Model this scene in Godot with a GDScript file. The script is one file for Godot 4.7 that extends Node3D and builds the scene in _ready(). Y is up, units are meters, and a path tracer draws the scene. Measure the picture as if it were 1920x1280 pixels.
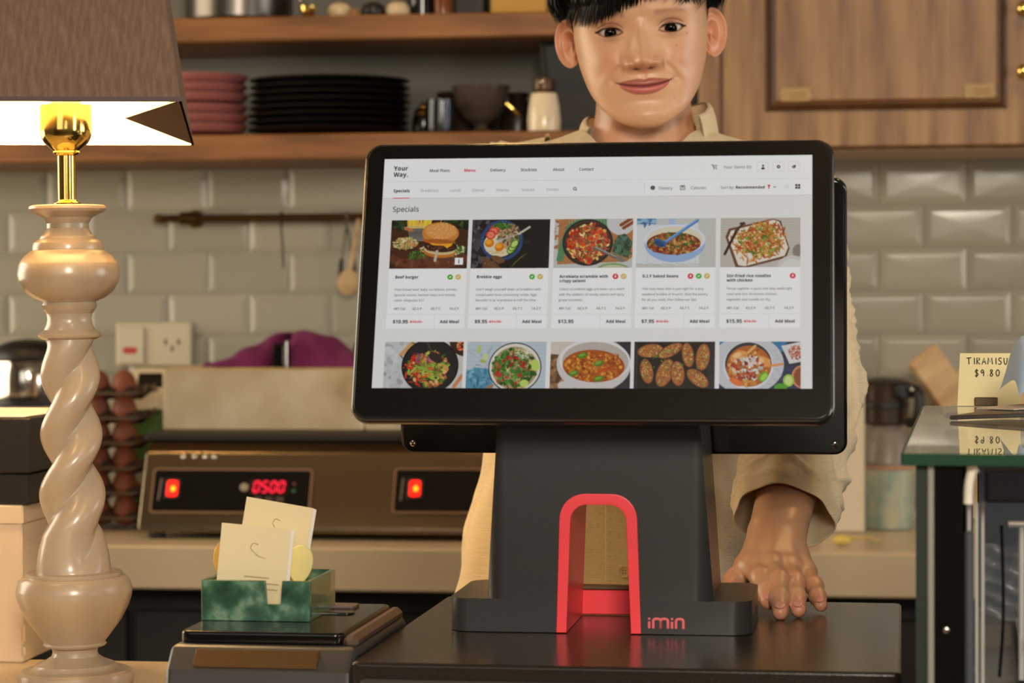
extends Node3D
# A cafe counter seen over the till: lamp, receipt printer, cash drawer and touch-screen terminal in front, a cashier behind, the kitchen wall at the back.
const FOCAL := 4600.0            # focal length in pixels of a 1920 x 1280 frame
const EYE := Vector3(0, 1.32, 0)
const WALL := -4.36              # the tiled wall
const SHELF := -4.06             # front edge of the wall shelves
const BENCH := -3.76             # front edge of the back bench
const TOP := 0.95                # top of the service counter
const DRAWER := 1.04             # top of the cash drawer
var cam_basis: Basis
var rng := RandomNumberGenerator.new()
var M := {}


func _ready() -> void:
	rng.seed = 7
	var cam := Camera3D.new()
	cam.name = "camera"
	cam.position = EYE
	cam.rotation_degrees = Vector3(-1.245, 7.7, -0.25)
	cam.keep_aspect = Camera3D.KEEP_HEIGHT
	cam.fov = rad_to_deg(2.0 * atan(640.0 / FOCAL))
	cam.near = 0.05
	cam.far = 60.0
	var lens := CameraAttributesPhysical.new()
	lens.frustum_focal_length = FOCAL / 1920.0 * 36.0
	lens.frustum_focus_distance = 2.2
	lens.exposure_aperture = 9.1
	cam.attributes = lens
	add_child(cam)
	cam.current = true
	cam_basis = cam.basis
	var we := WorldEnvironment.new()
	we.name = "environment"
	var env := Environment.new()
	env.background_mode = Environment.BG_SKY
	var sky := Sky.new()
	var psm := ProceduralSkyMaterial.new()
	psm.sky_top_color = Color(0.45, 0.6, 0.85)
	psm.sky_horizon_color = Color(0.85, 0.88, 0.92)
	psm.ground_horizon_color = Color(0.5, 0.48, 0.45)
	psm.ground_bottom_color = Color(0.3, 0.28, 0.26)
	sky.sky_material = psm
	env.sky = sky
	env.tonemap_mode = Environment.TONE_MAPPER_LINEAR
	env.tonemap_exposure = 0.92
	env.sdfgi_enabled = true
	env.ssao_enabled = true
	env.ssil_enabled = true
	we.environment = env
	add_child(we)
	lights()
	materials()
	room()
	kitchen()
	counter()
	terminal()
	person()


# Daylight comes in through the shop windows behind and beside the camera, the first an added flash-like key; warm downlights hang in the ceiling.
func lights() -> void:
	window_light(Vector3(0.36, 2.22, 1.12), Vector3.ZERO, Vector2(0.6, 0.72), Color(1.0, 0.95, 0.87), 18.5)  # added flash-like key light behind the camera
	window_light(Vector3(-1.2, 2.0, 1.12), Vector3.ZERO, Vector2(1.5, 1.2), Color(1.0, 0.94, 0.85), 0.45)
	window_light(Vector3(3.12, 1.6, 0.2), Vector3(0, 90, 0), Vector2(0.7, 0.9), Color(1.0, 0.96, 0.9), 5.5)
	window_light(Vector3(3.12, 1.7, -2.7), Vector3(0, 90, 0), Vector2(1.5, 1.3), Color(0.99, 0.97, 0.95), 1.6)
	window_light(Vector3(-2.80, 1.6, -3.2), Vector3(0, -90, 0), Vector2(1.6, 1.3), Color(1.0, 0.93, 0.80), 2.0)
	for p in DOWNLIGHTS:
		var s := SpotLight3D.new()
		s.name = "downlight_beam"
		s.position = Vector3(p.x, 2.62, p.z)
		s.rotation_degrees = Vector3(-90, 0, 0)
		s.spot_angle = 62
		s.spot_range = 8
		s.spot_attenuation = 2.0
		s.spot_angle_attenuation = 0.6
		s.light_color = Color(1.0, 0.80, 0.54)
		s.light_energy = 0.45
		s.light_size = 0.035
		s.shadow_enabled = true
		add_child(s, true)

const DOWNLIGHTS := [Vector3(-1.5, 0, -3.3), Vector3(-0.5, 0, -3.3), Vector3(0.5, 0, -3.3), Vector3(-1.3, 0, -1.2), Vector3(0.2, 0, -0.9)]


func window_light(at: Vector3, turn: Vector3, size: Vector2, tone: Color, energy: float) -> void:
	var a := AreaLight3D.new()
	a.name = "window_daylight"
	a.position = at
	a.rotation_degrees = turn
	a.area_size = size
	a.light_color = tone
	a.light_energy = energy
	a.area_normalize_energy = false
	a.area_range = 20
	a.shadow_enabled = true
	add_child(a, true)


# ---------------------------------------------------------------- where things stand
func ray(x: float, y: float) -> Vector3:
	return cam_basis * Vector3((x - 960.0) / FOCAL, -(y - 640.0) / FOCAL, -1.0)

func at_z(x: float, y: float, z: float) -> Vector3:
	var q := ray(x, y)
	return EYE + q * (z / q.z)

func at_y(x: float, y: float, h: float) -> Vector3:
	var q := ray(x, y)
	return EYE + q * ((h - EYE.y) / q.y)


# ---------------------------------------------------------------- naming
func tag(o: Node3D, label: String, category: String, group := "", kind := "") -> Node3D:
	if label: o.set_meta("label", label)
	if category: o.set_meta("category", category)
	if group: o.set_meta("group", group)
	if kind: o.set_meta("kind", kind)
	return o

func thing(called: String, label: String, category: String, at := Vector3.ZERO, turn := 0.0, group := "") -> Node3D:
	var o := Node3D.new()
	o.name = called
	o.position = at
	o.rotation_degrees.y = turn
	add_child(o, true)
	return tag(o, label, category, group)

func part(called: String, mesh: Mesh, mat: Material, parent: Node3D, at := Vector3.ZERO, turn := Vector3.ZERO) -> MeshInstance3D:
	var o := MeshInstance3D.new()
	o.name = called
	o.mesh = mesh
	o.material_override = mat
	o.position = at
	o.rotation_degrees = turn
	parent.add_child(o, true)
	return o

func solo(called: String, mesh: Mesh, mat: Material, label: String, category: String, at := Vector3.ZERO, turn := Vector3.ZERO, group := "") -> MeshInstance3D:
	return tag(part(called, mesh, mat, self, at, turn), label, category, group)

func struct(called: String, mesh: Mesh, mat: Material, at := Vector3.ZERO, parent: Node3D = null) -> MeshInstance3D:
	var o := part(called, mesh, mat, parent if parent else self, at)
	o.set_meta("kind", "structure")
	return o

func copy_of(o: Node3D, at: Vector3, label := "", turn := Vector3.ZERO) -> Node3D:
	var c: Node3D = o.duplicate()
	c.name = String(o.name).rstrip("0123456789")
	add_child(c, true)
	c.position = at
	c.rotation_degrees = turn
	if label: c.set_meta("label", label)
	return c


# ---------------------------------------------------------------- shapes
class Geo:
	var v := PackedVector3Array()
	var u := PackedVector2Array()
	var c := PackedColorArray()
	var tint := Color.WHITE
	var tinted := false
	var xf := Transform3D()

	func tri(a: Vector3, b: Vector3, d: Vector3) -> void:      # counter-clockwise seen from outside
		v.append(xf * a); v.append(xf * d); v.append(xf * b)
		if tinted:
			c.append(tint); c.append(tint); c.append(tint)

	func quad(a: Vector3, b: Vector3, d: Vector3, e: Vector3) -> void:
		tri(a, b, d)
		tri(a, d, e)

	func loft(rings: Array, cap0 := true, cap1 := true, closed := true) -> Geo:
		var n: int = rings[0].size()
		for i in rings.size() - 1:
			var p: PackedVector3Array = rings[i]
			var q: PackedVector3Array = rings[i + 1]
			for j in (n if closed else n - 1):
				var k := (j + 1) % n
				if not p[j].is_equal_approx(p[k]): tri(p[j], p[k], q[k])
				if not q[j].is_equal_approx(q[k]): tri(p[j], q[k], q[j])
		if cap0: fan(rings[0], true)
		if cap1: fan(rings[rings.size() - 1], false)
		return self

	func fan(ring: PackedVector3Array, under: bool) -> void:
		var m := Vector3.ZERO
		for p in ring: m += p
		m /= ring.size()
		for j in ring.size():
			var k := (j + 1) % ring.size()
			if under: tri(ring[k], ring[j], m)
			else: tri(ring[j], ring[k], m)

	func lathe(profile: Array, n := 40, cap0 := true, cap1 := true) -> Geo:   # [radius, height] from the bottom up
		var rings := []
		for p in profile: rings.append(Geo.circle(Vector3(0, p[1], 0), p[0], p[0], n))
		return loft(rings, cap0, cap1)

	func slab(w: float, h: float, d: float, r: float, bev := 0.0, n := 4, steps := 1) -> Geo:   # rounded rectangle in x and y, thick in z
		var rings := []
		for i in steps + 1:
			var a := PI / 2 * i / steps
			var s := bev * (1.0 - sin(a))
			rings.append(Geo.rrect(w - 2 * s, h - 2 * s, maxf(r - s, 0.0002), -d / 2 + bev * (1.0 - cos(a)), n))
			if bev <= 0.0: break
		for i in range(rings.size() - 1, -1, -1):
			var f: PackedVector3Array = rings[i].duplicate()
			for j in f.size(): f[j].z = -f[j].z
			rings.append(f)
		return loft(rings)

	func box(s: Vector3, at := Vector3.ZERO, bev := 0.002) -> Geo:
		var keep := xf
		xf = xf * Transform3D(Basis(), at)
		bev = minf(bev, minf(s.x, minf(s.y, s.z)) * 0.45)
		slab(s.x, s.y, s.z, bev, bev, 1, 1)
		xf = keep
		return self

	func block(s: Vector3, at := Vector3.ZERO, r := 0.01, bev := 0.003, n := 5) -> Geo:   # rounded seen from above, thick in y, standing on at
		var keep := xf
		xf = xf * Transform3D(Basis(Vector3.RIGHT, Vector3.FORWARD, Vector3.UP), at + Vector3(0, s.y / 2, 0))
		slab(s.x, s.z, s.y, r, bev, n, 3)
		xf = keep
		return self

	func tube(path: Array, radius, n := 10, flat := 1.0, hint := Vector3.ZERO) -> Geo:    # radius: one number or one for each point; flat squashes it towards the hint
		var rings := []
		var side := Vector3.ZERO
		for i in path.size():
			var t: Vector3 = (path[mini(i + 1, path.size() - 1)] - path[maxi(i - 1, 0)]).normalized()
			if side == Vector3.ZERO: side = t.cross(hint).normalized() if hint else t.cross(Vector3.UP if absf(t.y) < 0.9 else Vector3.RIGHT).normalized()
			side = (side - t * side.dot(t)).normalized()
			var other := t.cross(side)
			var r: float = radius[i] if radius is Array or radius is PackedFloat32Array else radius
			var ring := PackedVector3Array()
			for j in n:
				var a := TAU * j / n
				ring.append(path[i] + side * cos(a) * r + other * sin(a) * r * flat)
			rings.append(ring)
		return loft(rings)

	func prism(poly: PackedVector2Array, z0: float, z1: float, bev := 0.0, steps := 1) -> Geo:    # an outline (counter-clockwise) pushed along z
		var n := poly.size()
		var inward := PackedVector2Array()
		for i in n:
			var e0 := (poly[i] - poly[(i + n - 1) % n]).normalized()
			var e1 := (poly[(i + 1) % n] - poly[i]).normalized()
			var m := Vector2(-e0.y, e0.x) + Vector2(-e1.y, e1.x)
			inward.append(m / maxf(m.length_squared() * 0.5, 0.15))
		var rings := []
		for end in 2:
			for k in (steps + 1 if bev > 0.0 else 1):
				var a := PI / 2 * (k if end == 0 else steps - k) / steps
				var s := bev * (1.0 - sin(a))
				var ring := PackedVector3Array()
				for i in n:
					var p := poly[i] + inward[i] * s
					ring.append(Vector3(p.x, p.y, z0 + bev * (1.0 - cos(a)) if end == 0 else z1 - bev * (1.0 - cos(a))))
				rings.append(ring)
		loft(rings, false, false)
		var first: PackedVector3Array = rings[0]
		var last: PackedVector3Array = rings[rings.size() - 1]
		var flat := PackedVector2Array()
		for p in last: flat.append(Vector2(p.x, p.y))
		var t := Geometry2D.triangulate_polygon(flat)
		for i in range(0, t.size(), 3):
			var a := t[i]
			var b := t[i + 1]
			var d := t[i + 2]
			if (flat[b] - flat[a]).cross(flat[d] - flat[a]) < 0.0:
				var w := b
				b = d
				d = w
			tri(last[a], last[b], last[d])
			tri(first[a], first[d], first[b])
		return self

	func ball(at: Vector3, r: Vector3, n := 20, turn := Basis()) -> Geo:
		var rings := []
		var m := maxi(n / 2, 4)
		for i in range(1, m):
			var a := PI * i / m - PI / 2
			var ring := PackedVector3Array()
			for j in n:
				var b := TAU * j / n
				ring.append(at + turn * (Vector3(cos(b) * cos(a), sin(a), -sin(b) * cos(a)) * r))
			rings.append(ring)
		return loft(rings)

	static func circle(at: Vector3, rx: float, rz: float, n: int) -> PackedVector3Array:
		var o := PackedVector3Array()
		for j in n: o.append(at + Vector3(cos(TAU * j / n) * rx, 0, -sin(TAU * j / n) * rz))
		return o

	static func rrect(w: float, h: float, r: float, z: float, n := 4) -> PackedVector3Array:
		var o := PackedVector3Array()
		r = minf(r, minf(w, h) * 0.5 - 0.00001)
		for q in 4:
			var m := Vector2((w / 2 - r) * (1 if q == 0 or q == 3 else -1), (h / 2 - r) * (1 if q < 2 else -1))
			for i in n + 1:
				var a := PI / 2 * (q + float(i) / n)
				o.append(Vector3(m.x + cos(a) * r, m.y + sin(a) * r, z))
		return o

	func mesh(angle := 38.0, with_uv := false) -> ArrayMesh:
		var limit := cos(deg_to_rad(angle))
		var count := v.size() / 3
		var fn := PackedVector3Array()
		fn.resize(count)
		var at := {}
		for t in count:
			var a := v[t * 3]
			fn[t] = (v[t * 3 + 2] - a).cross(v[t * 3 + 1] - a)
			for k in 3:
				var key := Vector3i((v[t * 3 + k] * 50000.0).round())
				if at.has(key): at[key].append(t)
				else: at[key] = PackedInt32Array([t])
		var un := PackedVector3Array()
		un.resize(count)
		for t in count: un[t] = fn[t].normalized()
		var nn := PackedVector3Array()
		nn.resize(v.size())
		for t in count:
			for k in 3:
				var s := Vector3.ZERO
				for o in at[Vector3i((v[t * 3 + k] * 50000.0).round())]:
					if un[o].dot(un[t]) > limit: s += fn[o]
				nn[t * 3 + k] = s.normalized() if s.length_squared() > 0.0 else un[t]
		var arr := []
		arr.resize(Mesh.ARRAY_MAX)
		arr[Mesh.ARRAY_VERTEX] = v
		arr[Mesh.ARRAY_NORMAL] = nn
		if with_uv: arr[Mesh.ARRAY_TEX_UV] = u
		if tinted: arr[Mesh.ARRAY_COLOR] = c
		var m := ArrayMesh.new()
		m.add_surface_from_arrays(Mesh.PRIMITIVE_TRIANGLES, arr)
		return m


# A net of points (rows of equal length) as one smooth surface.
class Net:
	var p := PackedVector3Array()
	var n := PackedVector3Array()
	var c := PackedColorArray()
	var ix := PackedInt32Array()

	func add(rows: Array, closed := true, colors: Array = []) -> void:
		var w: int = rows[0].size()
		var base := p.size()
		for r in rows: p.append_array(r)
		for r in colors: c.append_array(r)
		n.resize(p.size())
		for i in rows.size() - 1:
			for j in (w if closed else w - 1):
				var k := (j + 1) % w
				face(base + i * w + j, base + i * w + k, base + (i + 1) * w + k)
				face(base + i * w + j, base + (i + 1) * w + k, base + (i + 1) * w + j)

	func face(a: int, b: int, d: int) -> void:
		var m := (p[b] - p[a]).cross(p[d] - p[a])
		n[a] += m; n[b] += m; n[d] += m
		ix.append(a); ix.append(d); ix.append(b)

	func mesh() -> ArrayMesh:
		for i in n.size(): n[i] = n[i].normalized() if n[i].length_squared() > 0.0 else Vector3.UP
		var arr := []
		arr.resize(Mesh.ARRAY_MAX)
		arr[Mesh.ARRAY_VERTEX] = p
		arr[Mesh.ARRAY_NORMAL] = n
		if c.size(): arr[Mesh.ARRAY_COLOR] = c
		arr[Mesh.ARRAY_INDEX] = ix
		var m := ArrayMesh.new()
		m.add_surface_from_arrays(Mesh.PRIMITIVE_TRIANGLES, arr)
		return m


func B(s: Vector3, bev := 0.002) -> ArrayMesh:      # a box with softened edges
	return Geo.new().box(s, Vector3.ZERO, bev).mesh(30)

func lathe(profile: Array, n := 40) -> ArrayMesh:
	return Geo.new().lathe(profile, n).mesh()

func tube(path: Array, radius, n := 10, flat := 1.0) -> ArrayMesh:
	return Geo.new().tube(path, radius, n, flat).mesh()

func spline(points: Array, per := 8) -> Array:
	var o := []
	var m := points.size()
	for i in m - 1:
		for k in per:
			o.append(points[i].cubic_interpolate(points[i + 1], points[maxi(i - 1, 0)], points[mini(i + 2, m - 1)], float(k) / per))
	o.append(points[m - 1])
	return o

func smooth_profile(keys: Array, per := 5) -> Array:   # [radius, height] keys into a rounded profile
	var pts := []
	for k in keys: pts.append(Vector2(k[0], k[1]))
	var o := []
	for q in spline(pts, per): o.append([maxf(q.x, 0.0003), q.y])
	return o

func curve1(keys: Array, t: float) -> float:            # smooth curve through [t, value] keys
	var m := keys.size()
	if t <= keys[0][0]: return keys[0][1]
	for i in m - 1:
		if t <= keys[i + 1][0]:
			var s: float = (t - keys[i][0]) / (keys[i + 1][0] - keys[i][0])
			return cubic_interpolate_in_time(keys[i][1], keys[i + 1][1], keys[maxi(i - 1, 0)][1], keys[mini(i + 2, m - 1)][1], s, keys[i + 1][0] - keys[i][0], keys[maxi(i - 1, 0)][0] - keys[i][0], keys[mini(i + 2, m - 1)][0] - keys[i][0])
	return keys[m - 1][1]


# ---------------------------------------------------------------- materials
func mat(srgb: Color, rough := 0.6, metal := 0.0, spec := 0.5) -> StandardMaterial3D:
	var m := StandardMaterial3D.new()
	m.albedo_color = srgb
	m.roughness = rough
	m.metallic = metal
	m.metallic_specular = spec
	return m

func rgb(r: float, g: float, b: float) -> Color:
	return Color(r / 255.0, g / 255.0, b / 255.0)

func noise_tex(freq: float, stops: Array, seed_ := 1, octaves := 4, bump := false, kind := FastNoiseLite.TYPE_SIMPLEX_SMOOTH, side := 256) -> NoiseTexture2D:
	var f := FastNoiseLite.new()
	f.seed = seed_
	f.noise_type = kind
	f.frequency = freq
	f.fractal_octaves = octaves
	var t := NoiseTexture2D.new()
	t.width = side
	t.height = side
	t.seamless = true
	t.noise = f
	if bump:
		t.as_normal_map = true
		t.bump_strength = 4.0
	elif stops:
		var g := Gradient.new()
		g.offsets = PackedFloat32Array()
		g.colors = PackedColorArray()
		var off := PackedFloat32Array()
		var col := PackedColorArray()
		for s in stops:
			off.append(s[0]); col.append(s[1])
		g.offsets = off
		g.colors = col
		t.color_ramp = g
	return t

func grainy(m: StandardMaterial3D, tex: Texture2D, scale: Vector3) -> StandardMaterial3D:
	m.albedo_texture = tex
	m.uv1_triplanar = true
	m.uv1_scale = scale
	return m

func relief(m: StandardMaterial3D, tex: Texture2D, depth: float) -> StandardMaterial3D:
	m.normal_enabled = true
	m.normal_texture = tex
	m.normal_scale = depth
	return m


func materials() -> void:
	var w0 := Color(1, 1, 1)
	var wood := noise_tex(0.012, [[0.0, rgb(94, 60, 28)], [0.35, rgb(120, 78, 40)], [0.6, rgb(134, 90, 48)], [1.0, rgb(150, 106, 62)]], 3, 5)
	M.shelf_wood = grainy(mat(w0, 0.5), wood, Vector3(0.9, 9, 9))
	var door := noise_tex(0.010, [[0.0, rgb(104, 68, 34)], [0.4, rgb(134, 96, 54)], [0.65, rgb(150, 112, 66)], [1.0, rgb(162, 126, 78)]], 11, 5)
	M.door_wood = grainy(mat(w0, 0.45), door, Vector3(7, 0.9, 7))
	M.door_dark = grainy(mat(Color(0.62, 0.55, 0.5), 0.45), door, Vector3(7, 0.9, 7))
	M.board = grainy(mat(w0, 0.6), noise_tex(0.01, [[0.0, rgb(176, 140, 96)], [1.0, rgb(214, 184, 140)]], 5, 4), Vector3(2, 10, 10))
	M.tile = mat(rgb(174, 168, 152), 0.17, 0.0, 0.36)
	M.tile.clearcoat_enabled = true
	M.tile.clearcoat = 0.06
	M.tile.clearcoat_roughness = 0.06
	relief(M.tile, noise_tex(0.006, [], 21, 2, true), 0.06)
	M.tile.uv1_triplanar = true
	M.tile.uv1_world_triplanar = true
	M.tile.uv1_scale = Vector3(3, 3, 3)
	M.grout = mat(rgb(176, 168, 150), 0.9)
	M.paint = mat(rgb(128, 126, 118), 0.8)
	M.wall = mat(rgb(112, 100, 88), 0.85)
	M.ceiling = mat(rgb(128, 118, 106), 0.9)
	M.floor = grainy(mat(w0, 0.5), noise_tex(0.02, [[0.0, rgb(96, 82, 70)], [1.0, rgb(126, 110, 94)]], 6, 4), Vector3(1, 1, 1))
	M.quartz = grainy(mat(w0, 0.32), noise_tex(0.16, [[0.0, rgb(160, 138, 110)], [0.25, rgb(191, 171, 141)], [0.5, rgb(195, 176, 147)], [1.0, rgb(202, 186, 158)]], 8, 3), Vector3(7, 7, 7))
	M.black_wood = mat(rgb(30, 26, 23), 0.6)
	M.steel = relief(mat(rgb(142, 127, 104), 0.25, 1.0), noise_tex(0.02, [], 31, 3, true), 0.10)
	M.steel.uv1_triplanar = true
	M.steel.uv1_scale = Vector3(2, 30, 2)
	M.worn_steel = grainy(relief(mat(w0, 0.42, 0.75), noise_tex(0.012, [], 32, 3, true), 0.12), noise_tex(0.008, [[0.0, rgb(150, 122, 82)], [0.35, rgb(196, 178, 142)], [1.0, rgb(222, 210, 182)]], 33, 4), Vector3(2.2, 2.2, 2.2))
	M.chrome = mat(rgb(205, 200, 190), 0.12, 1.0)
	M.rod = mat(rgb(190, 190, 186), 0.35, 0.4)
	M.dull_steel = mat(rgb(104, 98, 92), 0.3, 1.0)
	M.brass = mat(rgb(224, 192, 108), 0.14, 1.0)
	M.old_brass = mat(rgb(92, 66, 36), 0.38, 0.9)
	M.black = mat(rgb(24, 22, 21), 0.45)
	M.soot = mat(rgb(28, 23, 19), 0.6)
	M.gloss_black = mat(rgb(14, 13, 12), 0.12)
	M.rubber = mat(rgb(30, 30, 31), 0.7)
	M.white = mat(rgb(226, 220, 206), 0.5)
	M.plastic_cream = mat(rgb(208, 196, 170), 0.45)
	M.paper = mat(rgb(220, 208, 172), 0.8)
	M.card_edge = mat(rgb(232, 230, 224), 0.8)
	M.ink = mat(rgb(70, 58, 44), 0.8)
	M.faint_ink = mat(rgb(176, 158, 120), 0.8)
	M.red_glow = mat(rgb(255, 40, 20), 0.4)
	M.red_glow.emission_enabled = true
	M.red_glow.emission = rgb(255, 18, 14)
	M.red_glow.emission_energy_multiplier = 1.6
	M.amber_glow = mat(rgb(255, 180, 20), 0.4)
	M.amber_glow.emission_enabled = true
	M.amber_glow.emission = rgb(255, 150, 10)
	M.amber_glow.emission_energy_multiplier = 2.2
	M.digit_glow = mat(rgb(255, 40, 70), 0.4)
	M.digit_glow.emission_enabled = true
	M.digit_glow.emission = rgb(255, 24, 62)
	M.digit_glow.emission_energy_multiplier = 1.3
	M.pane = mat(Color(0.9, 0.95, 1.0, 0.08), 0.02)
	M.pane.transparency = BaseMaterial3D.TRANSPARENCY_ALPHA


func room() -> void:
	var t := 0.12
	struct("floor", B(Vector3(6.6, t, 6.0)), M.floor, Vector3(0.2, -t / 2, -1.6))
	struct("ceiling", B(Vector3(6.6, t, 6.0)), M.ceiling, Vector3(0.2, 2.7 + t / 2, -1.6))
	holed_wall("wall_left", true, -2.96, -4.5, 1.3, [Rect2(-4.0, 0.95, 1.6, 1.3)])
	holed_wall("wall_right", true, 3.2, -4.5, 1.3, [Rect2(-3.45, 1.05, 1.5, 1.3), Rect2(-0.15, 1.15, 0.7, 0.9)])
	holed_wall("wall_front", false, 1.2, -2.84, 3.14, [Rect2(0.06, 1.86, 0.6, 0.72), Rect2(-1.95, 1.4, 1.5, 1.2)])
	window("window_1", Vector3(0.36, 2.22, 1.2), 0, Vector2(0.6, 0.72))  # unseen opening added to go with the flash-like key light
	window("window_5", Vector3(3.2, 1.6, 0.2), 90, Vector2(0.7, 0.9))
	window("window_2", Vector3(-1.2, 2.0, 1.2), 0, Vector2(1.5, 1.2))
	window("window_3", Vector3(3.2, 1.7, -2.7), 90, Vector2(1.5, 1.3))
	window("window_4", Vector3(-2.96, 1.6, -3.2), -90, Vector2(1.6, 1.3))
	for i in DOWNLIGHTS.size():
		var p: Vector3 = DOWNLIGHTS[i]
		var d := thing("ceiling_downlight", ["round warm ceiling downlight over the egg trays", "round warm ceiling downlight over the griddle", "round warm ceiling downlight over the wall cabinet", "round warm ceiling downlight above the table lamp", "round warm ceiling downlight above the cash drawer"][i], "downlight", Vector3(p.x, 2.69, p.z), 0, "ceiling downlights")
		part("trim_ring", lathe([[0.045, -0.008], [0.062, -0.012], [0.066, 0.0], [0.066, 0.009], [0.045, 0.009], [0.045, -0.008]], 32), M.white, d)
		var glow := mat(rgb(255, 214, 150), 0.5)
		glow.emission_enabled = true
		glow.emission = rgb(255, 200, 130)
		glow.emission_energy_multiplier = 6.0
		part("lamp_lens", lathe([[0.001, -0.004], [0.03, -0.003], [0.044, 0.002], [0.044, 0.008]], 32), glow, d)
	# the wall behind the bench: backing, painted strip and bevelled tiles
	var w := struct("wall_back", B(Vector3(6.6, 2.7, t)), M.paint, Vector3(0.2, 1.35, WALL - t / 2 - 0.006))
	var grout := part("grout", B(Vector3(3.2, 0.64, 0.006), 0.0005), M.grout, w)
	grout.position = Vector3(-0.55, 1.2275, WALL - 0.003) - w.position
	var shapes := [tile_shape(0.0065), tile_shape(0.0055), tile_shape(0.006)]
	var tones := []
	for k in 3:
		var m: StandardMaterial3D = M.tile.duplicate()
		m.albedo_color = M.tile.albedo_color * Color(1, 1, 1).lerp(Color(0.93, 0.94, 0.94), k * 0.5)
		tones.append(m)
	for r in range(-8, 1):
		for c in range(-15, 7):
			var x := 0.0627 + c * 0.1513 + (0.0767 if posmod(r, 2) == 1 else 0.0) + 0.0756
			var y := 1.4635 + r * 0.0757 + 0.0378
			if x < -2.05 or x > 0.95 or (r == -8 and y < 0.8): continue
			var o := part("tile", shapes[rng.randi() % 3], tones[rng.randi() % 3], w)
			o.position = Vector3(x, y, WALL) - w.position
			o.rotation_degrees = Vector3(rng.randf_range(-0.5, 0.5), rng.randf_range(-0.4, 0.4), 0)


func tile_shape(depth: float) -> ArrayMesh:
	var g := Geo.new()
	var w := 0.1495
	var h := 0.0739
	var rings := []
	for k in [[0.0, -0.001], [0.0, 0.0022], [0.0008, 0.003], [0.0105, depth], [0.013, depth + 0.0005]]:
		rings.append(Geo.rrect(w - 2 * k[0], h - 2 * k[0], 0.0008, k[1], 1))
	g.loft(rings, false, true)
	return g.mesh(25)


func holed_wall(called: String, along_z: bool, at: float, lo: float, hi: float, holes: Array) -> void:
	var g := Geo.new()
	var t := 0.12
	var cuts := [lo, hi]
	for h in holes: cuts.append_array([h.position.x, h.end.x])
	cuts.sort()
	for i in cuts.size() - 1:
		var a: float = cuts[i]
		var b: float = cuts[i + 1]
		if b - a < 0.01: continue
		var spans := [[0.0, 2.7]]
		for h in holes:
			if a >= h.position.x - 0.001 and b <= h.end.x + 0.001: spans = [[0.0, h.position.y], [h.end.y, 2.7]]
		for s in spans:
			var m := Vector3((a + b) / 2, (s[0] + s[1]) / 2, 0)
			var size := Vector3(b - a, s[1] - s[0], t)
			if along_z: g.box(Vector3(t, size.y, size.x), Vector3(at + t / 2, m.y, m.x), 0.0005)
			else: g.box(size, Vector3(m.x, m.y, at + t / 2), 0.0005)
	struct(called, g.mesh(20), M.wall)


func window(called: String, at: Vector3, turn: float, size: Vector2) -> void:
	var o := Node3D.new()
	o.name = called
	o.position = at
	o.rotation_degrees.y = turn
	o.set_meta("kind", "structure")
	add_child(o, true)
	var g := Geo.new()
	for s in [-1, 1]:
		g.box(Vector3(0.05, size.y, 0.06), Vector3(s * (size.x / 2 - 0.025), 0, 0.04))
		g.box(Vector3(size.x, 0.05, 0.06), Vector3(0, s * (size.y / 2 - 0.025), 0.04))
	g.box(Vector3(0.035, size.y - 0.1, 0.05), Vector3(0, 0, 0.04))
	g.box(Vector3(size.x - 0.1, 0.035, 0.05), Vector3(0, size.y * 0.12, 0.04))
	part("window_frame", g.mesh(30), M.white, o)
	part("window_pane", B(Vector3(size.x - 0.06, size.y - 0.06, 0.005), 0.0005), M.pane, o, Vector3(0, 0, 0.04))


func kitchen() -> void:
	bench()
	shelves()
	cabinet()
	griddle()
	bench_left()
	bench_right()
	rail()


func bench() -> void:
	var b := thing("back_bench", "long cream speckled stone bench along the tiled wall with a thick front edge", "worktop", Vector3(-0.6, 0.915, (BENCH + WALL) / 2))
	part("slab", B(Vector3(3.4, 0.03, BENCH - WALL - 0.034), 0.001), M.quartz, b, Vector3(0, -0.015, -0.013))
	part("apron", B(Vector3(3.4, 0.0685, 0.03), 0.003), M.quartz, b, Vector3(0, -0.03425, (BENCH - WALL) / 2 - 0.015))
	var c := thing("bench_cabinet", "black cupboards under the cream stone bench at the back", "cabinet", Vector3(-0.6, 0, -4.1))
	part("carcass", B(Vector3(3.3, 0.76, 0.44), 0.003), M.black_wood, c, Vector3(0, 0.38 + 0.08, 0))
	part("plinth", B(Vector3(3.3, 0.08, 0.40), 0.002), M.black_wood, c, Vector3(0, 0.04, -0.02))
	for i in 6:
		var d := part("door", B(Vector3(0.535, 0.7, 0.02), 0.003), M.black_wood, c, Vector3(-1.375 + i * 0.55, 0.45, 0.2315))
		part("handle", tube([Vector3(-0.08, 0, 0), Vector3(-0.08, 0, 0.03), Vector3(0.08, 0, 0.03), Vector3(0.08, 0, 0)], 0.005, 8), M.dull_steel, d, Vector3(0, 0.28, 0.009))


func shelves() -> void:
	var depth := SHELF - WALL
	for k in 2:
		var y0 := [1.538, 1.739][k] as float
		var y1 := [1.5815, 1.780][k] as float
		var s := thing("wall_shelf", ["thick wooden wall shelf carrying plates and jugs, the lower of two", "thick wooden wall shelf with the steel pot and yellow box, the upper of two"][k], "shelf", Vector3(-1.13, (y0 + y1) / 2, (SHELF + WALL) / 2), 0, "wall shelves")
		part("plank", B(Vector3(1.9, y1 - y0, depth - 0.004), 0.003), M.shelf_wood, s)
	shelf_goods()


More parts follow.
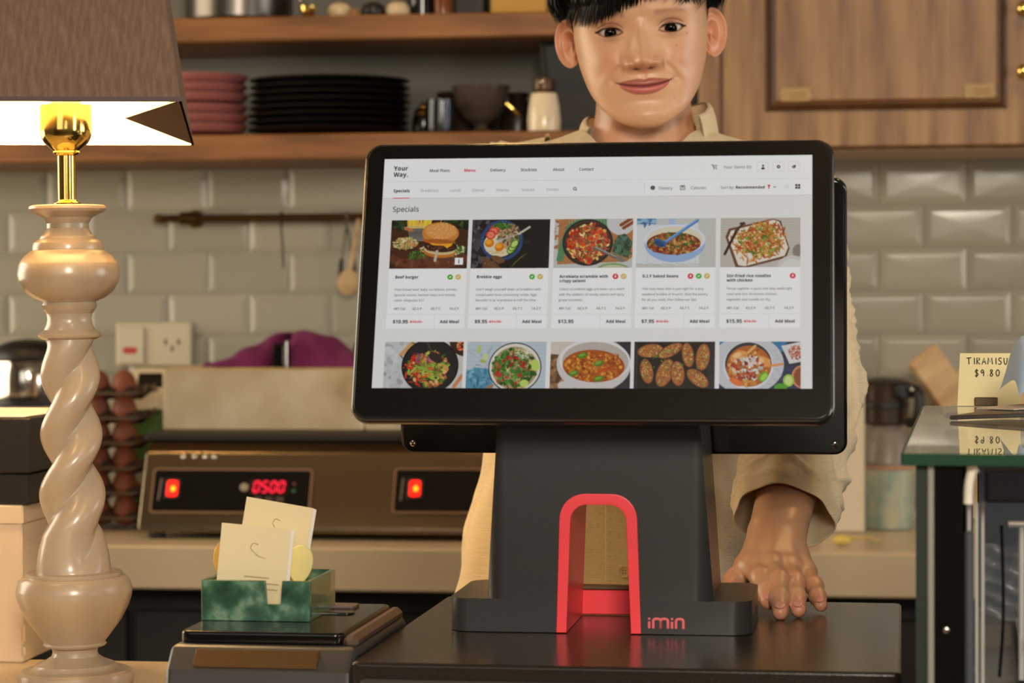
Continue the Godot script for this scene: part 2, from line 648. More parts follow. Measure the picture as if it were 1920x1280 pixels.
func shelf_goods() -> void:
	var y := 1.5815
	# two stacks of pink bowls, a stack of black plates
	var bowl := lathe([[0.045, 0.0], [0.048, 0.004], [0.08, 0.010], [0.088, 0.020], [0.0885, 0.0235], [0.085, 0.0235], [0.078, 0.013], [0.04, 0.007], [0.001, 0.006]], 48)
	var pink := mat(rgb(158, 96, 92), 0.45)
	var px := at_z(385, 240, SHELF - 0.10)
	var first: Node3D
	for i in 6:
		var at := Vector3(px.x - 0.017 + (i % 2) * 0.002, y + i * 0.0165 + (0.003 if i > 2 else 0.0), SHELF - 0.105)
		var label: String = "dusty pink bowl beside the lamp shade, %s in its stack" % ["lowest", "second from the bottom", "third from the bottom", "third from the top", "second from the top", "topmost"][i]
		if i == 0: first = solo("pink_bowl", bowl, pink, label, "bowl", at, Vector3.ZERO, "stacked pink bowls")
		else: copy_of(first, at, label)
	var plate := lathe([[0.07, 0.0], [0.074, 0.003], [0.108, 0.007], [0.139, 0.0135], [0.1405, 0.0155], [0.139, 0.0165], [0.107, 0.0105], [0.072, 0.006], [0.001, 0.0055]], 56)
	var dark := mat(rgb(24, 20, 18), 0.36)
	var bx := at_z(617, 240, SHELF - 0.15)
	for i in 8:
		var at := Vector3(bx.x + rng.randf_range(-0.002, 0.002), y + i * 0.0122, SHELF - 0.15)
		var label: String = "black dinner plate, %s in the wide stack on the lower shelf" % ["lowest", "second from the bottom", "third from the bottom", "fourth from the bottom", "fourth from the top", "third from the top", "second from the top", "topmost"][i]
		if i == 0: first = solo("black_plate", plate, dark, label, "plate", at, Vector3.ZERO, "stacked black plates")
		else: copy_of(first, at, label)
	# brass knob lid, dark tumbler, cut-glass bowl, brass jug, white jug
	var p := at_z(783, 245, SHELF - 0.07)
	var pot := thing("sugar_pot", "small black pot with a shiny brass lid beside the plate stack", "pot", Vector3(p.x, y, SHELF - 0.13))
	part("body", lathe([[0.014, 0], [0.019, 0.006], [0.020, 0.03], [0.016, 0.038], [0.012, 0.040], [0.001, 0.040]], 28), M.gloss_black, pot)
	part("lid", lathe([[0.017, 0.0385], [0.018, 0.042], [0.012, 0.050], [0.004, 0.053], [0.006, 0.058], [0.001, 0.061]], 28), M.brass, pot)
	p = at_z(828, 245, SHELF - 0.06)
	var glass := thing("steel_tumbler", "dark ribbed steel tumbler in front of the glass bowl", "tumbler", Vector3(p.x, y, SHELF - 0.05))
	var flute := []
	for k in 7:
		var r: float = [0.0205, 0.0225, 0.0235, 0.0238, 0.0238, 0.022, 0.021][k]
		var h: float = [0.0, 0.002, 0.02, 0.045, 0.0575, 0.0575, 0.004][k]
		var ring := PackedVector3Array()
		for j in 48:
			var a := TAU * j / 48
			var q := r + (0.0007 * cos(a * 16) if k in [1, 2, 3] else 0.0)
			ring.append(Vector3(cos(a) * q, h, -sin(a) * q))
		flute.append(ring)
	part("cup", Geo.new().loft(flute).mesh(50), mat(rgb(58, 60, 64), 0.2, 0.85), glass)
	p = at_z(902, 245, SHELF - 0.11)
	var cut := mat(Color(0.62, 0.56, 0.52, 0.2), 0.06)
	cut.refraction_enabled = true
	cut.refraction_scale = 0.05
	var bowl2 := thing("glass_bowl", "smoky cut-glass footed bowl with a wide scalloped rim", "bowl", Vector3(p.x, y, SHELF - 0.11))
	var rings := []
	for k in [[0.024, 0.0], [0.026, 0.004], [0.011, 0.012], [0.010, 0.018], [0.026, 0.030], [0.040, 0.052], [0.046, 0.074], [0.0495, 0.083], [0.046, 0.083], [0.041, 0.073], [0.035, 0.052], [0.020, 0.033], [0.002, 0.030]]:
		var ring := PackedVector3Array()
		for j in 60:
			var a := TAU * j / 60
			var q: float = k[0] * (1.0 + (0.035 * absf(sin(a * 10)) if k[1] > 0.028 else 0.0))
			ring.append(Vector3(cos(a) * q, k[1] + (0.0025 * absf(sin(a * 10)) if k[1] > 0.08 else 0.0), -sin(a) * q))
		rings.append(ring)
	part("bowl", Geo.new().loft(rings).mesh(20), cut, bowl2)
	p = at_z(870, 245, SHELF - 0.2)
	solo("brown_dish", lathe([[0.03, 0], [0.032, 0.004], [0.05, 0.072], [0.053, 0.082], [0.05, 0.082], [0.028, 0.006], [0.001, 0.005]], 32), mat(rgb(62, 44, 34), 0.4), "deep brown dish half hidden behind the glass bowl", "dish", Vector3(p.x, y, SHELF - 0.225))
	p = at_z(968, 245, SHELF - 0.14)
	var jug := thing("brass_jug", "dark jug with a slanting brass spout between glass bowl and white jug", "jug", Vector3(p.x, y, SHELF - 0.16))
	part("body", lathe([[0.026, 0], [0.030, 0.004], [0.031, 0.03], [0.022, 0.055], [0.016, 0.066], [0.019, 0.074], [0.016, 0.074], [0.001, 0.06]], 32), mat(rgb(40, 30, 25), 0.3), jug)
	part("spout", tube(spline([Vector3(0.012, 0.030, 0.02), Vector3(-0.002, 0.044, 0.026), Vector3(-0.016, 0.056, 0.028)], 6), 0.006, 10), M.brass, jug)
	part("collar", lathe([[0.019, 0.071], [0.021, 0.073], [0.019, 0.076], [0.017, 0.073]], 28), M.brass, jug)
	p = at_z(1021, 245, SHELF - 0.06)
	var wj := thing("white_jug", "white ceramic jug with a brown stopper at the end of the lower shelf", "jug", Vector3(p.x, y, SHELF - 0.055))
	part("body", lathe([[0.024, 0], [0.028, 0.003], [0.0285, 0.02], [0.026, 0.045], [0.0225, 0.062], [0.0215, 0.066], [0.018, 0.066], [0.001, 0.064]], 40), mat(rgb(226, 214, 188), 0.12), wj)
	part("stopper", lathe([[0.015, 0.064], [0.016, 0.070], [0.0185, 0.073], [0.0185, 0.088], [0.017, 0.091], [0.001, 0.092]], 32), mat(rgb(84, 62, 34), 0.3, 0.4), wj)
	part("knob", Geo.new().ball(Vector3(0, 0.084, 0.0195), Vector3(0.0045, 0.0045, 0.0045), 14).mesh(), M.chrome, wj)
	# black board standing on end
	p = at_z(1082, 245, SHELF - 0.1)
	var bb := thing("black_board", "tall black menu board leaning on its edge behind the cashier's head", "board", Vector3(p.x + 0.042, y, SHELF - 0.09), 0)
	bb.rotation_degrees.z = 5.0
	part("panel", B(Vector3(0.148, 0.152, 0.012), 0.002), mat(rgb(20, 19, 19), 0.5), bb, Vector3(-0.01, 0.083, 0))
	part("frame", Geo.new().box(Vector3(0.006, 0.156, 0.018), Vector3(-0.086, 0.083, 0)).box(Vector3(0.006, 0.156, 0.018), Vector3(0.066, 0.083, 0)).box(Vector3(0.158, 0.006, 0.018), Vector3(-0.01, 0.162, 0)).box(Vector3(0.158, 0.006, 0.018), Vector3(-0.01, 0.006, 0)).mesh(30), M.black, bb)
	# ------- the upper shelf
	y = 1.780
	p = at_z(448, 30, SHELF - 0.13)
	var pan := thing("steel_pot", "large brushed steel stock pot at the left end of the upper shelf", "pot", Vector3(p.x, y, SHELF - 0.13))
	part("body", lathe([[0.088, 0], [0.091, 0.002], [0.0915, 0.006], [0.094, 0.010], [0.094, 0.13], [0.097, 0.134], [0.094, 0.135], [0.091, 0.13], [0.089, 0.006], [0.001, 0.005]], 56), M.dull_steel, pan)
	for s in [-1, 1]:
		part("handle", tube(spline([Vector3(s * 0.093, 0.09, 0.03), Vector3(s * 0.125, 0.092, 0.02), Vector3(s * 0.125, 0.092, -0.02), Vector3(s * 0.093, 0.09, -0.03)], 6), 0.005, 8), M.dull_steel, pan)
	p = at_z(578, 25, SHELF - 0.03)
	var strainer := thing("tea_strainer", "small brass tea strainer hanging over the upper shelf edge", "strainer", Vector3(p.x, y, SHELF - 0.028))
	part("basket", lathe([[0.002, 0.001], [0.009, 0.003], [0.013, 0.010], [0.014, 0.019], [0.0125, 0.019], [0.011, 0.010], [0.001, 0.004]], 24), M.brass, strainer)
	part("handle", tube(spline([Vector3(0, 0.018, 0.013), Vector3(-0.008, 0.03, 0.02), Vector3(-0.006, 0.06, 0.015), Vector3(-0.004, 0.09, 0.01)], 6), 0.0015, 8), M.chrome, strainer)
	var cream := mat(rgb(206, 190, 156), 0.5)
	var bun := lathe(smooth_profile([[0.009, 0.0], [0.018, 0.003], [0.0205, 0.012], [0.017, 0.022], [0.008, 0.027], [0.001, 0.028]]), 28)
	p = at_z(637, 24, SHELF - 0.06)
	solo("cream_pebble", bun, cream, "smooth cream pebble beside the tea strainer", "pebble", Vector3(p.x, y, SHELF - 0.06))
	p = at_z(664, 24, SHELF - 0.04)
	solo("brown_cork", lathe([[0.007, 0], [0.009, 0.002], [0.0095, 0.012], [0.008, 0.014], [0.001, 0.014]], 20), mat(rgb(150, 110, 70), 0.8), "small brown cork between two pebbles on the upper shelf", "cork", Vector3(p.x, y, SHELF - 0.045))
	p = at_z(700, 24, SHELF - 0.06)
	solo("black_pebble", bun, mat(rgb(28, 26, 28), 0.35), "rounded black pebble on the upper shelf", "pebble", Vector3(p.x, y, SHELF - 0.06))
	p = at_z(746, 24, SHELF - 0.06)
	solo("cream_pebble", bun, cream, "smooth cream pebble right of the black one", "pebble", Vector3(p.x, y, SHELF - 0.06))
	p = at_z(792, 24, SHELF - 0.1)
	var bottle := thing("dark_bottle", "dark glass bottle at the middle of the upper shelf", "bottle", Vector3(p.x, y, SHELF - 0.1))
	part("body", lathe(smooth_profile([[0.022, 0.0], [0.0245, 0.004], [0.0245, 0.07], [0.022, 0.09], [0.011, 0.11], [0.0095, 0.135]]), 32), mat(rgb(30, 26, 24), 0.1), bottle)
	part("cap", lathe([[0.0105, 0.133], [0.011, 0.135], [0.011, 0.15], [0.001, 0.151]], 24), M.old_brass, bottle)
	p = at_z(832, 24, SHELF - 0.08)
	var jar := thing("spice_jar", "small amber spice jar between dark bottle and black tin", "jar", Vector3(p.x, y, SHELF - 0.075))
	part("body", lathe([[0.013, 0], [0.0155, 0.002], [0.0155, 0.036], [0.012, 0.042], [0.001, 0.042]], 24), mat(rgb(120, 62, 24), 0.15), jar)
	part("lid", lathe([[0.0135, 0.041], [0.014, 0.043], [0.014, 0.053], [0.001, 0.054]], 24), M.black, jar)
	p = at_z(884, 24, SHELF - 0.1)
	var tin := thing("black_tin", "square black tin left of the yellow box", "tin", Vector3(p.x, y, SHELF - 0.1))
	part("body", Geo.new().block(Vector3(0.055, 0.085, 0.055), Vector3.ZERO, 0.006).mesh(), M.black, tin)
	part("lid", Geo.new().block(Vector3(0.057, 0.012, 0.057), Vector3(0, 0.083, 0), 0.006).mesh(), M.black, tin)
	p = at_z(972, 20, SHELF - 0.05)
	var yb := thing("yellow_box", "yellow cardboard box at the right end of the upper shelf", "box", Vector3(p.x, y, SHELF - 0.105))
	part("body", B(Vector3(0.094, 0.11, 0.11), 0.0015), mat(rgb(188, 148, 70), 0.7), yb, Vector3(0, 0.058, 0))
	part("base_edge", B(Vector3(0.0945, 0.006, 0.1105), 0.001), mat(rgb(120, 96, 48), 0.7), yb, Vector3(0, 0.003, 0))


func cabinet() -> void:
	var z := SHELF + 0.03
	var left := at_z(1309, 100, z).x
	var gap := at_z(1352, 100, z).x
	var bottom := 1.5425
	var right := 0.75
	var c := thing("wall_cabinet", "brown wooden wall cabinet with a framed door above the tiles", "cabinet", Vector3((left + right) / 2, bottom, (z + WALL) / 2))
	var d := z - WALL
	part("carcass", B(Vector3(right - left, 0.8, d - 0.026), 0.002), M.door_wood, c, Vector3(0, 0.4, -0.012))
	part("filler_panel", B(Vector3(gap - left - 0.002, 0.8, 0.02), 0.0015), M.door_wood, c, Vector3((left + gap - 0.002) / 2 - c.position.x, 0.4, d / 2 - 0.012))
	part("underside", B(Vector3(right - left - 0.004, 0.004, d - 0.03), 0.001), mat(rgb(186, 166, 146), 0.7), c, Vector3(0, 0.001, -0.012))
	for k in 2:
		var x0 := gap + 0.0035 + k * 0.505
		var o := part("door", B(Vector3(0.5, 0.795, 0.02), 0.0025), M.door_wood, c, Vector3(x0 + 0.25 - c.position.x, 0.402, d / 2 - 0.010))
		var a := at_z(1435, 206, z).x - x0 if k == 0 else 0.074
		# raised moulding: a profile swept round a rectangle
		var mold := Geo.new()
		var w0 := 0.5 - 2 * a + 0.025
		var h0 := 0.66
		var rings := []
		for q in [[0.0, 0.0], [0.0015, 0.004], [0.005, 0.0055], [0.008, 0.002], [0.0095, 0.005], [0.014, 0.0035], [0.018, 0.0]]:
			rings.append(Geo.rrect(w0 - 2 * q[0], h0 - 2 * q[0], 0.0005, q[1], 1))
		mold.loft(rings, false, false)
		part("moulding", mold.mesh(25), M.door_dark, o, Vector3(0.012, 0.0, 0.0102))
		o.get_child(0).position.y = (at_z(1600, 207, z).y + h0 / 2) - (bottom + 0.402)
		part("knob", lathe(smooth_profile([[0.006, 0.0], [0.005, 0.008], [0.010, 0.014], [0.011, 0.02], [0.006, 0.025], [0.001, 0.026]]), 20), M.brass, o, Vector3(0.232, -0.28, 0.01), Vector3(90, 0, 0))
		part("knob", lathe(smooth_profile([[0.006, 0.0], [0.005, 0.008], [0.010, 0.014], [0.011, 0.02], [0.006, 0.025], [0.001, 0.026]]), 20), M.brass, o, Vector3(0.232, -0.18, 0.01), Vector3(90, 0, 0))
	var worn := mat(rgb(172, 146, 104), 0.8)
	for k in 2:
		var p := at_z([1492, 1838][k], [178, 170][k], z + 0.001)
		var s := thing("worn_sticker", ["worn paper sticker at the lower left of the cabinet door panel", "torn paper sticker at the lower right of the cabinet door panel"][k], "sticker", p, 0)
		var shape := PackedVector2Array()
		for q in 22:
			var a := TAU * q / 22
			shape.append(Vector2(clampf(cos(a) * 1.3, -1, 1) * 0.025, clampf(sin(a) * 1.4, -1, 1) * 0.0115) * rng.randf_range(0.9, 1.05))
		part("label_paper", Geo.new().prism(shape, 0, 0.0006).mesh(), worn, s)
		for r in 2:
			part("faded_line", B(Vector3(0.026, 0.0022, 0.0004), 0.0001), mat(rgb(140, 108, 74), 0.8), s, Vector3(0.003, 0.002 - r * 0.006, 0.0007), Vector3(0, 0, 3))


func griddle() -> void:
	var lo := at_z(258, 1006, -3.86)
	var hi := at_z(275, 850, -3.91)
	var lip := at_z(275, 828, -3.925)
	var x0 := lo.x
	var x1 := x0 + 0.70
	var mid := (x0 + x1) / 2
	var y0 := 0.9165
	var g := thing("griddle", "stainless steel electric griddle with two black control panels and red switches", "griddle", Vector3(mid, 0.915, -4.05))
	# side profile (z, y) pushed along x
	var prof := PackedVector2Array()
	for q in [Vector2(-4.24, 0.93), Vector2(-3.875, 0.93), Vector2(-3.862, lo.y + 0.008), Vector2(-3.86, lo.y + 0.02), Vector2(-3.91, hi.y), Vector2(-3.914, hi.y + 0.004), Vector2(-3.932, lip.y - 0.003), Vector2(-3.94, lip.y), Vector2(-4.24, lip.y)]:
		prof.append(Vector2(-(q.x + 4.05), q.y - 0.915))
	prof.reverse()
	var geo := Geo.new()
	geo.xf = Transform3D(Basis(Vector3(0, 0, -1), Vector3.UP, Vector3.RIGHT), Vector3.ZERO)
	geo.prism(prof, -0.35, 0.35, 0.004, 2)
	part("body", geo.mesh(40), M.steel, g)
	part("hotplate", B(Vector3(0.716, 0.014, 0.302), 0.004), M.soot, g, Vector3(0.0, lip.y - 0.915 + 0.007, -0.037))
	for sx in [-0.325, 0.325]:
		for sz in [0.165, -0.19]:
			part("foot", lathe([[0.013, 0.0], [0.015, 0.002], [0.015, 0.012], [0.011, 0.016], [0.001, 0.016]], 20), M.rubber, g, Vector3(sx, 0.0, sz))
	# steel covers standing on the plate
	var s0 := at_z(303, 812, -4.0)
	var s1 := at_z(303, 690, -4.0)
	var seam := at_z(683, 750, -4.0).x
	var h := s1.y - lip.y - 0.012
	part("cover_lid", B(Vector3(seam - s0.x - 0.003, h, 0.20), 0.004), M.worn_steel, g, Vector3((s0.x + seam) / 2 - mid, lip.y + 0.013 + h / 2 - 0.915, -0.05))
	part("cover_lid", B(Vector3(x1 - seam - 0.03, h, 0.20), 0.004), M.worn_steel, g, Vector3((x1 - 0.03 + seam) / 2 - mid, lip.y + 0.013 + h / 2 - 0.915, -0.05))
	# control panels lie on the sloping front
	var slope := rad_to_deg(atan2(0.05, hi.y - lo.y - 0.02))
	for k in 2:
		var pa := at_z([285, 738][k], 920, -3.884)
		var pw: float = at_z(585, 920, -3.884).x - at_z(285, 920, -3.884).x
		var p := part("control_panel", Geo.new().slab(pw - 0.006, 0.071, 0.004, 0.003, 0.0008).mesh(30), M.gloss_black, g, Vector3(pa.x + pw / 2 - mid, pa.y - 0.915, -3.884 + 4.05 + 0.001), Vector3(-slope, 0, 0))
		part("panel_frame", Geo.new().loft([Geo.rrect(pw, 0.077, 0.006, 0.0005), Geo.rrect(pw, 0.077, 0.006, 0.003), Geo.rrect(pw - 0.006, 0.071, 0.004, 0.003), Geo.rrect(pw - 0.006, 0.071, 0.004, 0.0005)], false, false).mesh(30), mat(rgb(150, 118, 96), 0.4, 0.5), p)
		var left := -pw / 2
		var r := part("switch_bezel", Geo.new().slab(0.026, 0.036, 0.008, 0.003, 0.001).mesh(30), M.black, p, Vector3(left + 0.036, 0.002, 0.003))
		r.name = "switch_bezel"
		part("power_switch_light", Geo.new().slab(0.019, 0.028, 0.006, 0.005, 0.002, 4, 2).mesh(40), M.red_glow, p, Vector3(left + 0.036, 0.002, 0.0065))
		part("lamp_spot", Geo.new().ball(Vector3(left + 0.038, 0.001, 0.0094), Vector3(0.004, 0.005, 0.0012), 14).mesh(), M.amber_glow, p)
		part("switch_print", B(Vector3(0.0028, 0.038, 0.0006), 0.0002), mat(rgb(120, 106, 96), 0.6), p, Vector3(left + 0.014, 0.002, 0.0022), Vector3(0, 0, -3))
		part("dial_button", lathe([[0.007, 0.0], [0.007, 0.003], [0.005, 0.004], [0.001, 0.004]], 20), mat(rgb(150, 138, 120), 0.4), p, Vector3(left + 0.155, 0.006, 0.002), Vector3(90, 0, 0))
		part("display_window", Geo.new().slab(0.062, 0.025, 0.003, 0.002, 0.0006).mesh(30), mat(rgb(60, 16, 22), 0.15), p, Vector3(left + 0.196, 0.007, 0.0022))
		var digits := Geo.new()
		for i in 4:
			var on: Array = [[1, 1, 1, 0, 1, 1, 1], [1, 1, 0, 1, 0, 1, 1], [1, 1, 1, 0, 1, 1, 1], [1, 1, 1, 0, 1, 1, 1]][i]
			var c := Vector3(left + 0.196 - 0.0205 + i * 0.0137, 0.007, 0.0042)
			var at := [Vector2(0, 0.009), Vector2(-0.0042, 0.0045), Vector2(0.0042, 0.0045), Vector2(0, 0), Vector2(-0.0042, -0.0045), Vector2(0.0042, -0.0045), Vector2(0, -0.009)]
			for q in 7:
				if i == 1: on = [1, 1, 0, 1, 0, 1, 1]
				if on[q]: digits.box(Vector3(0.0066, 0.0022, 0.001) if q in [0, 3, 6] else Vector3(0.0022, 0.0072, 0.001), c + Vector3(at[q].x + at[q].y * 0.12, at[q].y, 0), 0.0003)
		part("digit_display", digits.mesh(20), M.digit_glow, p)
		for i in 3:
			part("button", Geo.new().slab(0.013, 0.010, 0.002, 0.002, 0.0006).mesh(30), mat(rgb(70, 58, 50), 0.4), p, Vector3(left + 0.179 + i * 0.018, -0.014, 0.0025))
		part("green_led_light", Geo.new().ball(Vector3(left + 0.237, 0.001, 0.0024), Vector3(0.003, 0.003, 0.0015), 12).mesh(), mat(rgb(40, 110, 50), 0.4), p)
		part("red_led_light", Geo.new().ball(Vector3(left + 0.237, 0.013, 0.0024), Vector3(0.003, 0.003, 0.0015), 12).mesh(), mat(rgb(110, 40, 36), 0.4), p)
	for i in 4:
		var sp := at_z([345, 366, 386, 403][i], 857, -3.908)
		part("rivet", Geo.new().ball(Vector3.ZERO, Vector3(0.004, 0.004, 0.002), 12).mesh(), M.chrome, g, sp - g.position + Vector3(0, 0, 0.002))
	# purple towel heaped over a black-handled tool on the guard
	var ty := s1.y
	var a := at_z(368, 686, -4.02).x
	var b := at_z(690, 686, -4.02).x
	var rows := []
	for i in 25:
		var v := i / 24.0
		var row := PackedVector3Array()
		for j in 61:
			var u := j / 60.0
			var px := lerpf(368, 700, u)
			var top := curve1([[368, 684], [400, 672], [440, 658], [480, 640], [520, 618], [545, 614], [575, 624], [620, 634], [650, 652], [700, 672]], px)
			var crest: float = maxf((686 - top) / 1135.0, 0.003)
			var w := pow(maxf(sin(PI * clampf(v, 0.001, 0.999)), 0.0), 0.55)
			var open := exp(-pow((px - 527) / 16.0, 2.0)) * smoothstep(0.5, 0.85, v)
			var wave := 0.004 * sin(u * 17.0 + v * 5.0) + 0.003 * sin(u * 31.0 - v * 9.0)
			var z := -4.17 + 0.155 * v + 0.006 * sin(u * 9.0) - open * 0.06
			row.append(Vector3(lerpf(a, b, u), ty + 0.001 + crest * w + wave * w * 0.8, z + wave))
		rows.append(row)
	rows.reverse()
	var net := Net.new()
	net.add(rows, false)
	var under := []
	for r in rows:
		var q: PackedVector3Array = r.duplicate()
		for j in q.size(): q[j].y = maxf(q[j].y - 0.006, ty + 0.0005)
		under.append(q)
	under.reverse()
	net.add(under, false)
	var cloth := mat(rgb(98, 18, 74), 0.95)
	relief(cloth, noise_tex(0.06, [], 40, 3, true), 0.5)
	cloth.uv1_triplanar = true
	cloth.uv1_scale = Vector3(9, 9, 9)
	cloth.rim_enabled = true
	cloth.rim = 0.25
	solo("purple_towel", net.mesh(), cloth, "crumpled purple towel heaped on the steel griddle cover", "towel")
	var q0 := at_z(528, 686, -4.02)
	var tool := thing("scraper", "black-handled steel scraper standing under the purple towel", "scraper", Vector3(q0.x, ty, -4.025))
	part("handle", Geo.new().slab(0.021, 0.040, 0.02, 0.004, 0.003).mesh(), M.gloss_black, tool, Vector3(-0.004, 0.020, 0))
	part("blade", B(Vector3(0.004, 0.045, 0.03), 0.0008), M.chrome, tool, Vector3(0.0095, 0.0225, 0))


func bench_left() -> void:
	# egg trays and eggs
	var pulp := grainy(mat(Color.WHITE, 0.95), noise_tex(0.05, [[0.0, rgb(84, 68, 54)], [1.0, rgb(120, 100, 82)]], 44, 3), Vector3(8, 8, 8))
	var egg := lathe(smooth_profile([[0.001, 0.0], [0.012, 0.003], [0.0195, 0.013], [0.0215, 0.024], [0.0185, 0.038], [0.011, 0.049], [0.001, 0.053]], 3), 20)
	var shell := [mat(rgb(150, 82, 50), 0.55), mat(rgb(162, 94, 58), 0.55), mat(rgb(134, 70, 44), 0.55)]
	var shaded_shell := mat(rgb(122, 64, 40), 0.6)  # same shells, the narrow stack's shade put into the colour
	var egg0: Node3D
	for s in 2:
		var wide := [6, 2][s] as int
		var edge := at_z([118, 250][s], 800, [-3.92, -3.98][s]).x
		var x := edge - wide * 0.023 - 0.004
		var z := [-4.045, -4.065][s] as float
		var shape := tray_shape(wide, [5, 3][s])
		var tray0: Node3D
		for k in ([4, 6][s]):
			var y: float = 0.916 + k * [0.049, 0.042][s]
			var which: String = [["lowest", "second lowest", "second highest", "topmost"], ["lowest", "second lowest", "third lowest", "third highest", "second highest", "topmost"]][s][k]
			var stack := ["wide stack under the steel kettle", "narrow stack right of the lamp column"][s] as String
			var label := "grey pulp egg tray, %s of the %s" % [which, stack]
			var t: Node3D
			if tray0 == null:
				t = thing("egg_tray", label, "egg tray", Vector3(x, y, z), 0, "stacked egg trays")
				part("tray", shape[0], pulp, t)
				part("rim", shape[1], pulp, t, Vector3(0, 0.018, 0), Vector3(-90, 0, 0))
				tray0 = t
			else:
				t = copy_of(tray0, Vector3(x, y, z), label)
			for e in wide:
				if s == 0 and e < 2: continue
				var ep := Vector3(x + (e - (wide - 1) / 2.0) * 0.046, y + 0.006, z + [0.092, 0.046][s])
				var el: String = "brown egg, %s tray of the %s, %s in its row" % [which, ["kettle stack", "narrow stack"][s], ["third from right", "fourth from left", "second from right", "rightmost"][e - 2] if s == 0 else ["left", "right"][e]]
				if s == 0 and e == 2: el = el.replace("third from right", "fourth from right")
				if s == 0 and e == 3: el = el.replace("fourth from left", "third from right")
				if egg0 == null:
					egg0 = solo("brown_egg", egg, shell[0], el, "egg", ep, Vector3.ZERO, "brown eggs in the wide stack")
				else:
					var c: MeshInstance3D = copy_of(egg0, ep, el)
					c.material_override = shell[rng.randi() % 3] if s == 0 else shaded_shell
					c.set_meta("group", ["brown eggs in the wide stack", "brown eggs in the narrow stack"][s])
	# steel kettle on the front stack
	var kp := at_z(38, 712, -4.0)
	var ky := 0.916 + 4 * 0.049 + 0.013
	var k := thing("steel_kettle", "shiny domed steel kettle with a black lid on the egg trays", "kettle", Vector3(kp.x, ky, -4.045))
	part("body", lathe(smooth_profile([[0.054, 0.0], [0.062, 0.004], [0.0635, 0.03], [0.0615, 0.055], [0.055, 0.075]]), 48), M.chrome, k)
	part("lid", lathe(smooth_profile([[0.060, 0.068], [0.060, 0.075], [0.050, 0.088], [0.028, 0.097], [0.001, 0.1]]), 48), M.black, k)
	k.scale = Vector3(1.08, 1.12, 1.08)
	part("base_ring", lathe([[0.056, -0.002], [0.0645, 0.0], [0.0645, 0.008], [0.060, 0.010]], 48), M.black, k)
	# kitchen scale on a green carton
	var gp := at_z(283, 840, -4.22)
	var carton := thing("green_carton", "green and white carton beside the griddle's left end", "carton", Vector3(gp.x - 0.004, 0.9155, -4.26), 6)
	var ctop := at_z(283, 768, -4.22).y - 0.9155
	part("body", B(Vector3(0.06, ctop, 0.08), 0.0015), mat(rgb(70, 104, 40), 0.7), carton, Vector3(0, ctop / 2, 0))
	part("white_band", B(Vector3(0.0556, ctop * 0.22, 0.0806), 0.001), mat(rgb(196, 190, 170), 0.7), carton, Vector3(0, ctop * 0.42, 0))
	var st := at_z(276, 692, -4.22).y
	var sc := thing("kitchen_scale", "cream kitchen scale with a dark display on the green carton", "scale", Vector3(gp.x - 0.004, 0.9165 + ctop, -4.26), 4)
	var sh := st - 0.9165 - ctop
	var side := PackedVector2Array([Vector2(-0.045, 0), Vector2(0.045, 0), Vector2(0.045, sh * 0.45), Vector2(0.018, sh), Vector2(-0.045, sh)])
	var sg := Geo.new()
	sg.xf = Transform3D(Basis(Vector3(0, 0, -1), Vector3.UP, Vector3.RIGHT), Vector3.ZERO)
	var sidem := PackedVector2Array()
	for q in side: sidem.append(Vector2(-q.x, q.y))
	sidem.reverse()
	sg.prism(sidem, -0.036, 0.036, 0.004, 2)
	part("body", sg.mesh(40), M.plastic_cream, sc)
	part("display", Geo.new().slab(0.05, 0.03, 0.003, 0.003, 0.001).mesh(30), M.gloss_black, sc, Vector3(0.002, sh * 0.72, 0.0325), Vector3(-rad_to_deg(atan2(0.027, sh * 0.55)), 0, 0))
	# switched socket on the tiles
	var so := at_z(290, 645, WALL + 0.008)
	var plate := thing("wall_socket", "cream double switch plate with a red mark low on the tiles", "socket", Vector3(so.x, so.y, WALL + 0.006))
	part("plate", Geo.new().slab(0.142, 0.080, 0.010, 0.005, 0.003).mesh(), M.plastic_cream, plate, Vector3(0, 0, 0.005))
	part("switch", Geo.new().slab(0.05, 0.066, 0.006, 0.003, 0.0015).mesh(), mat(rgb(214, 204, 180), 0.4), plate, Vector3(-0.042, -0.002, 0.012))
	part("red_mark", Geo.new().slab(0.026, 0.012, 0.0012, 0.005, 0.0004).mesh(), mat(rgb(196, 66, 54), 0.5), plate, Vector3(-0.043, -0.011, 0.0155))
	for i in 3:
		part("pin_slot", B(Vector3(0.004, 0.010, 0.001), 0.0002), mat(rgb(80, 66, 50), 0.7), plate, Vector3(0.035 + (i - 1) * 0.012, 0.004 - (0.012 if i == 1 else 0.0), 0.0104))


func tray_shape(wide: int, deep: int) -> Array:
	var rows := []
	var nx := wide * 8 + 1
	var nz := deep * 8 + 1
	var dz := deep * 0.046
	var w := wide * 0.046
	for i in nz:
		var row := PackedVector3Array()
		for j in nx:
			var x := (j / float(nx - 1) - 0.5) * w
			var z := (i / float(nz - 1) - 0.5) * dz
			var cup := -cos((x + w / 2) / 0.046 * TAU) * 0.5 - cos((z + dz / 2) / 0.046 * TAU) * 0.5
			row.append(Vector3(x, 0.020 - 0.013 * cup, z))
		rows.append(row)
	rows.reverse()
	var net := Net.new()
	net.add(rows, false)
	var under := []
	for r in rows:
		var q: PackedVector3Array = r.duplicate()
		for j in q.size(): q[j].y -= 0.003
		under.append(q)
	under.reverse()
	net.add(under, false)
	var rim := Geo.new()
	rim.loft([Geo.rrect(w + 0.008, dz + 0.015, 0.010, 0.0), Geo.rrect(w + 0.010, dz + 0.017, 0.011, 0.004), Geo.rrect(w - 0.002, dz + 0.002, 0.007, 0.004), Geo.rrect(w - 0.002, dz + 0.002, 0.007, 0.0), Geo.rrect(w + 0.008, dz + 0.015, 0.010, 0.0)], false, false)
	return [net.mesh(), rim.mesh(40)]


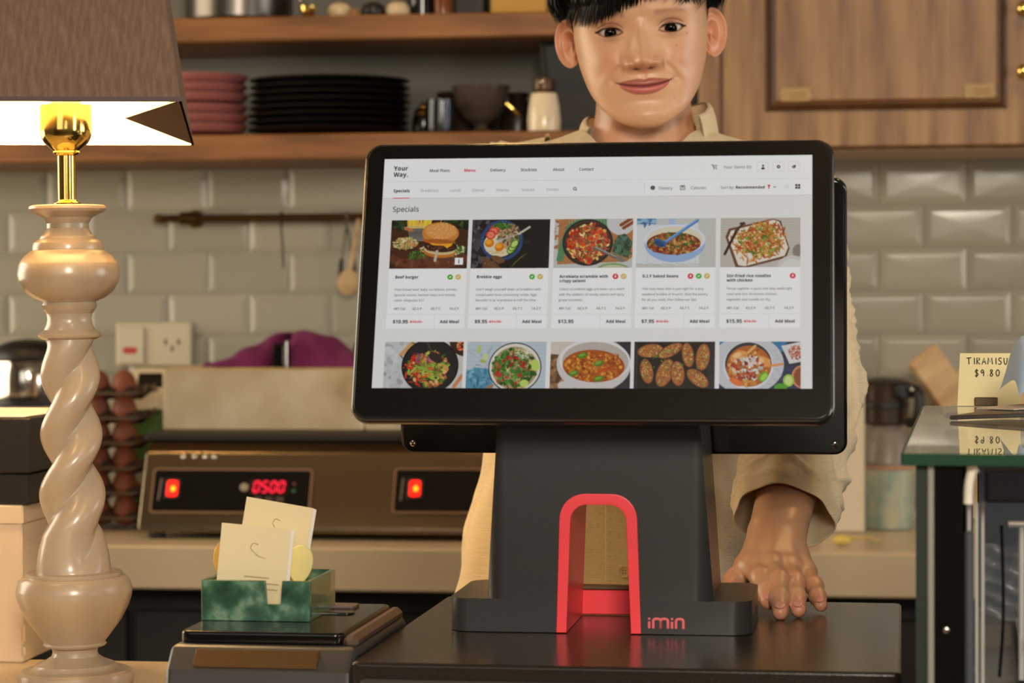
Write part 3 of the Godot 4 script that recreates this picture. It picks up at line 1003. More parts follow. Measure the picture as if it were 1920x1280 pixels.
func rail() -> void:
	var z := WALL + 0.05
	var a := at_z(302, 410, z)
	var b := at_z(960, 402, z)
	var r := thing("utensil_rail", "dark brass utensil rail fixed across the white tiles", "rail", Vector3((a.x + b.x) / 2, a.y, z))
	var half := (b.x - a.x) / 2
	part("bar", Geo.new().tube([Vector3(-half, 0, 0), Vector3(half, 0, 0)], 0.0072, 16).mesh(), M.old_brass, r)
	for x in [a.x + 0.052, b.x - 0.03]:
		var br := part("bracket", tube([Vector3(0, 0, -0.047), Vector3(0, 0, 0.0)], 0.006, 12), M.old_brass, r, Vector3(x - r.position.x, 0, 0))
		part("collar", tube([Vector3(-0.016, 0, 0), Vector3(0.016, 0, 0)], 0.0115, 16), M.old_brass, br)
		part("rose", Geo.new().slab(0.034, 0.034, 0.004, 0.0168, 0.001, 6).mesh(), M.brass, br, Vector3(0, 0, -0.044))
	part("finial", Geo.new().ball(Vector3(-half - 0.004, 0, 0), Vector3(0.011, 0.009, 0.009), 16).mesh(), M.old_brass, r)
	# things hanging from it, half hidden by the screen
	var p := at_z(528, 410, z)
	var strap := thing("hanging_strap", "thin dark leather strap hanging from the brass rail", "strap", Vector3(p.x, a.y, z))
	part("loop", Geo.new().tube(spline([Vector3(0, 0.0, 0.010), Vector3(0, 0.011, 0.0), Vector3(0, 0.0, -0.010), Vector3(0, -0.011, 0.0)], 5), 0.0016, 6).mesh(), M.rubber, strap)
	part("tail", Geo.new().tube(spline([Vector3(-0.001, -0.008, 0.002), Vector3(0.002, -0.04, 0.003), Vector3(0.004, -0.088, 0.002)], 5), 0.0034, 8, 0.4).mesh(), M.rubber, strap)
	p = at_z(652, 410, z)
	var tongs := thing("hanging_tongs", "steel tongs with dark grips hanging beside the screen's left edge", "tongs", Vector3(p.x, a.y, z + 0.004), 0)
	part("hook", Geo.new().tube(spline([Vector3(0, -0.022, 0.002), Vector3(0, 0.002, 0.012), Vector3(0, 0.010, -0.002), Vector3(0, -0.006, -0.010)], 5), 0.0016, 6).mesh(), M.chrome, tongs)
	for s in [-1, 1]:
		var arm := part("arm", Geo.new().tube(spline([Vector3(s * 0.002, -0.02, 0), Vector3(s * 0.008, -0.06, 0), Vector3(s * 0.012, -0.10, 0), Vector3(s * 0.010, -0.13, 0)], 5), 0.006, 8, 0.35).mesh(), M.chrome, tongs)
		part("grip", Geo.new().tube([Vector3(s * 0.011, -0.075, 0), Vector3(s * 0.0125, -0.10, 0), Vector3(s * 0.011, -0.118, 0)], [0.0075, 0.0095, 0.008], 10, 0.5).mesh(), M.black, arm)
	p = at_z(664, 410, z)
	var ladle := thing("wooden_spoon", "pale wooden spoon hanging right of the tongs by the screen", "spoon", Vector3(p.x + 0.012, a.y, z + 0.004), 0)
	ladle.rotation_degrees.z = -10
	part("handle", Geo.new().tube([Vector3(0, -0.004, 0.010), Vector3(0, -0.10, 0.008)], [0.0035, 0.0045], 10).mesh(), M.board, ladle)
	part("bowl", Geo.new().ball(Vector3(0, -0.118, 0.008), Vector3(0.02, 0.024, 0.006), 18).mesh(), M.board, ladle)
	# two black handled turners in a steel pot behind the griddle guard
	p = at_z(648, 690, -4.29)
	var pot := thing("tool_pot", "steel pot of black-handled turners behind the griddle cover", "pot", Vector3(p.x + 0.01, 0.9155, -4.302))
	part("pot", lathe([[0.036, 0], [0.039, 0.003], [0.040, 0.20], [0.038, 0.20], [0.036, 0.006], [0.001, 0.005]], 32), M.dull_steel, pot)
	for i in 2:
		var dx := [-0.012, 0.019][i] as float
		var t := thing("turner", ["black-handled turner standing in the steel pot, the left of two", "black-handled turner standing in the steel pot, nearer the screen"][i], "turner", Vector3(p.x + 0.004 + dx, 0.93, -4.302), 0, "turners in the steel pot")
		t.rotation_degrees.z = [-5, -3][i]
		part("shaft", tube([Vector3(0, 0.0, 0), Vector3(0, 0.26, 0)], 0.003, 8), M.chrome, t)
		part("handle", Geo.new().tube([Vector3(0, 0.22, 0), Vector3(0, 0.24, 0), Vector3(0, 0.285, 0), Vector3(0, 0.295, 0)], [0.005, 0.0072, 0.0075, 0.004], 12, 0.7).mesh(), M.black, t)


func bench_right() -> void:
	var y := 0.9155
	var p := at_y(1667, 990, 0.9155)
	var can := thing("canister", "pale teal ceramic canister with a pinkish rim on the right of the bench", "canister", Vector3(p.x, y, p.z))
	var glaze := grainy(mat(Color.WHITE, 0.3), noise_tex(0.006, [[0.0, rgb(120, 146, 138)], [0.5, rgb(158, 170, 154)], [1.0, rgb(188, 178, 140)]], 52, 3), Vector3(14, 7, 14))
	var ch := at_z(1667, 872, p.z).y - y
	part("body", lathe([[0.038, 0], [0.041, 0.003], [0.042, ch * 0.5], [0.041, ch - 0.006], [0.036, ch - 0.006], [0.001, ch - 0.01]], 44), glaze, can)
	part("rim", lathe([[0.040, ch - 0.007], [0.043, ch - 0.005], [0.044, ch], [0.041, ch + 0.003], [0.001, ch + 0.003]], 44), mat(rgb(178, 140, 116), 0.5), can)
	var bh := at_z(1660, 800, p.z).y - y - ch - 0.003
	var bowl := thing("grey_bowl", "upturned grey enamel bowl on top of the teal canister", "bowl", Vector3(p.x - 0.002, y + ch + 0.0035, p.z))
	part("body", lathe(smooth_profile([[0.044, 0.0], [0.043, 0.01], [0.036, bh * 0.6], [0.026, bh]]), 40), mat(rgb(132, 122, 112), 0.35), bowl)
	part("foot", lathe([[0.026, bh - 0.001], [0.026, bh + 0.003], [0.001, bh + 0.003]], 32), mat(rgb(132, 122, 112), 0.35), bowl)
	var sy := y + ch + bh + 0.007
	var pot := thing("brown_saucepan", "brown saucepan with a black handle and steel lid stacked on the grey bowl", "saucepan", Vector3(p.x - 0.006, sy, p.z))
	var ph := at_z(1650, 706, p.z).y - sy
	part("body", lathe([[0.033, 0], [0.0375, 0.004], [0.0385, ph * 0.7], [0.040, ph * 0.86], [0.036, ph * 0.86], [0.001, ph * 0.84]], 40), mat(rgb(58, 42, 28), 0.35, 0.2), pot)
	part("band", lathe([[0.0385, ph * 0.34], [0.0398, ph * 0.36], [0.0398, ph * 0.48], [0.0385, ph * 0.5]], 40), M.black, pot)
	part("lid", lathe([[0.042, ph * 0.86], [0.043, ph * 0.9], [0.03, ph * 0.98], [0.001, ph]], 40), M.dull_steel, pot)
	var han := part("handle", Geo.new().tube(spline([Vector3(0.034, ph * 0.72, 0.02), Vector3(0.050, ph * 0.74, 0.036), Vector3(0.055, ph * 0.5, 0.042), Vector3(0.050, ph * 0.12, 0.04), Vector3(0.038, ph * 0.05, 0.026)], 6), 0.0085, 12).mesh(), M.black, pot)
	part("clamp", Geo.new().slab(0.032, 0.024, 0.016, 0.005, 0.002).mesh(), M.black, han, Vector3(0.03, ph * 0.72, 0.036), Vector3(0, 40, 0))
	part("screw", Geo.new().ball(Vector3(0.042, ph * 0.76, 0.046), Vector3(0.004, 0.004, 0.003), 12).mesh(), M.chrome, pot)
	# tall cream board beside the arm
	var q := at_z(1598, 1000, -4.03)
	var bt := at_z(1600, 722, -4.05).y - y
	solo("cream_board", B(Vector3(0.075, bt, 0.018), 0.004), M.plastic_cream, "tall cream plastic cutting board upright behind the cashier's arm", "cutting board", Vector3(q.x - 0.017, y + bt / 2, -4.07), Vector3(0, 0, 0))
	# slanting wooden boards
	var w := at_z(1757, 715, -4.2)
	var wb := solo("wooden_board", Geo.new().slab(0.06, 0.30, 0.02, 0.006, 0.002).mesh(), M.board, "wooden chopping board slanting against the tiles left of the price card", "chopping board", Vector3(w.x + 0.058, w.y - 0.075, -4.22), Vector3(-4, 0, 36))
	wb.rotation_degrees.y = 24
	var w2 := at_z(1830, 760, -4.2)
	solo("wooden_board", Geo.new().slab(0.14, 0.26, 0.016, 0.01, 0.002).mesh(), mat(rgb(196, 168, 126), 0.6), "broad pale chopping board upright behind the price card", "chopping board", Vector3(w2.x + 0.03, 0.916 + 0.13, -4.3), Vector3(-3, 0, 0))
	# butter-yellow scoop
	var s := at_z(1592, 1003, -3.86)
	var sc := thing("yellow_scoop", "small yellow plastic scoop lying on the stone bench", "scoop", Vector3(s.x, y, -3.86), 25)
	part("bowl", Geo.new().ball(Vector3(-0.012, 0.0095, 0), Vector3(0.015, 0.0085, 0.013), 20).mesh(), mat(rgb(212, 190, 96), 0.4), sc)
	part("handle", Geo.new().tube([Vector3(0.0, 0.011, 0), Vector3(0.03, 0.012, 0), Vector3(0.05, 0.007, 0)], [0.005, 0.0035, 0.0045], 10, 0.6).mesh(), mat(rgb(196, 176, 104), 0.4), sc)


func counter() -> void:
	var c := thing("service_counter", "cream speckled stone service counter under the till and the lamp", "counter", Vector3(-1.35, 0, -1.9))
	part("slab", B(Vector3(2.76, 0.04, 0.94), 0.004), M.quartz, c, Vector3(0, TOP - 0.02, 0))
	part("base", B(Vector3(2.7, TOP - 0.04, 0.80), 0.004), M.black_wood, c, Vector3(0, (TOP - 0.04) / 2, 0.02))
	lamp()
	boxes()
	printer()
	cash_drawer()
	display_case()


func lamp() -> void:
	var ax := at_y(142, 1281, TOP)
	var d := 4600.0 / 2.31          # pixels in a metre at the lamp
	var l := thing("table_lamp", "carved pale twisted-column table lamp with a brown fabric shade", "lamp", Vector3(ax.x, TOP, ax.z))
	l.rotation_degrees.z = 0.55
	var Y := func(py: float) -> float: return (1281.0 - py) / d
	var wood := grainy(mat(Color.WHITE, 0.33), noise_tex(0.008, [[0.0, rgb(158, 138, 114)], [0.45, rgb(180, 162, 139)], [1.0, rgb(192, 176, 154)]], 61, 4), Vector3(5, 1.6, 5))
	wood.clearcoat_enabled = true
	wood.clearcoat = 0.5
	wood.clearcoat_roughness = 0.18
	wood.subsurf_scatter_enabled = true
	wood.subsurf_scatter_strength = 0.05
	var foot := []
	for q in [[104, 1281], [107, 1276], [107.5, 1268], [106, 1259], [100, 1254], [84, 1252.5], [78, 1249], [74, 1243], [56, 1236], [44, 1228], [41.5, 1221], [43, 1214], [47, 1211], [56, 1209.5], [59, 1206], [56, 1202.5], [58, 1199], [71, 1183], [88, 1160], [101, 1135], [107.5, 1115], [108, 1102], [103, 1086], [96, 1079], [90, 1077.5], [90, 1071.5], [86, 1070], [30, 1069]]: foot.append([q[0] / d, Y.call(q[1])])
	part("foot_bowl", Geo.new().lathe(foot, 72).mesh(28), wood, l)
	# barley twist of two strands
	var rings := []
	var y_lo: float = Y.call(1074)
	var y_hi: float = Y.call(626)
	for i in 181:
		var t := i / 180.0
		var y := lerpf(y_lo, y_hi, t)
		var py := 1281.0 - y * d
		var big: float = curve1([[626, 49], [700, 55], [760, 56], [826, 58], [926, 61.5], [1000, 64], [1050, 68], [1074, 69]], py) / d
		var wave: float = curve1([[626, 0.10], [650, 0.8], [680, 1.0], [990, 1.0], [1035, 0.7], [1060, 0.35], [1074, 0.12]], py)
		var e := big * 0.262 * wave
		var rho := big - e
		var lead := 226.0 / d
		var phase := TAU * (y - (1281.0 - 710.0) / d) / lead
		if py > 1000: phase = TAU * ((1281.0 - 1000.0) / d - (1281.0 - 710.0) / d + (y - (1281.0 - 1000.0) / d) * 0.5) / lead
		var ring := PackedVector3Array()
		for j in 96:
			var a := TAU * j / 96
			var f := a - phase
			var r := e * absf(cos(f)) + sqrt(maxf(rho * rho - pow(e * sin(f), 2.0), 0.0))
			ring.append(Vector3(cos(a) * r, y, -sin(a) * r))
		rings.append(ring)
	var net := Net.new()
	net.add(rings)
	part("twisted_column", net.mesh(), wood, l)
	var top := []
	for q in [[30, 640], [50, 636], [57, 632], [59, 628], [56, 624], [48, 618], [43, 608], [41, 598], [43, 588], [48, 581], [50, 578], [52, 572], [49, 567], [52, 565], [68, 558], [84, 545], [93, 528], [95, 513], [91, 494], [81, 480], [71, 472], [66, 469.5], [66, 462], [64, 456], [58, 451], [53, 449], [51, 444], [44, 438], [39, 429], [39, 420], [46, 409], [60, 402], [69, 398], [72, 393], [71, 388], [66, 386], [20, 385]]: top.append([q[0] / d, Y.call(q[1])])
	part("turned_top", Geo.new().lathe(top, 72).mesh(24), wood, l)
	var stem := []
	for q in [[26, 386], [25, 382], [19, 379], [17, 376], [17, 294], [22, 292], [25, 288], [24, 285], [30, 280], [41, 270], [47, 258], [48, 246], [48, 200], [46, 200], [46, 244], [10, 250]]: stem.append([q[0] / d, Y.call(q[1])])
	part("brass_stem", Geo.new().lathe(stem, 48, false, true).mesh(32), M.brass, l)
	# square shade, tilted
	var sh := Node3D.new()
	sh.name = "shade"
	l.add_child(sh)
	var near_y: float = Y.call(211)
	sh.position = Vector3(-0.006, near_y - 0.012, 0.0)
	sh.rotation_degrees = Vector3(-6.0, 12.5, -0.6)
	var fabric := grainy(mat(Color.WHITE, 0.95), noise_tex(0.03, [[0.0, rgb(96, 76, 66)], [0.5, rgb(112, 89, 77)], [1.0, rgb(130, 104, 88)]], 63, 5), Vector3(22, 4.5, 22))
	fabric.backlight_enabled = true
	fabric.backlight = Color(0.16, 0.10, 0.06)
	var liner := mat(rgb(250, 240, 216), 0.7)
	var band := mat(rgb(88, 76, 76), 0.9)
	var hb := 0.119
	var ht := 0.083
	var hh := 0.235
	var outer := []
	var inner := []
	for k in 2:
		var s: float = [hb, ht][k]
		var y: float = k * hh
		outer.append(PackedVector3Array([Vector3(s, y, s), Vector3(s, y, -s), Vector3(-s, y, -s), Vector3(-s, y, s)]))
		s -= 0.0022
		inner.append(PackedVector3Array([Vector3(-s, y, s), Vector3(-s, y, -s), Vector3(s, y, -s), Vector3(s, y, s)]))
	part("shade_fabric", Geo.new().loft(outer, false, false).mesh(20), fabric, sh)
	part("shade_lining", Geo.new().loft(inner, false, false).mesh(20), liner, sh)
	for y in [0.0, hh - 0.006]:
		var hem := Geo.new()
		var s0 := lerpf(hb, ht, y / hh) + 0.0006
		hem.loft([PackedVector3Array([Vector3(s0, y, s0), Vector3(s0, y, -s0), Vector3(-s0, y, -s0), Vector3(-s0, y, s0)]), PackedVector3Array([Vector3(s0 - 0.0007, y + 0.0042, s0 - 0.0007), Vector3(s0 - 0.0007, y + 0.0042, -s0 + 0.0007), Vector3(-s0 + 0.0007, y + 0.0042, -s0 + 0.0007), Vector3(-s0 + 0.0007, y + 0.0042, s0 - 0.0007)])], false, false)
		part("hem_band", hem.mesh(20), band, sh)
	# thin dark triangle added across the near right corner
	var dark_tri := Geo.new()
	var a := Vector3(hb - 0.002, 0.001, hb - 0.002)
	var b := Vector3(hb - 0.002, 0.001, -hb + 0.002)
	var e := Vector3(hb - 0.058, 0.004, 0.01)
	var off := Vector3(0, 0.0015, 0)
	dark_tri.tri(a, e, b); dark_tri.tri(a + off, b + off, e + off)
	for s in [[a, e], [e, b], [b, a]]: dark_tri.quad(s[1], s[0], s[0] + off, s[1] + off)
	part("corner_triangle", dark_tri.mesh(20), band, sh)
	var bulb := mat(rgb(255, 226, 170), 0.5)
	bulb.emission_enabled = true
	bulb.emission = rgb(255, 216, 156)
	bulb.emission_energy_multiplier = 9.0
	var by: float = Y.call(200) + 0.045
	part("bulb", Geo.new().ball(Vector3.ZERO, Vector3(0.028, 0.034, 0.028), 28).mesh(), bulb, l, Vector3(0, by, 0))
	part("bulb_neck", lathe([[0.013, -0.05], [0.0145, -0.04], [0.016, -0.026], [0.012, -0.02]], 24), M.white, l, Vector3(0, by, 0))
	var light := OmniLight3D.new()
	light.name = "bulb_light"
	light.position = Vector3(0, by, 0)
	light.light_color = Color(1.0, 0.82, 0.56)
	light.light_energy = 0.55
	light.light_size = 0.028
	light.omni_range = 8
	light.omni_attenuation = 2.0
	light.shadow_enabled = true
	l.add_child(light)


func boxes() -> void:
	var z := -2.33
	var tl := at_z(176, 945, z - 0.24)
	var h := at_z(60, 948, z).y - TOP
	var card := mat(rgb(216, 196, 168), 0.75)
	var b := thing("cream_box", "cream cardboard box standing on the counter behind the twisted lamp", "box", Vector3(tl.x - 0.152, TOP, z - 0.12), 0)
	part("carton", B(Vector3(0.30, h - 0.012, 0.22), 0.002), card, b, Vector3(0, (h - 0.012) / 2, 0))
	part("lid", B(Vector3(0.304, 0.02, 0.224), 0.002), card, b, Vector3(0, h - 0.010, 0))
	part("tear_strip", Geo.new().box(Vector3(0.004, 0.018, 0.004), Vector3(0.1515, 0.030, 0.111)).box(Vector3(0.004, 0.01, 0.004), Vector3(0.1515, 0.012, 0.111)).mesh(), card, b)
	var rx := at_z(50, 860, z + 0.02).x
	var h2 := at_z(40, 786, z).y - TOP - h
	var k := thing("black_box", "matt black lidded box on top of the cream box", "box", Vector3(rx - 0.10, TOP + h + 0.0005, z - 0.10), -3)
	part("tray", B(Vector3(0.196, h2 * 0.36, 0.176), 0.0015), M.black, k, Vector3(0, h2 * 0.18, 0))
	part("lid", B(Vector3(0.20, h2 * 0.64, 0.18), 0.0015), M.black, k, Vector3(0, h2 * 0.685, 0))
	solo("lamplit_top", B(Vector3(0.19, 0.0015, 0.17), 0.0004), M.white, "white layer painting lamplight along the top of the black lidded box", "paper", Vector3(rx - 0.103, TOP + h + h2 * 1.006 + 0.0015, z - 0.10), Vector3(0, -3, 0))  # white layer added for the lamplight on the box's top edge


func printer() -> void:
	var h := 1.055
	var fl := at_y(318, 1186, h)
	var fr := at_y(672, 1190, h)
	var z := (fl.z + fr.z) / 2
	var w := fr.x - fl.x
	var back := at_y(755, 1132, h)
	var depth := z - back.z
	var p := thing("receipt_printer", "black boxy receipt printer underneath the green card holder", "printer", Vector3((fl.x + fr.x) / 2, TOP, z), -1.5)
	var ph := h - TOP
	var dark := mat(rgb(52, 51, 52), 0.42)
	var body := Geo.new()
	body.xf = Transform3D(Basis(Vector3(0, 0, -1), Vector3.UP, Vector3.RIGHT), Vector3.ZERO)
	var prof := PackedVector2Array()
	for q in [Vector2(-depth, 0.001), Vector2(0.022, 0.001), Vector2(0.022, ph - 0.048), Vector2(0.020, ph - 0.042), Vector2(0.018, ph - 0.026), Vector2(0.004, ph - 0.011), Vector2(0.0, ph - 0.009), Vector2(-depth + 0.006, ph - 0.009), Vector2(-depth, ph - 0.014)]: prof.append(Vector2(-q.x, q.y))
	prof.reverse()
	body.prism(prof, -w / 2, w / 2, 0.006, 3)
	part("housing", body.mesh(30), dark, p)
	var lid := part("top_cover", Geo.new().block(Vector3(w - 0.018, 0.010, depth - 0.008), Vector3(-0.004, ph - 0.0095, -depth / 2 - 0.002), 0.008, 0.0025).mesh(), M.gloss_black, p)
	part("side_rail", B(Vector3(0.012, 0.011, depth - 0.012), 0.004), mat(rgb(86, 68, 58), 0.4), p, Vector3(w / 2 - 0.0075, ph - 0.0065, -depth / 2))
	part("front_bevel", Geo.new().box(Vector3(w - 0.05, 0.0165, 0.003), Vector3(0, 0, 0), 0.001).mesh(), mat(rgb(96, 72, 44), 0.28, 0.4), p, Vector3(-0.003, ph - 0.0178, 0.0115), Vector3(-43, 0, 0))  # the strip's gold colour stands in for a warm reflection
	part("feed_button", Geo.new().block(Vector3(0.052, 0.003, 0.02), Vector3(w / 2 - 0.062, ph, -depth + 0.028), 0.004, 0.001).mesh(), mat(rgb(92, 80, 74), 0.35), p)
	part("paper_slot", Geo.new().block(Vector3(0.072, 0.0018, 0.016), Vector3(w / 2 - 0.066, ph, -depth + 0.066), 0.006, 0.0008).mesh(), M.gloss_black, p)
	for x in [-w / 2 + 0.028, w / 2 - 0.05]:
		part("panel_seam", B(Vector3(0.0012, 0.046, 0.001), 0.0003), M.gloss_black, p, Vector3(x, ph - 0.065, 0.0222))
	part("panel_seam", B(Vector3(w - 0.08, 0.0012, 0.001), 0.0003), M.gloss_black, p, Vector3(-0.011, ph - 0.055, 0.0218))
	# green marble card holder
	var a := at_y(377, 1164, h)
	var b := at_y(582, 1167, h)
	var e := at_y(629, 1140, h)
	var hw := b.x - a.x
	var hd := (a.z + b.z) / 2 - e.z
	var hh := at_z(480, 1090, a.z).y - h
	var marble := grainy(mat(Color.WHITE, 0.22), noise_tex(0.022, [[0.0, rgb(34, 62, 50)], [0.4, rgb(50, 86, 68)], [0.6, rgb(70, 108, 88)], [0.8, rgb(116, 146, 124)], [1.0, rgb(84, 120, 100)]], 71, 6), Vector3(6, 6, 6))
	var hp := Vector3((a.x + b.x) / 2, h + 0.0006, (a.z + b.z) / 2)
	var holder := thing("card_holder", "green marbled open card holder standing on the receipt printer", "card holder", hp, -1.5)
	var front := PackedVector2Array([Vector2(-hw / 2, 0), Vector2(hw / 2, 0), Vector2(hw / 2, hh), Vector2(hw * 0.245, hh), Vector2(hw * 0.23, hh * 0.42), Vector2(hw * 0.10, hh * 0.42), Vector2(hw * 0.085, hh), Vector2(-hw / 2, hh)])
	part("front_plate", Geo.new().prism(front, -0.005, 0, 0.0005).mesh(30), marble, holder)
	part("back_plate", B(Vector3(hw - 0.008, hh, 0.004), 0.0006), marble, holder, Vector3(0, hh / 2, -hd + 0.002))
	part("divider", B(Vector3(hw - 0.008, hh * 0.8, 0.003), 0.0006), marble, holder, Vector3(0, hh * 0.4, -hd * 0.5))
	var smoky := mat(Color(0.42, 0.56, 0.46, 0.35), 0.08)
	smoky.transparency = BaseMaterial3D.TRANSPARENCY_ALPHA
	for s in [-1, 1]:
		part("side_plate", B(Vector3(0.004, hh, hd - 0.006), 0.0006), smoky if s == 1 else marble, holder, Vector3(s * (hw / 2 - 0.002), hh / 2, -hd / 2 - 0.002))
	part("base_plate", B(Vector3(hw - 0.008, 0.004, hd - 0.006), 0.0006), mat(rgb(36, 150, 92), 0.2), holder, Vector3(0, 0.0025, -hd / 2 - 0.002))
	# business cards
	var cw := at_z(548, 1000, hp.z).x - at_z(412, 1000, hp.z).x
	for k in 2:
		var cz := [hp.z - hd * 0.26, hp.z - hd * 0.76][k] as float
		var tl := at_z([416, 460][k], [980, 936][k], cz)
		var tr := at_z([546, 590][k], [991, 947][k], cz)
		var c := thing("card_pack", ["cream business cards in the front slot of the green holder", "cream business cards standing taller in the rear slot"][k], "cards", Vector3.ZERO, 0, "business cards")
		var ang := [-4.6, -8.5][k] as float
		var hgt := [0.083, 0.090][k] as float
		var base := (tl + tr) / 2
		c.position = Vector3(base.x, base.y, cz)
		c.rotation_degrees = Vector3(-5.0, [0, -6][k], ang)
		var wide := (tr - tl).length()
		var n := 4
		for i in n:
			part("business_card", B(Vector3(wide, hgt, 0.0005), 0.0001), M.paper if i == 0 else M.card_edge, c, Vector3(0.0007 * i, -hgt / 2 - 0.0003 * i, -0.0009 * i))
		var ink := Geo.new()
		ink.tube(spline([Vector3(0.002, 0.004, 0), Vector3(-0.002, 0.005, 0), Vector3(-0.004, 0.001, 0), Vector3(0.000, -0.003, 0), Vector3(0.005, -0.006, 0)], 5), 0.0004, 6)
		ink.tube([Vector3(0.001, -0.0045, 0), Vector3(0.009, -0.0065, 0)], 0.0003, 6)
		part("printed_emblem", ink.mesh(), M.faint_ink, c, Vector3(0.001, -0.019, 0.0003))
		var lines := Geo.new()
		for q in [[0.0, 0.022], [0.0, 0.040], [0.0, 0.036]]: lines.box(Vector3(q[1], 0.0009, 0.0002), Vector3(0, 0, 0), 0.00005)
		lines = Geo.new()
		lines.box(Vector3(wide * 0.36, 0.0012, 0.0002), Vector3(0, 0.004, 0), 0.00005)
		lines.box(Vector3(wide * 0.66, 0.0010, 0.0002), Vector3(0, -0.0005, 0), 0.00005)
		lines.box(Vector3(wide * 0.60, 0.0010, 0.0002), Vector3(0.001, -0.005, 0), 0.00005)
		part("printed_line", lines.mesh(20), M.faint_ink, c, Vector3(0.004, -0.045, 0.0004))
	var op := at_z(563, 1086, hp.z - hd * 0.42)
	var sh := PackedVector2Array()
	for i in 28:
		var t := TAU * i / 28
		sh.append(Vector2(cos(t) * (0.0105 + 0.0022 * sin(t)), sin(t) * 0.0155))
	solo("cream_paddle", Geo.new().prism(sh, -0.0012, 0.0012, 0.0005).mesh(40), mat(rgb(206, 196, 130), 0.4), "pale yellow oval paddle standing in the card holder's right end", "paddle", op + Vector3(0, 0.012, 0), Vector3(-8, 0, -4))
	var og := at_z(410, 1036, hp.z - hd * 0.5)
	solo("gold_tag", Geo.new().prism(sh, -0.001, 0.001, 0.0004).mesh(40), mat(rgb(196, 150, 60), 0.35, 0.3), "golden tag peeping out left of the business cards", "tag", og + Vector3(0.006, -0.004, 0), Vector3(-8, 0, -14))


func cash_drawer() -> void:
	var fl := at_y(665, 1243, DRAWER)
	var fr := at_y(1702, 1260, DRAWER)
	var w := fr.x - fl.x
	var d := 0.40
	var skin := mat(rgb(34, 29, 26), 0.21)
	relief(skin, noise_tex(0.2, [], 81, 2, true), 0.05)
	skin.uv1_triplanar = true
	skin.uv1_scale = Vector3(7, 7, 7)
	var o := thing("cash_drawer", "wide black cash drawer carrying the touch-screen till", "cash drawer", Vector3((fl.x + fr.x) / 2, TOP, (fl.z + fr.z) / 2 - d / 2), -1.3)
	var h := DRAWER - TOP
	part("case", Geo.new().block(Vector3(w, h - 0.004, d), Vector3(0, 0.004, 0), 0.006, 0.003).mesh(), skin, o)
	part("drawer_front", Geo.new().slab(w - 0.016, h - 0.020, 0.006, 0.004, 0.002).mesh(), mat(rgb(50, 51, 48), 0.5), o, Vector3(0, h / 2 - 0.002, d / 2 + 0.002))
	part("lock", lathe([[0.009, 0.0], [0.009, 0.003], [0.007, 0.004], [0.001, 0.004]], 24), M.chrome, o, Vector3(0, h / 2, d / 2 + 0.005), Vector3(90, 0, 0))
	for sx in [-1, 1]:
		for sz in [-1, 1]:
			part("foot", lathe([[0.011, 0.0], [0.012, 0.001], [0.012, 0.0045], [0.001, 0.0045]], 16), M.rubber, o, Vector3(sx * (w / 2 - 0.03), 0, sz * (d / 2 - 0.03)))


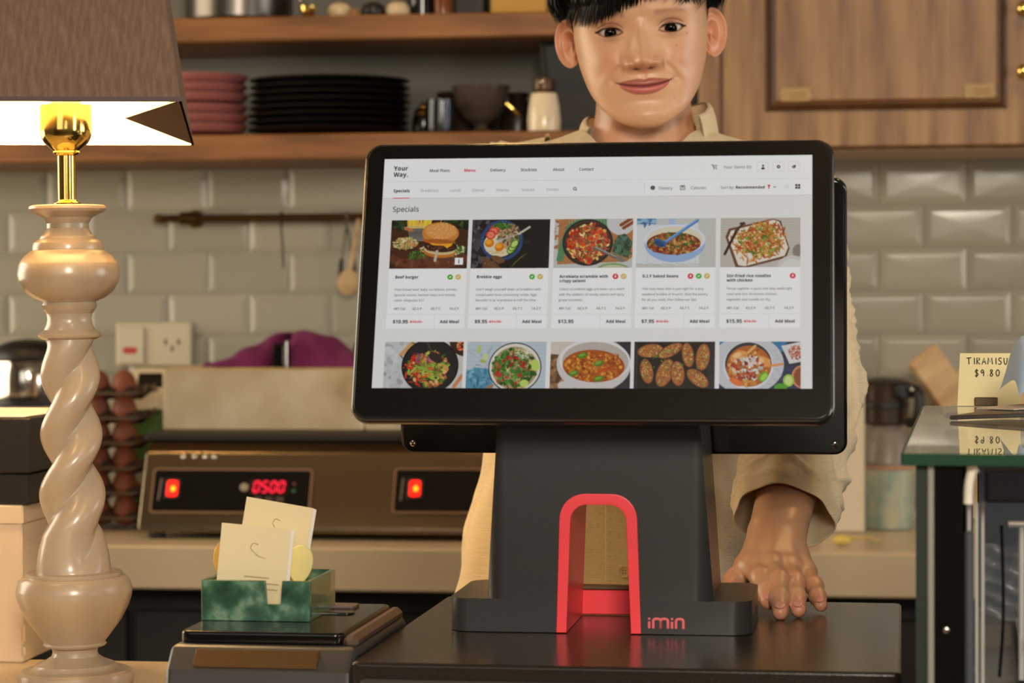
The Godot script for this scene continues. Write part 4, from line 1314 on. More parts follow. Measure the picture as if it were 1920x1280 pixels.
func display_case() -> void:
	var top := 1.209
	var nl := at_y(1692, 850, top)
	var turn := -3.0
	var dep := 0.665
	var w := 0.82
	var c := thing("display_case", "glass refrigerated display case with green-edged top and black posts", "display case", nl, turn)
	var green := mat(Color(0.55, 0.72, 0.63, 0.07), 0.01)
	green.transparency = BaseMaterial3D.TRANSPARENCY_ALPHA
	var edge := mat(rgb(28, 64, 44), 0.35, 0.0, 0.3)
	var grey_edge := mat(rgb(42, 53, 46), 0.4, 0.0, 0.3)
	var gt := 0.0078
	part("top_glass", B(Vector3(w, gt, dep), 0.0008), green, c, Vector3(w / 2, -gt / 2, -dep / 2))
	part("top_edge", Geo.new().box(Vector3(w, gt, 0.0012), Vector3(w / 2, -gt / 2, 0.0006), 0.0003).box(Vector3(0.0012, gt, dep), Vector3(-0.0006, -gt / 2, -dep / 2), 0.0003).mesh(30), edge, c)
	var in_x := 0.0085
	part("side_glass", B(Vector3(0.0075, 0.86, dep - 0.02), 0.0008), green, c, Vector3(in_x + 0.00375, -gt - 0.43, -dep / 2))
	part("side_edge", B(Vector3(0.0075, 0.86, 0.0012), 0.0003), grey_edge, c, Vector3(in_x + 0.00375, -gt - 0.43, -0.0094))
	part("sealing_strip", B(Vector3(0.0042, 0.86, 0.010), 0.001), mat(rgb(140, 138, 128), 0.4), c, Vector3(0.0184, -gt - 0.43, -0.012))
	part("corner_post", B(Vector3(0.0185, 0.86, 0.02), 0.001), M.gloss_black, c, Vector3(0.0300, -gt - 0.43, -0.018))
	part("post_screw", Geo.new().ball(Vector3.ZERO, Vector3(0.0022, 0.0022, 0.001), 14).mesh(), M.chrome, c, Vector3(0.0285, -0.118, -0.0078))
	part("back_frame", Geo.new().box(Vector3(w - 0.02, 0.03, 0.02), Vector3(w / 2, -0.03, -dep + 0.02)).box(Vector3(0.02, 0.85, 0.02), Vector3(0.03, -0.43, -dep + 0.02)).mesh(30), M.gloss_black, c)
	# inner liner with its curved white corner, the dark interior and the wire rack
	var x0 := 0.0395
	var navy := mat(rgb(52, 58, 70), 0.5)
	part("inner_back", B(Vector3(w - x0 - 0.02, 0.8, 0.008), 0.001), navy, c, Vector3((w + x0) / 2, -0.42, -dep + 0.05))
	part("inner_floor", B(Vector3(w - x0 - 0.02, 0.01, dep - 0.08), 0.001), mat(rgb(150, 154, 158), 0.4), c, Vector3((w + x0) / 2, -0.185, -dep / 2))
	part("inner_side", B(Vector3(0.004, 0.8, dep - 0.09), 0.001), mat(rgb(78, 88, 102), 0.35), c, Vector3(x0 + 0.004, -0.42, -dep / 2))
	part("header", Geo.new().block(Vector3(w - x0 - 0.016, 0.021, 0.03), Vector3((w + x0 + 0.012) / 2, -0.0325, -0.020), 0.004, 0.002).mesh(), mat(rgb(13, 14, 19), 0.7, 0.0, 0.3), c)
	part("corner_cap", Geo.new().tube(spline([Vector3(x0 + 0.0035, -0.034, -0.013), Vector3(x0 + 0.0040, -0.022, -0.013), Vector3(x0 + 0.0062, -0.0125, -0.013), Vector3(x0 + 0.0095, -0.0098, -0.013)], 6), 0.0034, 10).mesh(), M.white, c)
	part("inner_trim", B(Vector3(0.006, 0.80, 0.008), 0.002), mat(rgb(86, 92, 100), 0.3, 0.4), c, Vector3(x0 + 0.004, -0.452, -0.014))
	var rack := part("wire_rack", Geo.new().tube([Vector3(0.070, -0.0528, -0.07), Vector3(0.62, -0.0528, -0.07)], 0.0023, 12).mesh(), M.rod, c)
	for q in [[0.0785, 0.0018], [0.0815, 0.0018], [0.30, 0.002], [0.52, 0.002]]:
		part("rack_post", Geo.new().tube([Vector3(q[0], -0.053, -0.071), Vector3(q[0], -0.16, -0.071)], q[1], 10).mesh(), M.rod, rack)
	for q in [[0.0435, -0.030], [0.0485, -0.036], [0.0525, -0.044]]:
		part("shelf_standard", B(Vector3(0.0022, 0.15, 0.004), 0.0006), M.rod, c, Vector3(q[0], -0.110, q[1]))
	part("hose", Geo.new().tube(spline([Vector3(0.0655, -0.055, -0.085), Vector3(0.0665, -0.09, -0.088), Vector3(0.0665, -0.125, -0.085), Vector3(0.064, -0.16, -0.08)], 6), 0.0012, 8).mesh(), M.gloss_black, c)
	part("castor", lathe([[0.001, -0.004], [0.007, -0.004], [0.0085, -0.002], [0.0085, 0.002], [0.007, 0.004], [0.001, 0.004]], 24), M.gloss_black, c, Vector3(0.0895, -0.137, -0.07), Vector3(90, 0, 0))
	part("base_cabinet", B(Vector3(w, top - 0.87 - 0.001, dep - 0.01), 0.003), M.gloss_black, c, Vector3(w / 2, -0.87 - (top - 0.87) / 2, -dep / 2))
	part("shelf_tray", B(Vector3(0.5, 0.003, 0.4), 0.001), M.chrome, c, Vector3(0.33, -0.163, -0.30))
	# crinkled clear film
	var net := Net.new()
	var rows := []
	for i in 26:
		var row := PackedVector3Array()
		for j in 34:
			var u := j / 33.0
			var v := i / 25.0
			var n := 0.0035 * sin(u * 21 + v * 7) + 0.003 * sin(v * 29 - u * 13) + rng.randf_range(-0.0016, 0.0016)
			row.append(nl + Basis(Vector3.UP, deg_to_rad(turn)) * Vector3(0.052 + 0.075 * u, -0.072 - 0.055 * v - 0.014 * u * v + n * 0.4, -0.125 + n - 0.03 * v))
		rows.append(row)
	rows.reverse()
	net.add(rows, false)
	var film := mat(Color(0.9, 0.92, 0.95, 0.12), 0.08)
	film.transparency = BaseMaterial3D.TRANSPARENCY_ALPHA
	solo("plastic_film", net.mesh(), film, "crinkled clear plastic film hanging inside the display case", "film")
	# price card at the back edge of the glass
	var by := Basis(Vector3.UP, deg_to_rad(turn))
	var foot := nl + by * Vector3(0.0, 0.0, -dep + 0.012)
	var p0 := at_z(1797, 757, foot.z)
	var p1 := at_z(1912, 757, foot.z)
	var ch := at_z(1797, 663, foot.z).y - top
	var cw := p1.x - p0.x
	var t := thing("price_card", "handwritten cream price card reading TIRAMISU on the display case glass", "price card", Vector3((p0.x + p1.x) / 2, top + 0.0005, foot.z))
	var shape := PackedVector2Array([Vector2(-cw / 2 - 0.001, 0), Vector2(cw / 2, 0), Vector2(cw / 2 + 0.0015, ch), Vector2(-cw / 2 + 0.0015, ch)])
	part("card", Geo.new().prism(shape, -0.0004, 0.0004, 0.0001).mesh(20), mat(rgb(236, 224, 176), 0.75), t)
	part("clip", B(Vector3(cw * 0.38, ch * 0.165, 0.006), 0.0008), mat(rgb(78, 56, 24), 0.5), t, Vector3(-cw * 0.05, ch * 0.083, 0.003))
	var pen := mat(rgb(40, 30, 26), 0.7)
	var hand := Geo.new()
	write_hand(hand, "TIRAMISU", Vector2(-cw * 0.36, ch * 0.79), ch * 0.125, cw * 0.094, -0.4)
	write_hand(hand, "$9.80", Vector2(-cw * 0.235, ch * 0.56), ch * 0.125, cw * 0.095, 1.0)
	part("handwriting", hand.mesh(), pen, t, Vector3(0, 0, 0.0007))
	# dark slate tray and the blue cloth
	var sl := nl + by * Vector3(0.0, 0.0, -dep + 0.1)
	var tip := at_y(1781, 786, top + 0.001)
	var slate := PackedVector2Array([Vector2(0, 0), Vector2(0.10, -0.036), Vector2(0.30, -0.03), Vector2(0.30, 0.16), Vector2(0.12, 0.13), Vector2(0.05, 0.085)])
	var sg := Geo.new()
	sg.xf = Transform3D(Basis(Vector3.RIGHT, Vector3.FORWARD, Vector3.UP), Vector3.ZERO)
	sg.prism(slate, 0.0, 0.0035, 0.0008)
	var st := thing("slate_tray", "dark pointed slate tray lying on the display case glass", "tray", Vector3(tip.x, top + 0.0006, tip.z))
	st.rotation_degrees.z = 3.2
	part("slate", sg.mesh(30), mat(rgb(58, 50, 48), 0.35), st)
	part("foot", Geo.new().block(Vector3(0.10, 0.0072, 0.05), Vector3(0.20, -0.0074, -0.03), 0.006, 0.001).mesh(), M.black, st)
	part("pale_sheet", B(Vector3(0.08, 0.0012, 0.06), 0.0003), mat(rgb(200, 184, 166), 0.7), st, Vector3(0.075, 0.0046, -0.066), Vector3(0, 28, 0))
	rows = []
	var cp := at_z(1900, 757, tip.z - 0.05)
	for i in 21:
		var row := PackedVector3Array()
		for j in 31:
			var u := j / 30.0
			var v := i / 20.0
			var hgt := 0.052 * pow(sin(PI * clampf(v * 0.95 + 0.03, 0, 1)), 0.6) * smoothstep(-0.02, 0.05, u)
			var fold := 0.004 * sin(u * 15 + v * 4) + 0.003 * sin(u * 27 - v * 6)
			row.append(Vector3(cp.x + 0.002 + 0.16 * u - 0.010 * pow(1.0 - v, 2.0), top + 0.0175 + hgt + fold * smoothstep(0.0, 0.2, hgt / 0.05), tip.z - 0.115 + 0.105 * v + fold))
		rows.append(row)
	rows.reverse()
	net = Net.new()
	net.add(rows, false)
	var blue := mat(rgb(164, 186, 214), 0.9)
	relief(blue, noise_tex(0.05, [], 91, 3, true), 0.3)
	blue.uv1_triplanar = true
	blue.uv1_scale = Vector3(12, 12, 12)
	solo("blue_cloth", net.mesh(), blue, "pale blue folded cloth on the slate tray beside the price card", "cloth")


# Felt-pen letters as thin tubes.
func write_hand(g: Geo, text: String, at: Vector2, h: float, step: float, lean: float) -> void:
	var glyph := {
		"T": [[-0.1, 0.95, 0.8, 1.0], [0.32, 0.98, 0.36, 0.0]], "I": [[0.3, 1.0, 0.32, 0.02]], "R": [[0.1, 0.0, 0.12, 1.0, 0.55, 0.95, 0.6, 0.7, 0.14, 0.5, 0.65, 0.0]],
		"A": [[0.0, 0.0, 0.35, 1.0, 0.7, 0.02], [0.12, 0.36, 0.6, 0.38]], "M": [[0.0, 0.0, 0.1, 1.0, 0.4, 0.35, 0.7, 1.0, 0.85, 0.02]], "S": [[0.65, 0.88, 0.4, 1.0, 0.15, 0.82, 0.3, 0.56, 0.6, 0.38, 0.5, 0.05, 0.05, 0.08]],
		"U": [[0.05, 1.0, 0.1, 0.3, 0.3, 0.0, 0.55, 0.25, 0.65, 1.0]], "$": [[0.65, 0.85, 0.3, 0.95, 0.12, 0.72, 0.6, 0.4, 0.5, 0.1, 0.05, 0.12], [0.4, 1.15, 0.34, -0.15]],
		"9": [[0.6, 0.8, 0.35, 1.0, 0.1, 0.75, 0.3, 0.5, 0.6, 0.75, 0.55, 0.0]], ".": [[0.2, 0.12, 0.26, 0.1]], "8": [[0.5, 0.85, 0.25, 1.0, 0.1, 0.78, 0.5, 0.3, 0.3, 0.0, 0.05, 0.22, 0.5, 0.85]], "0": [[0.35, 1.0, 0.05, 0.6, 0.2, 0.05, 0.55, 0.15, 0.65, 0.7, 0.35, 1.0]]}
	var x := at.x
	for ch in text:
		for s in glyph[ch]:
			var pts := []
			for k in range(0, s.size(), 2): pts.append(Vector3(x + s[k] * h * 0.82, at.y + s[k + 1] * h + (x - at.x) * 0.012 * lean, 0))
			g.tube(spline(pts, 3) if ch in "S$980U" else pts, h * 0.075, 6, 0.25, Vector3.BACK)
		x += step * (0.62 if ch in "I." else 1.12 if ch == "M" else 1.0)


func terminal() -> void:
	var fl := at_y(838, 1186, DRAWER)
	var fr := at_y(1410, 1190, DRAWER)
	var z := (fl.z + fr.z) / 2
	var base := Vector3((fl.x + fr.x) / 2, DRAWER + 0.0006, z)
	var t := thing("till_terminal", "dark grey touch-screen till terminal with a red arched base on the cash drawer", "till", base, -0.6)
	var grey := mat(rgb(50, 49, 50), 0.33)
	var red := mat(rgb(252, 74, 84), 0.32)
	var half := (fr.x - fl.x) / 2
	var dep := 0.118
	# the base: a rounded column on a rounded foot, with an arched tunnel cut through
	var tree := CSGCombiner3D.new()
	tree.name = "base"
	t.add_child(tree)
	var foot := plan_prism(half * 2, dep + 0.012, 0.017, 0.0268, grey)
	foot.position = Vector3(0, 0, -(dep + 0.012) / 2)
	tree.add_child(foot)
	var col := CSGCombiner3D.new()
	tree.add_child(col)
	var round := plan_prism(0.188, dep, 0.017, 0.196, grey)
	round.position = Vector3(0, 0.0, -dep / 2 - 0.0004)
	col.add_child(round)
	var taper := CSGPolygon3D.new()
	taper.polygon = PackedVector2Array([Vector2(-0.0945, -0.01), Vector2(0.0945, -0.01), Vector2(0.0925, 0.0268), Vector2(0.0795, 0.21), Vector2(-0.0795, 0.21), Vector2(-0.0925, 0.0268)])
	taper.depth = 0.3
	taper.position.z = 0.1
	taper.operation = CSGShape3D.OPERATION_INTERSECTION
	taper.material = grey
	col.add_child(taper)
	var hole := CSGPolygon3D.new()
	hole.polygon = arch_line(0.0335, 0.0307, 0.1118, 0.0205, -0.02)
	hole.depth = 0.4
	hole.position.z = 0.2
	hole.operation = CSGShape3D.OPERATION_SUBTRACTION
	hole.material = grey
	tree.add_child(hole)
	# red arch trim lining the tunnel
	var outer := arch_line(0.0345, 0.0317, 0.1130, 0.021, 0.0)
	var inner := arch_line(0.0262, 0.0226, 0.1040, 0.0135, 0.0)
	inner.reverse()
	var ring := PackedVector2Array(inner)
	ring.append_array(outer)
	if Geometry2D.is_polygon_clockwise(ring): ring.reverse()
	part("arch_trim", Geo.new().prism(ring, -dep + 0.006, 0.0012, 0.0007, 2).mesh(30), red, t)
	part("arch_back", B(Vector3(0.060, 0.0215, 0.006), 0.001), red, t, Vector3(0, 0.0108, -dep + 0.004))
	part("rear_sill", B(Vector3(0.060, 0.004, 0.010), 0.001), mat(rgb(92, 78, 48), 0.35), t, Vector3(0, 0.0236, -dep + 0.004))  # khaki tone copies a reflection on the dark grey bar
	# rounded letters of the maker's mark on the foot
	var px := 2.0 * half / 572.0 / 16.0
	var o := Vector2(1121.0 - 1190.0, 1189.0 - 1130.0) * 16.0
	var L := func(x: float, y: float) -> Vector3: return Vector3((x - o.x) * px - 0.0, (o.y - y) * px, 0.0)
	var mark := Geo.new()
	for ix in [416, 1100]:
		mark.tube([L.call(ix, 775), L.call(ix, 757), L.call(ix, 583), L.call(ix, 565)], [26 * px, 38 * px, 38 * px, 26 * px], 12, 0.12, Vector3.BACK)
		mark.ball(L.call(ix, 487), Vector3(38 * px, 38 * px, 5 * px), 16)
	for a in [[538, 760], [760, 978], [1221, 1440]]:
		var pts := [L.call(a[0], 775), L.call(a[0], 757), L.call(a[0], 580)]
		for k in 7: pts.append(L.call(a[0] + 75 - 75 * cos(PI / 2 * k / 6.0), 562 - 75 * sin(PI / 2 * k / 6.0)))
		for k in 7: pts.append(L.call(a[1] - 75 + 75 * sin(PI / 2 * k / 6.0), 562 - 75 * cos(PI / 2 * k / 6.0)))
		pts.append_array([L.call(a[1], 580), L.call(a[1], 757), L.call(a[1], 775)])
		var rad := []
		for k in pts.size(): rad.append((26 if k == 0 or k == pts.size() - 1 else 38) * px)
		mark.tube(pts, rad, 12, 0.12, Vector3.BACK)
	part("maker_mark", mark.mesh(), mat(rgb(232, 104, 114), 0.5), t, Vector3(0, 0, 0.0001))
	# hinge block between column and screen
	part("hinge", Geo.new().tube([Vector3(-0.06, 0.205, -0.035), Vector3(0.06, 0.205, -0.035)], 0.016, 20).mesh(), M.black, t)
	part("hinge_arm", B(Vector3(0.09, 0.11, 0.022), 0.004), M.black, t, Vector3(0, 0.235, -0.030), Vector3(-18, 0, 0))
	# main screen
	var pose := Transform3D(Basis.from_euler(Vector3(deg_to_rad(-19.06), deg_to_rad(0.587), deg_to_rad(-0.054))), Vector3(-0.1962, 1.3332, -1.9304))
	var mon := Node3D.new()
	mon.name = "main_screen"
	t.add_child(mon)
	mon.transform = t.transform.affine_inverse() * pose
	var bz := mat(rgb(10, 9, 8), 0.16, 0.0, 0.4)
	var rim := mat(rgb(30, 29, 29), 0.2, 0.0, 0.7)
	part("bezel", Geo.new().slab(0.3725, 0.2295, 0.006, 0.0118, 0.0008, 8, 3).mesh(), bz, mon, Vector3(0.0004, -0.00625, -0.0032))
	part("edge_frame", Geo.new().slab(0.3780, 0.2350, 0.012, 0.0140, 0.0042, 8, 5).mesh(), rim, mon, Vector3(0.0004, -0.00625, -0.0066))
	part("rear_shell", Geo.new().slab(0.344, 0.19, 0.018, 0.02, 0.008, 6, 4).mesh(), M.black, mon, Vector3(0.0, -0.004, -0.0225))
	var scr := Geo.new()
	var hw := 0.172
	var hh := 0.09675
	var q := [Vector3(-hw, -hh, 0), Vector3(hw, -hh, 0), Vector3(hw, hh, 0), Vector3(-hw, hh, 0)]
	var uv := [Vector2(0, 1), Vector2(1, 1), Vector2(1, 0), Vector2(0, 0)]
	scr.quad(q[0], q[1], q[2], q[3])
	for k in [0, 2, 1, 0, 3, 2]: scr.u.append(uv[k])
	var face := StandardMaterial3D.new()
	face.albedo_color = Color(0.01, 0.01, 0.01)
	face.roughness = 0.22
	face.emission_enabled = true
	face.emission = Color.BLACK
	face.emission_texture = ImageTexture.create_from_image(screen_image())
	face.emission_energy_multiplier = 0.70
	part("display_screen", scr.mesh(20, true), face, mon, Vector3(0, 0, 0.0003))
	# second screen, turned to the cashier
	var rear := Node3D.new()
	rear.name = "rear_screen"
	t.add_child(rear)
	var rp := at_z(1160, 597, -2.088)
	rear.transform = t.transform.affine_inverse() * Transform3D(Basis.from_euler(Vector3(deg_to_rad(14), 0, 0)), rp)
	part("shell", Geo.new().slab(0.3865, 0.2405, 0.010, 0.011, 0.003, 8, 3).mesh(), mat(rgb(18, 17, 17), 0.16), rear)
	part("glass", Geo.new().slab(0.380, 0.234, 0.002, 0.009, 0.0008, 8, 2).mesh(), M.gloss_black, rear, Vector3(0, 0, -0.006))
	for s in [-1, 1]:
		var sp := part("screw", Geo.new().ball(Vector3.ZERO, Vector3(0.0030, 0.0030, 0.0012), 18).mesh(), M.chrome, rear, Vector3(s * 0.1825, -0.1105, 0.0055))
		part("screw_slot", Geo.new().box(Vector3(0.0036, 0.0007, 0.0004)).box(Vector3(0.0007, 0.0036, 0.0004)).mesh(20), M.black, sp, Vector3(0, 0, 0.0012), Vector3(0, 0, 40))


func plan_prism(w: float, d: float, r: float, h: float, m: Material) -> CSGPolygon3D:   # a rounded rectangle seen from above, raised from y = 0
	var p := CSGPolygon3D.new()
	var poly := PackedVector2Array()
	for v in Geo.rrect(w, d, r, 0, 10): poly.append(Vector2(v.x, v.y))
	p.polygon = poly
	p.depth = h
	p.rotation_degrees.x = 90
	p.position.y = 0
	p.smooth_faces = true
	p.material = m
	return p


func arch_line(bottom: float, top: float, high: float, r: float, low: float) -> PackedVector2Array:    # counter-clockwise from the lower right foot
	var o := PackedVector2Array([Vector2(bottom, low)])
	for k in 9:
		var a := PI / 2 * k / 8
		o.append(Vector2(top - r + cos(a) * r, high - r + sin(a) * r))
	for k in 9:
		var a := PI / 2 + PI / 2 * k / 8
		o.append(Vector2(-top + r + cos(a) * r, high - r + sin(a) * r))
	o.append(Vector2(-bottom, low))
	return o


# ---------------------------------------------------------------- the picture on the screen: a web page of meals
var page: Image
var clip := Rect2i(0, 0, 1600, 900)
var fonts := {}

func dot(cx: float, cy: float, rx: float, ry: float, turn: float, col: Color, soft := 1.0) -> void:
	var m := maxf(rx, ry) + 1.0
	var x0 := maxi(int(cx - m), clip.position.x)
	var x1 := mini(int(cx + m) + 1, clip.end.x)
	var y0 := maxi(int(cy - m), clip.position.y)
	var y1 := mini(int(cy + m) + 1, clip.end.y)
	var ca := cos(turn)
	var sa := sin(turn)
	var k := minf(rx, ry) / soft
	for y in range(y0, y1):
		for x in range(x0, x1):
			var dx := x - cx
			var dy := y - cy
			var u := (dx * ca + dy * sa) / rx
			var w := (dy * ca - dx * sa) / ry
			var s := 1.0 - sqrt(u * u + w * w)
			if s <= 0.0: continue
			var a := minf(s * k, 1.0) * col.a
			page.set_pixel(x, y, page.get_pixel(x, y).lerp(col, a) if a < 0.99 else col)

func fill(x: int, y: int, w: int, h: int, col: Color) -> void:
	page.fill_rect(Rect2i(x, y, w, h).intersection(clip), col)

func stroke(ax: float, ay: float, bx: float, by: float, w: float, col: Color) -> void:
	var n := maxi(int(Vector2(bx - ax, by - ay).length() / maxf(w * 0.35, 0.6)), 1)
	for i in n + 1: dot(lerpf(ax, bx, float(i) / n), lerpf(ay, by, float(i) / n), w / 2 + 0.4, w / 2 + 0.4, 0, col)

func poly_fill(pts: PackedVector2Array, col: Color) -> void:
	var lo := 1e9
	var hi := -1e9
	for p in pts:
		lo = minf(lo, p.y)
		hi = maxf(hi, p.y)
	for y in range(maxi(int(lo), clip.position.y), mini(int(hi) + 1, clip.end.y)):
		var xs := []
		for i in pts.size():
			var a := pts[i]
			var b := pts[(i + 1) % pts.size()]
			if (a.y <= y + 0.5) != (b.y <= y + 0.5): xs.append(a.x + (y + 0.5 - a.y) / (b.y - a.y) * (b.x - a.x))
		xs.sort()
		for i in range(0, xs.size() - 1, 2): fill(int(round(xs[i])), y, int(round(xs[i + 1])) - int(round(xs[i])), 1, col)

func scatter(cx: float, cy: float, rx: float, ry: float, n: int, cols: Array, small: float, big: float, long := 1.6) -> void:
	for i in n:
		var a := rng.randf() * TAU
		var r := sqrt(rng.randf())
		var s := rng.randf_range(small, big)
		var c: Color = cols[rng.randi() % cols.size()]
		c = c.lerp(Color.BLACK if rng.randf() < 0.5 else Color.WHITE, rng.randf() * 0.16)
		dot(cx + cos(a) * rx * r, cy + sin(a) * ry * r, s * rng.randf_range(1.0, long), s, rng.randf() * PI, c, 1.3)

func text(s: String, x: float, base: float, px: float, col: Color, bold := false) -> float:   # letters from a TextMesh, filled into the page
	var key := "b" if bold else "r"
	if not fonts.has(key):
		var f := SystemFont.new()
		f.font_names = PackedStringArray(["Droid Sans"])
		f.font_weight = 700 if bold else 400
		fonts[key] = f
	var tm := TextMesh.new()
	tm.font = fonts[key]
	tm.text = s
	tm.font_size = 64
	tm.pixel_size = px / 64.0
	tm.depth = 0.0
	tm.horizontal_alignment = HORIZONTAL_ALIGNMENT_LEFT
	tm.vertical_alignment = VERTICAL_ALIGNMENT_TOP
	if tm.get_surface_count() == 0: return x
	var arr := tm.surface_get_arrays(0)
	var v: PackedVector3Array = arr[Mesh.ARRAY_VERTEX]
	var ix = arr[Mesh.ARRAY_INDEX]
	var lo := Vector3(1e9, 1e9, 0)
	var hi := Vector3(-1e9, -1e9, 0)
	for p in v:
		lo = lo.min(p)
		hi = hi.max(p)
	var up: float = fonts[key].get_ascent(64) * px / 64.0
	var w := int(hi.x) + 4
	var h := int(px * 1.5) + 4
	var big := Image.create(w * 4, h * 4, false, Image.FORMAT_L8)
	var count: int = ix.size() if ix else v.size()
	for t in range(0, count, 3):
		var a := v[ix[t] if ix else t]
		var b := v[ix[t + 1] if ix else t + 1]
		var d := v[ix[t + 2] if ix else t + 2]
		var p := [Vector2(a.x + 1, 2 - a.y) * 4, Vector2(b.x + 1, 2 - b.y) * 4, Vector2(d.x + 1, 2 - d.y) * 4]
		var top := int(floor(minf(p[0].y, minf(p[1].y, p[2].y))))
		var bot := int(ceil(maxf(p[0].y, maxf(p[1].y, p[2].y))))
		for y in range(top, bot):
			var yy := y + 0.5
			var x0 := 1e9
			var x1 := -1e9
			for e in 3:
				var m: Vector2 = p[e]
				var n: Vector2 = p[(e + 1) % 3]
				if (m.y <= yy) != (n.y <= yy):
					var xx := m.x + (yy - m.y) / (n.y - m.y) * (n.x - m.x)
					x0 = minf(x0, xx)
					x1 = maxf(x1, xx)
			if x1 > x0: big.fill_rect(Rect2i(int(round(x0)), y, maxi(int(round(x1)) - int(round(x0)), 0), 1), Color.WHITE)
	big.resize(w * 2, h * 2, Image.INTERPOLATE_BILINEAR)
	big.resize(w, h, Image.INTERPOLATE_BILINEAR)
	var oy := int(round(base - up - 2))
	for y in h:
		for xx in w:
			var k := big.get_pixel(xx, y).r
			if k > 0.02:
				var gx := int(x) + xx - 1
				if gx >= 0 and gx < 1600 and oy + y >= 0 and oy + y < 900: page.set_pixel(gx, oy + y, page.get_pixel(gx, oy + y).lerp(col, minf(k * 1.1, 1.0)))
	return x + hi.x


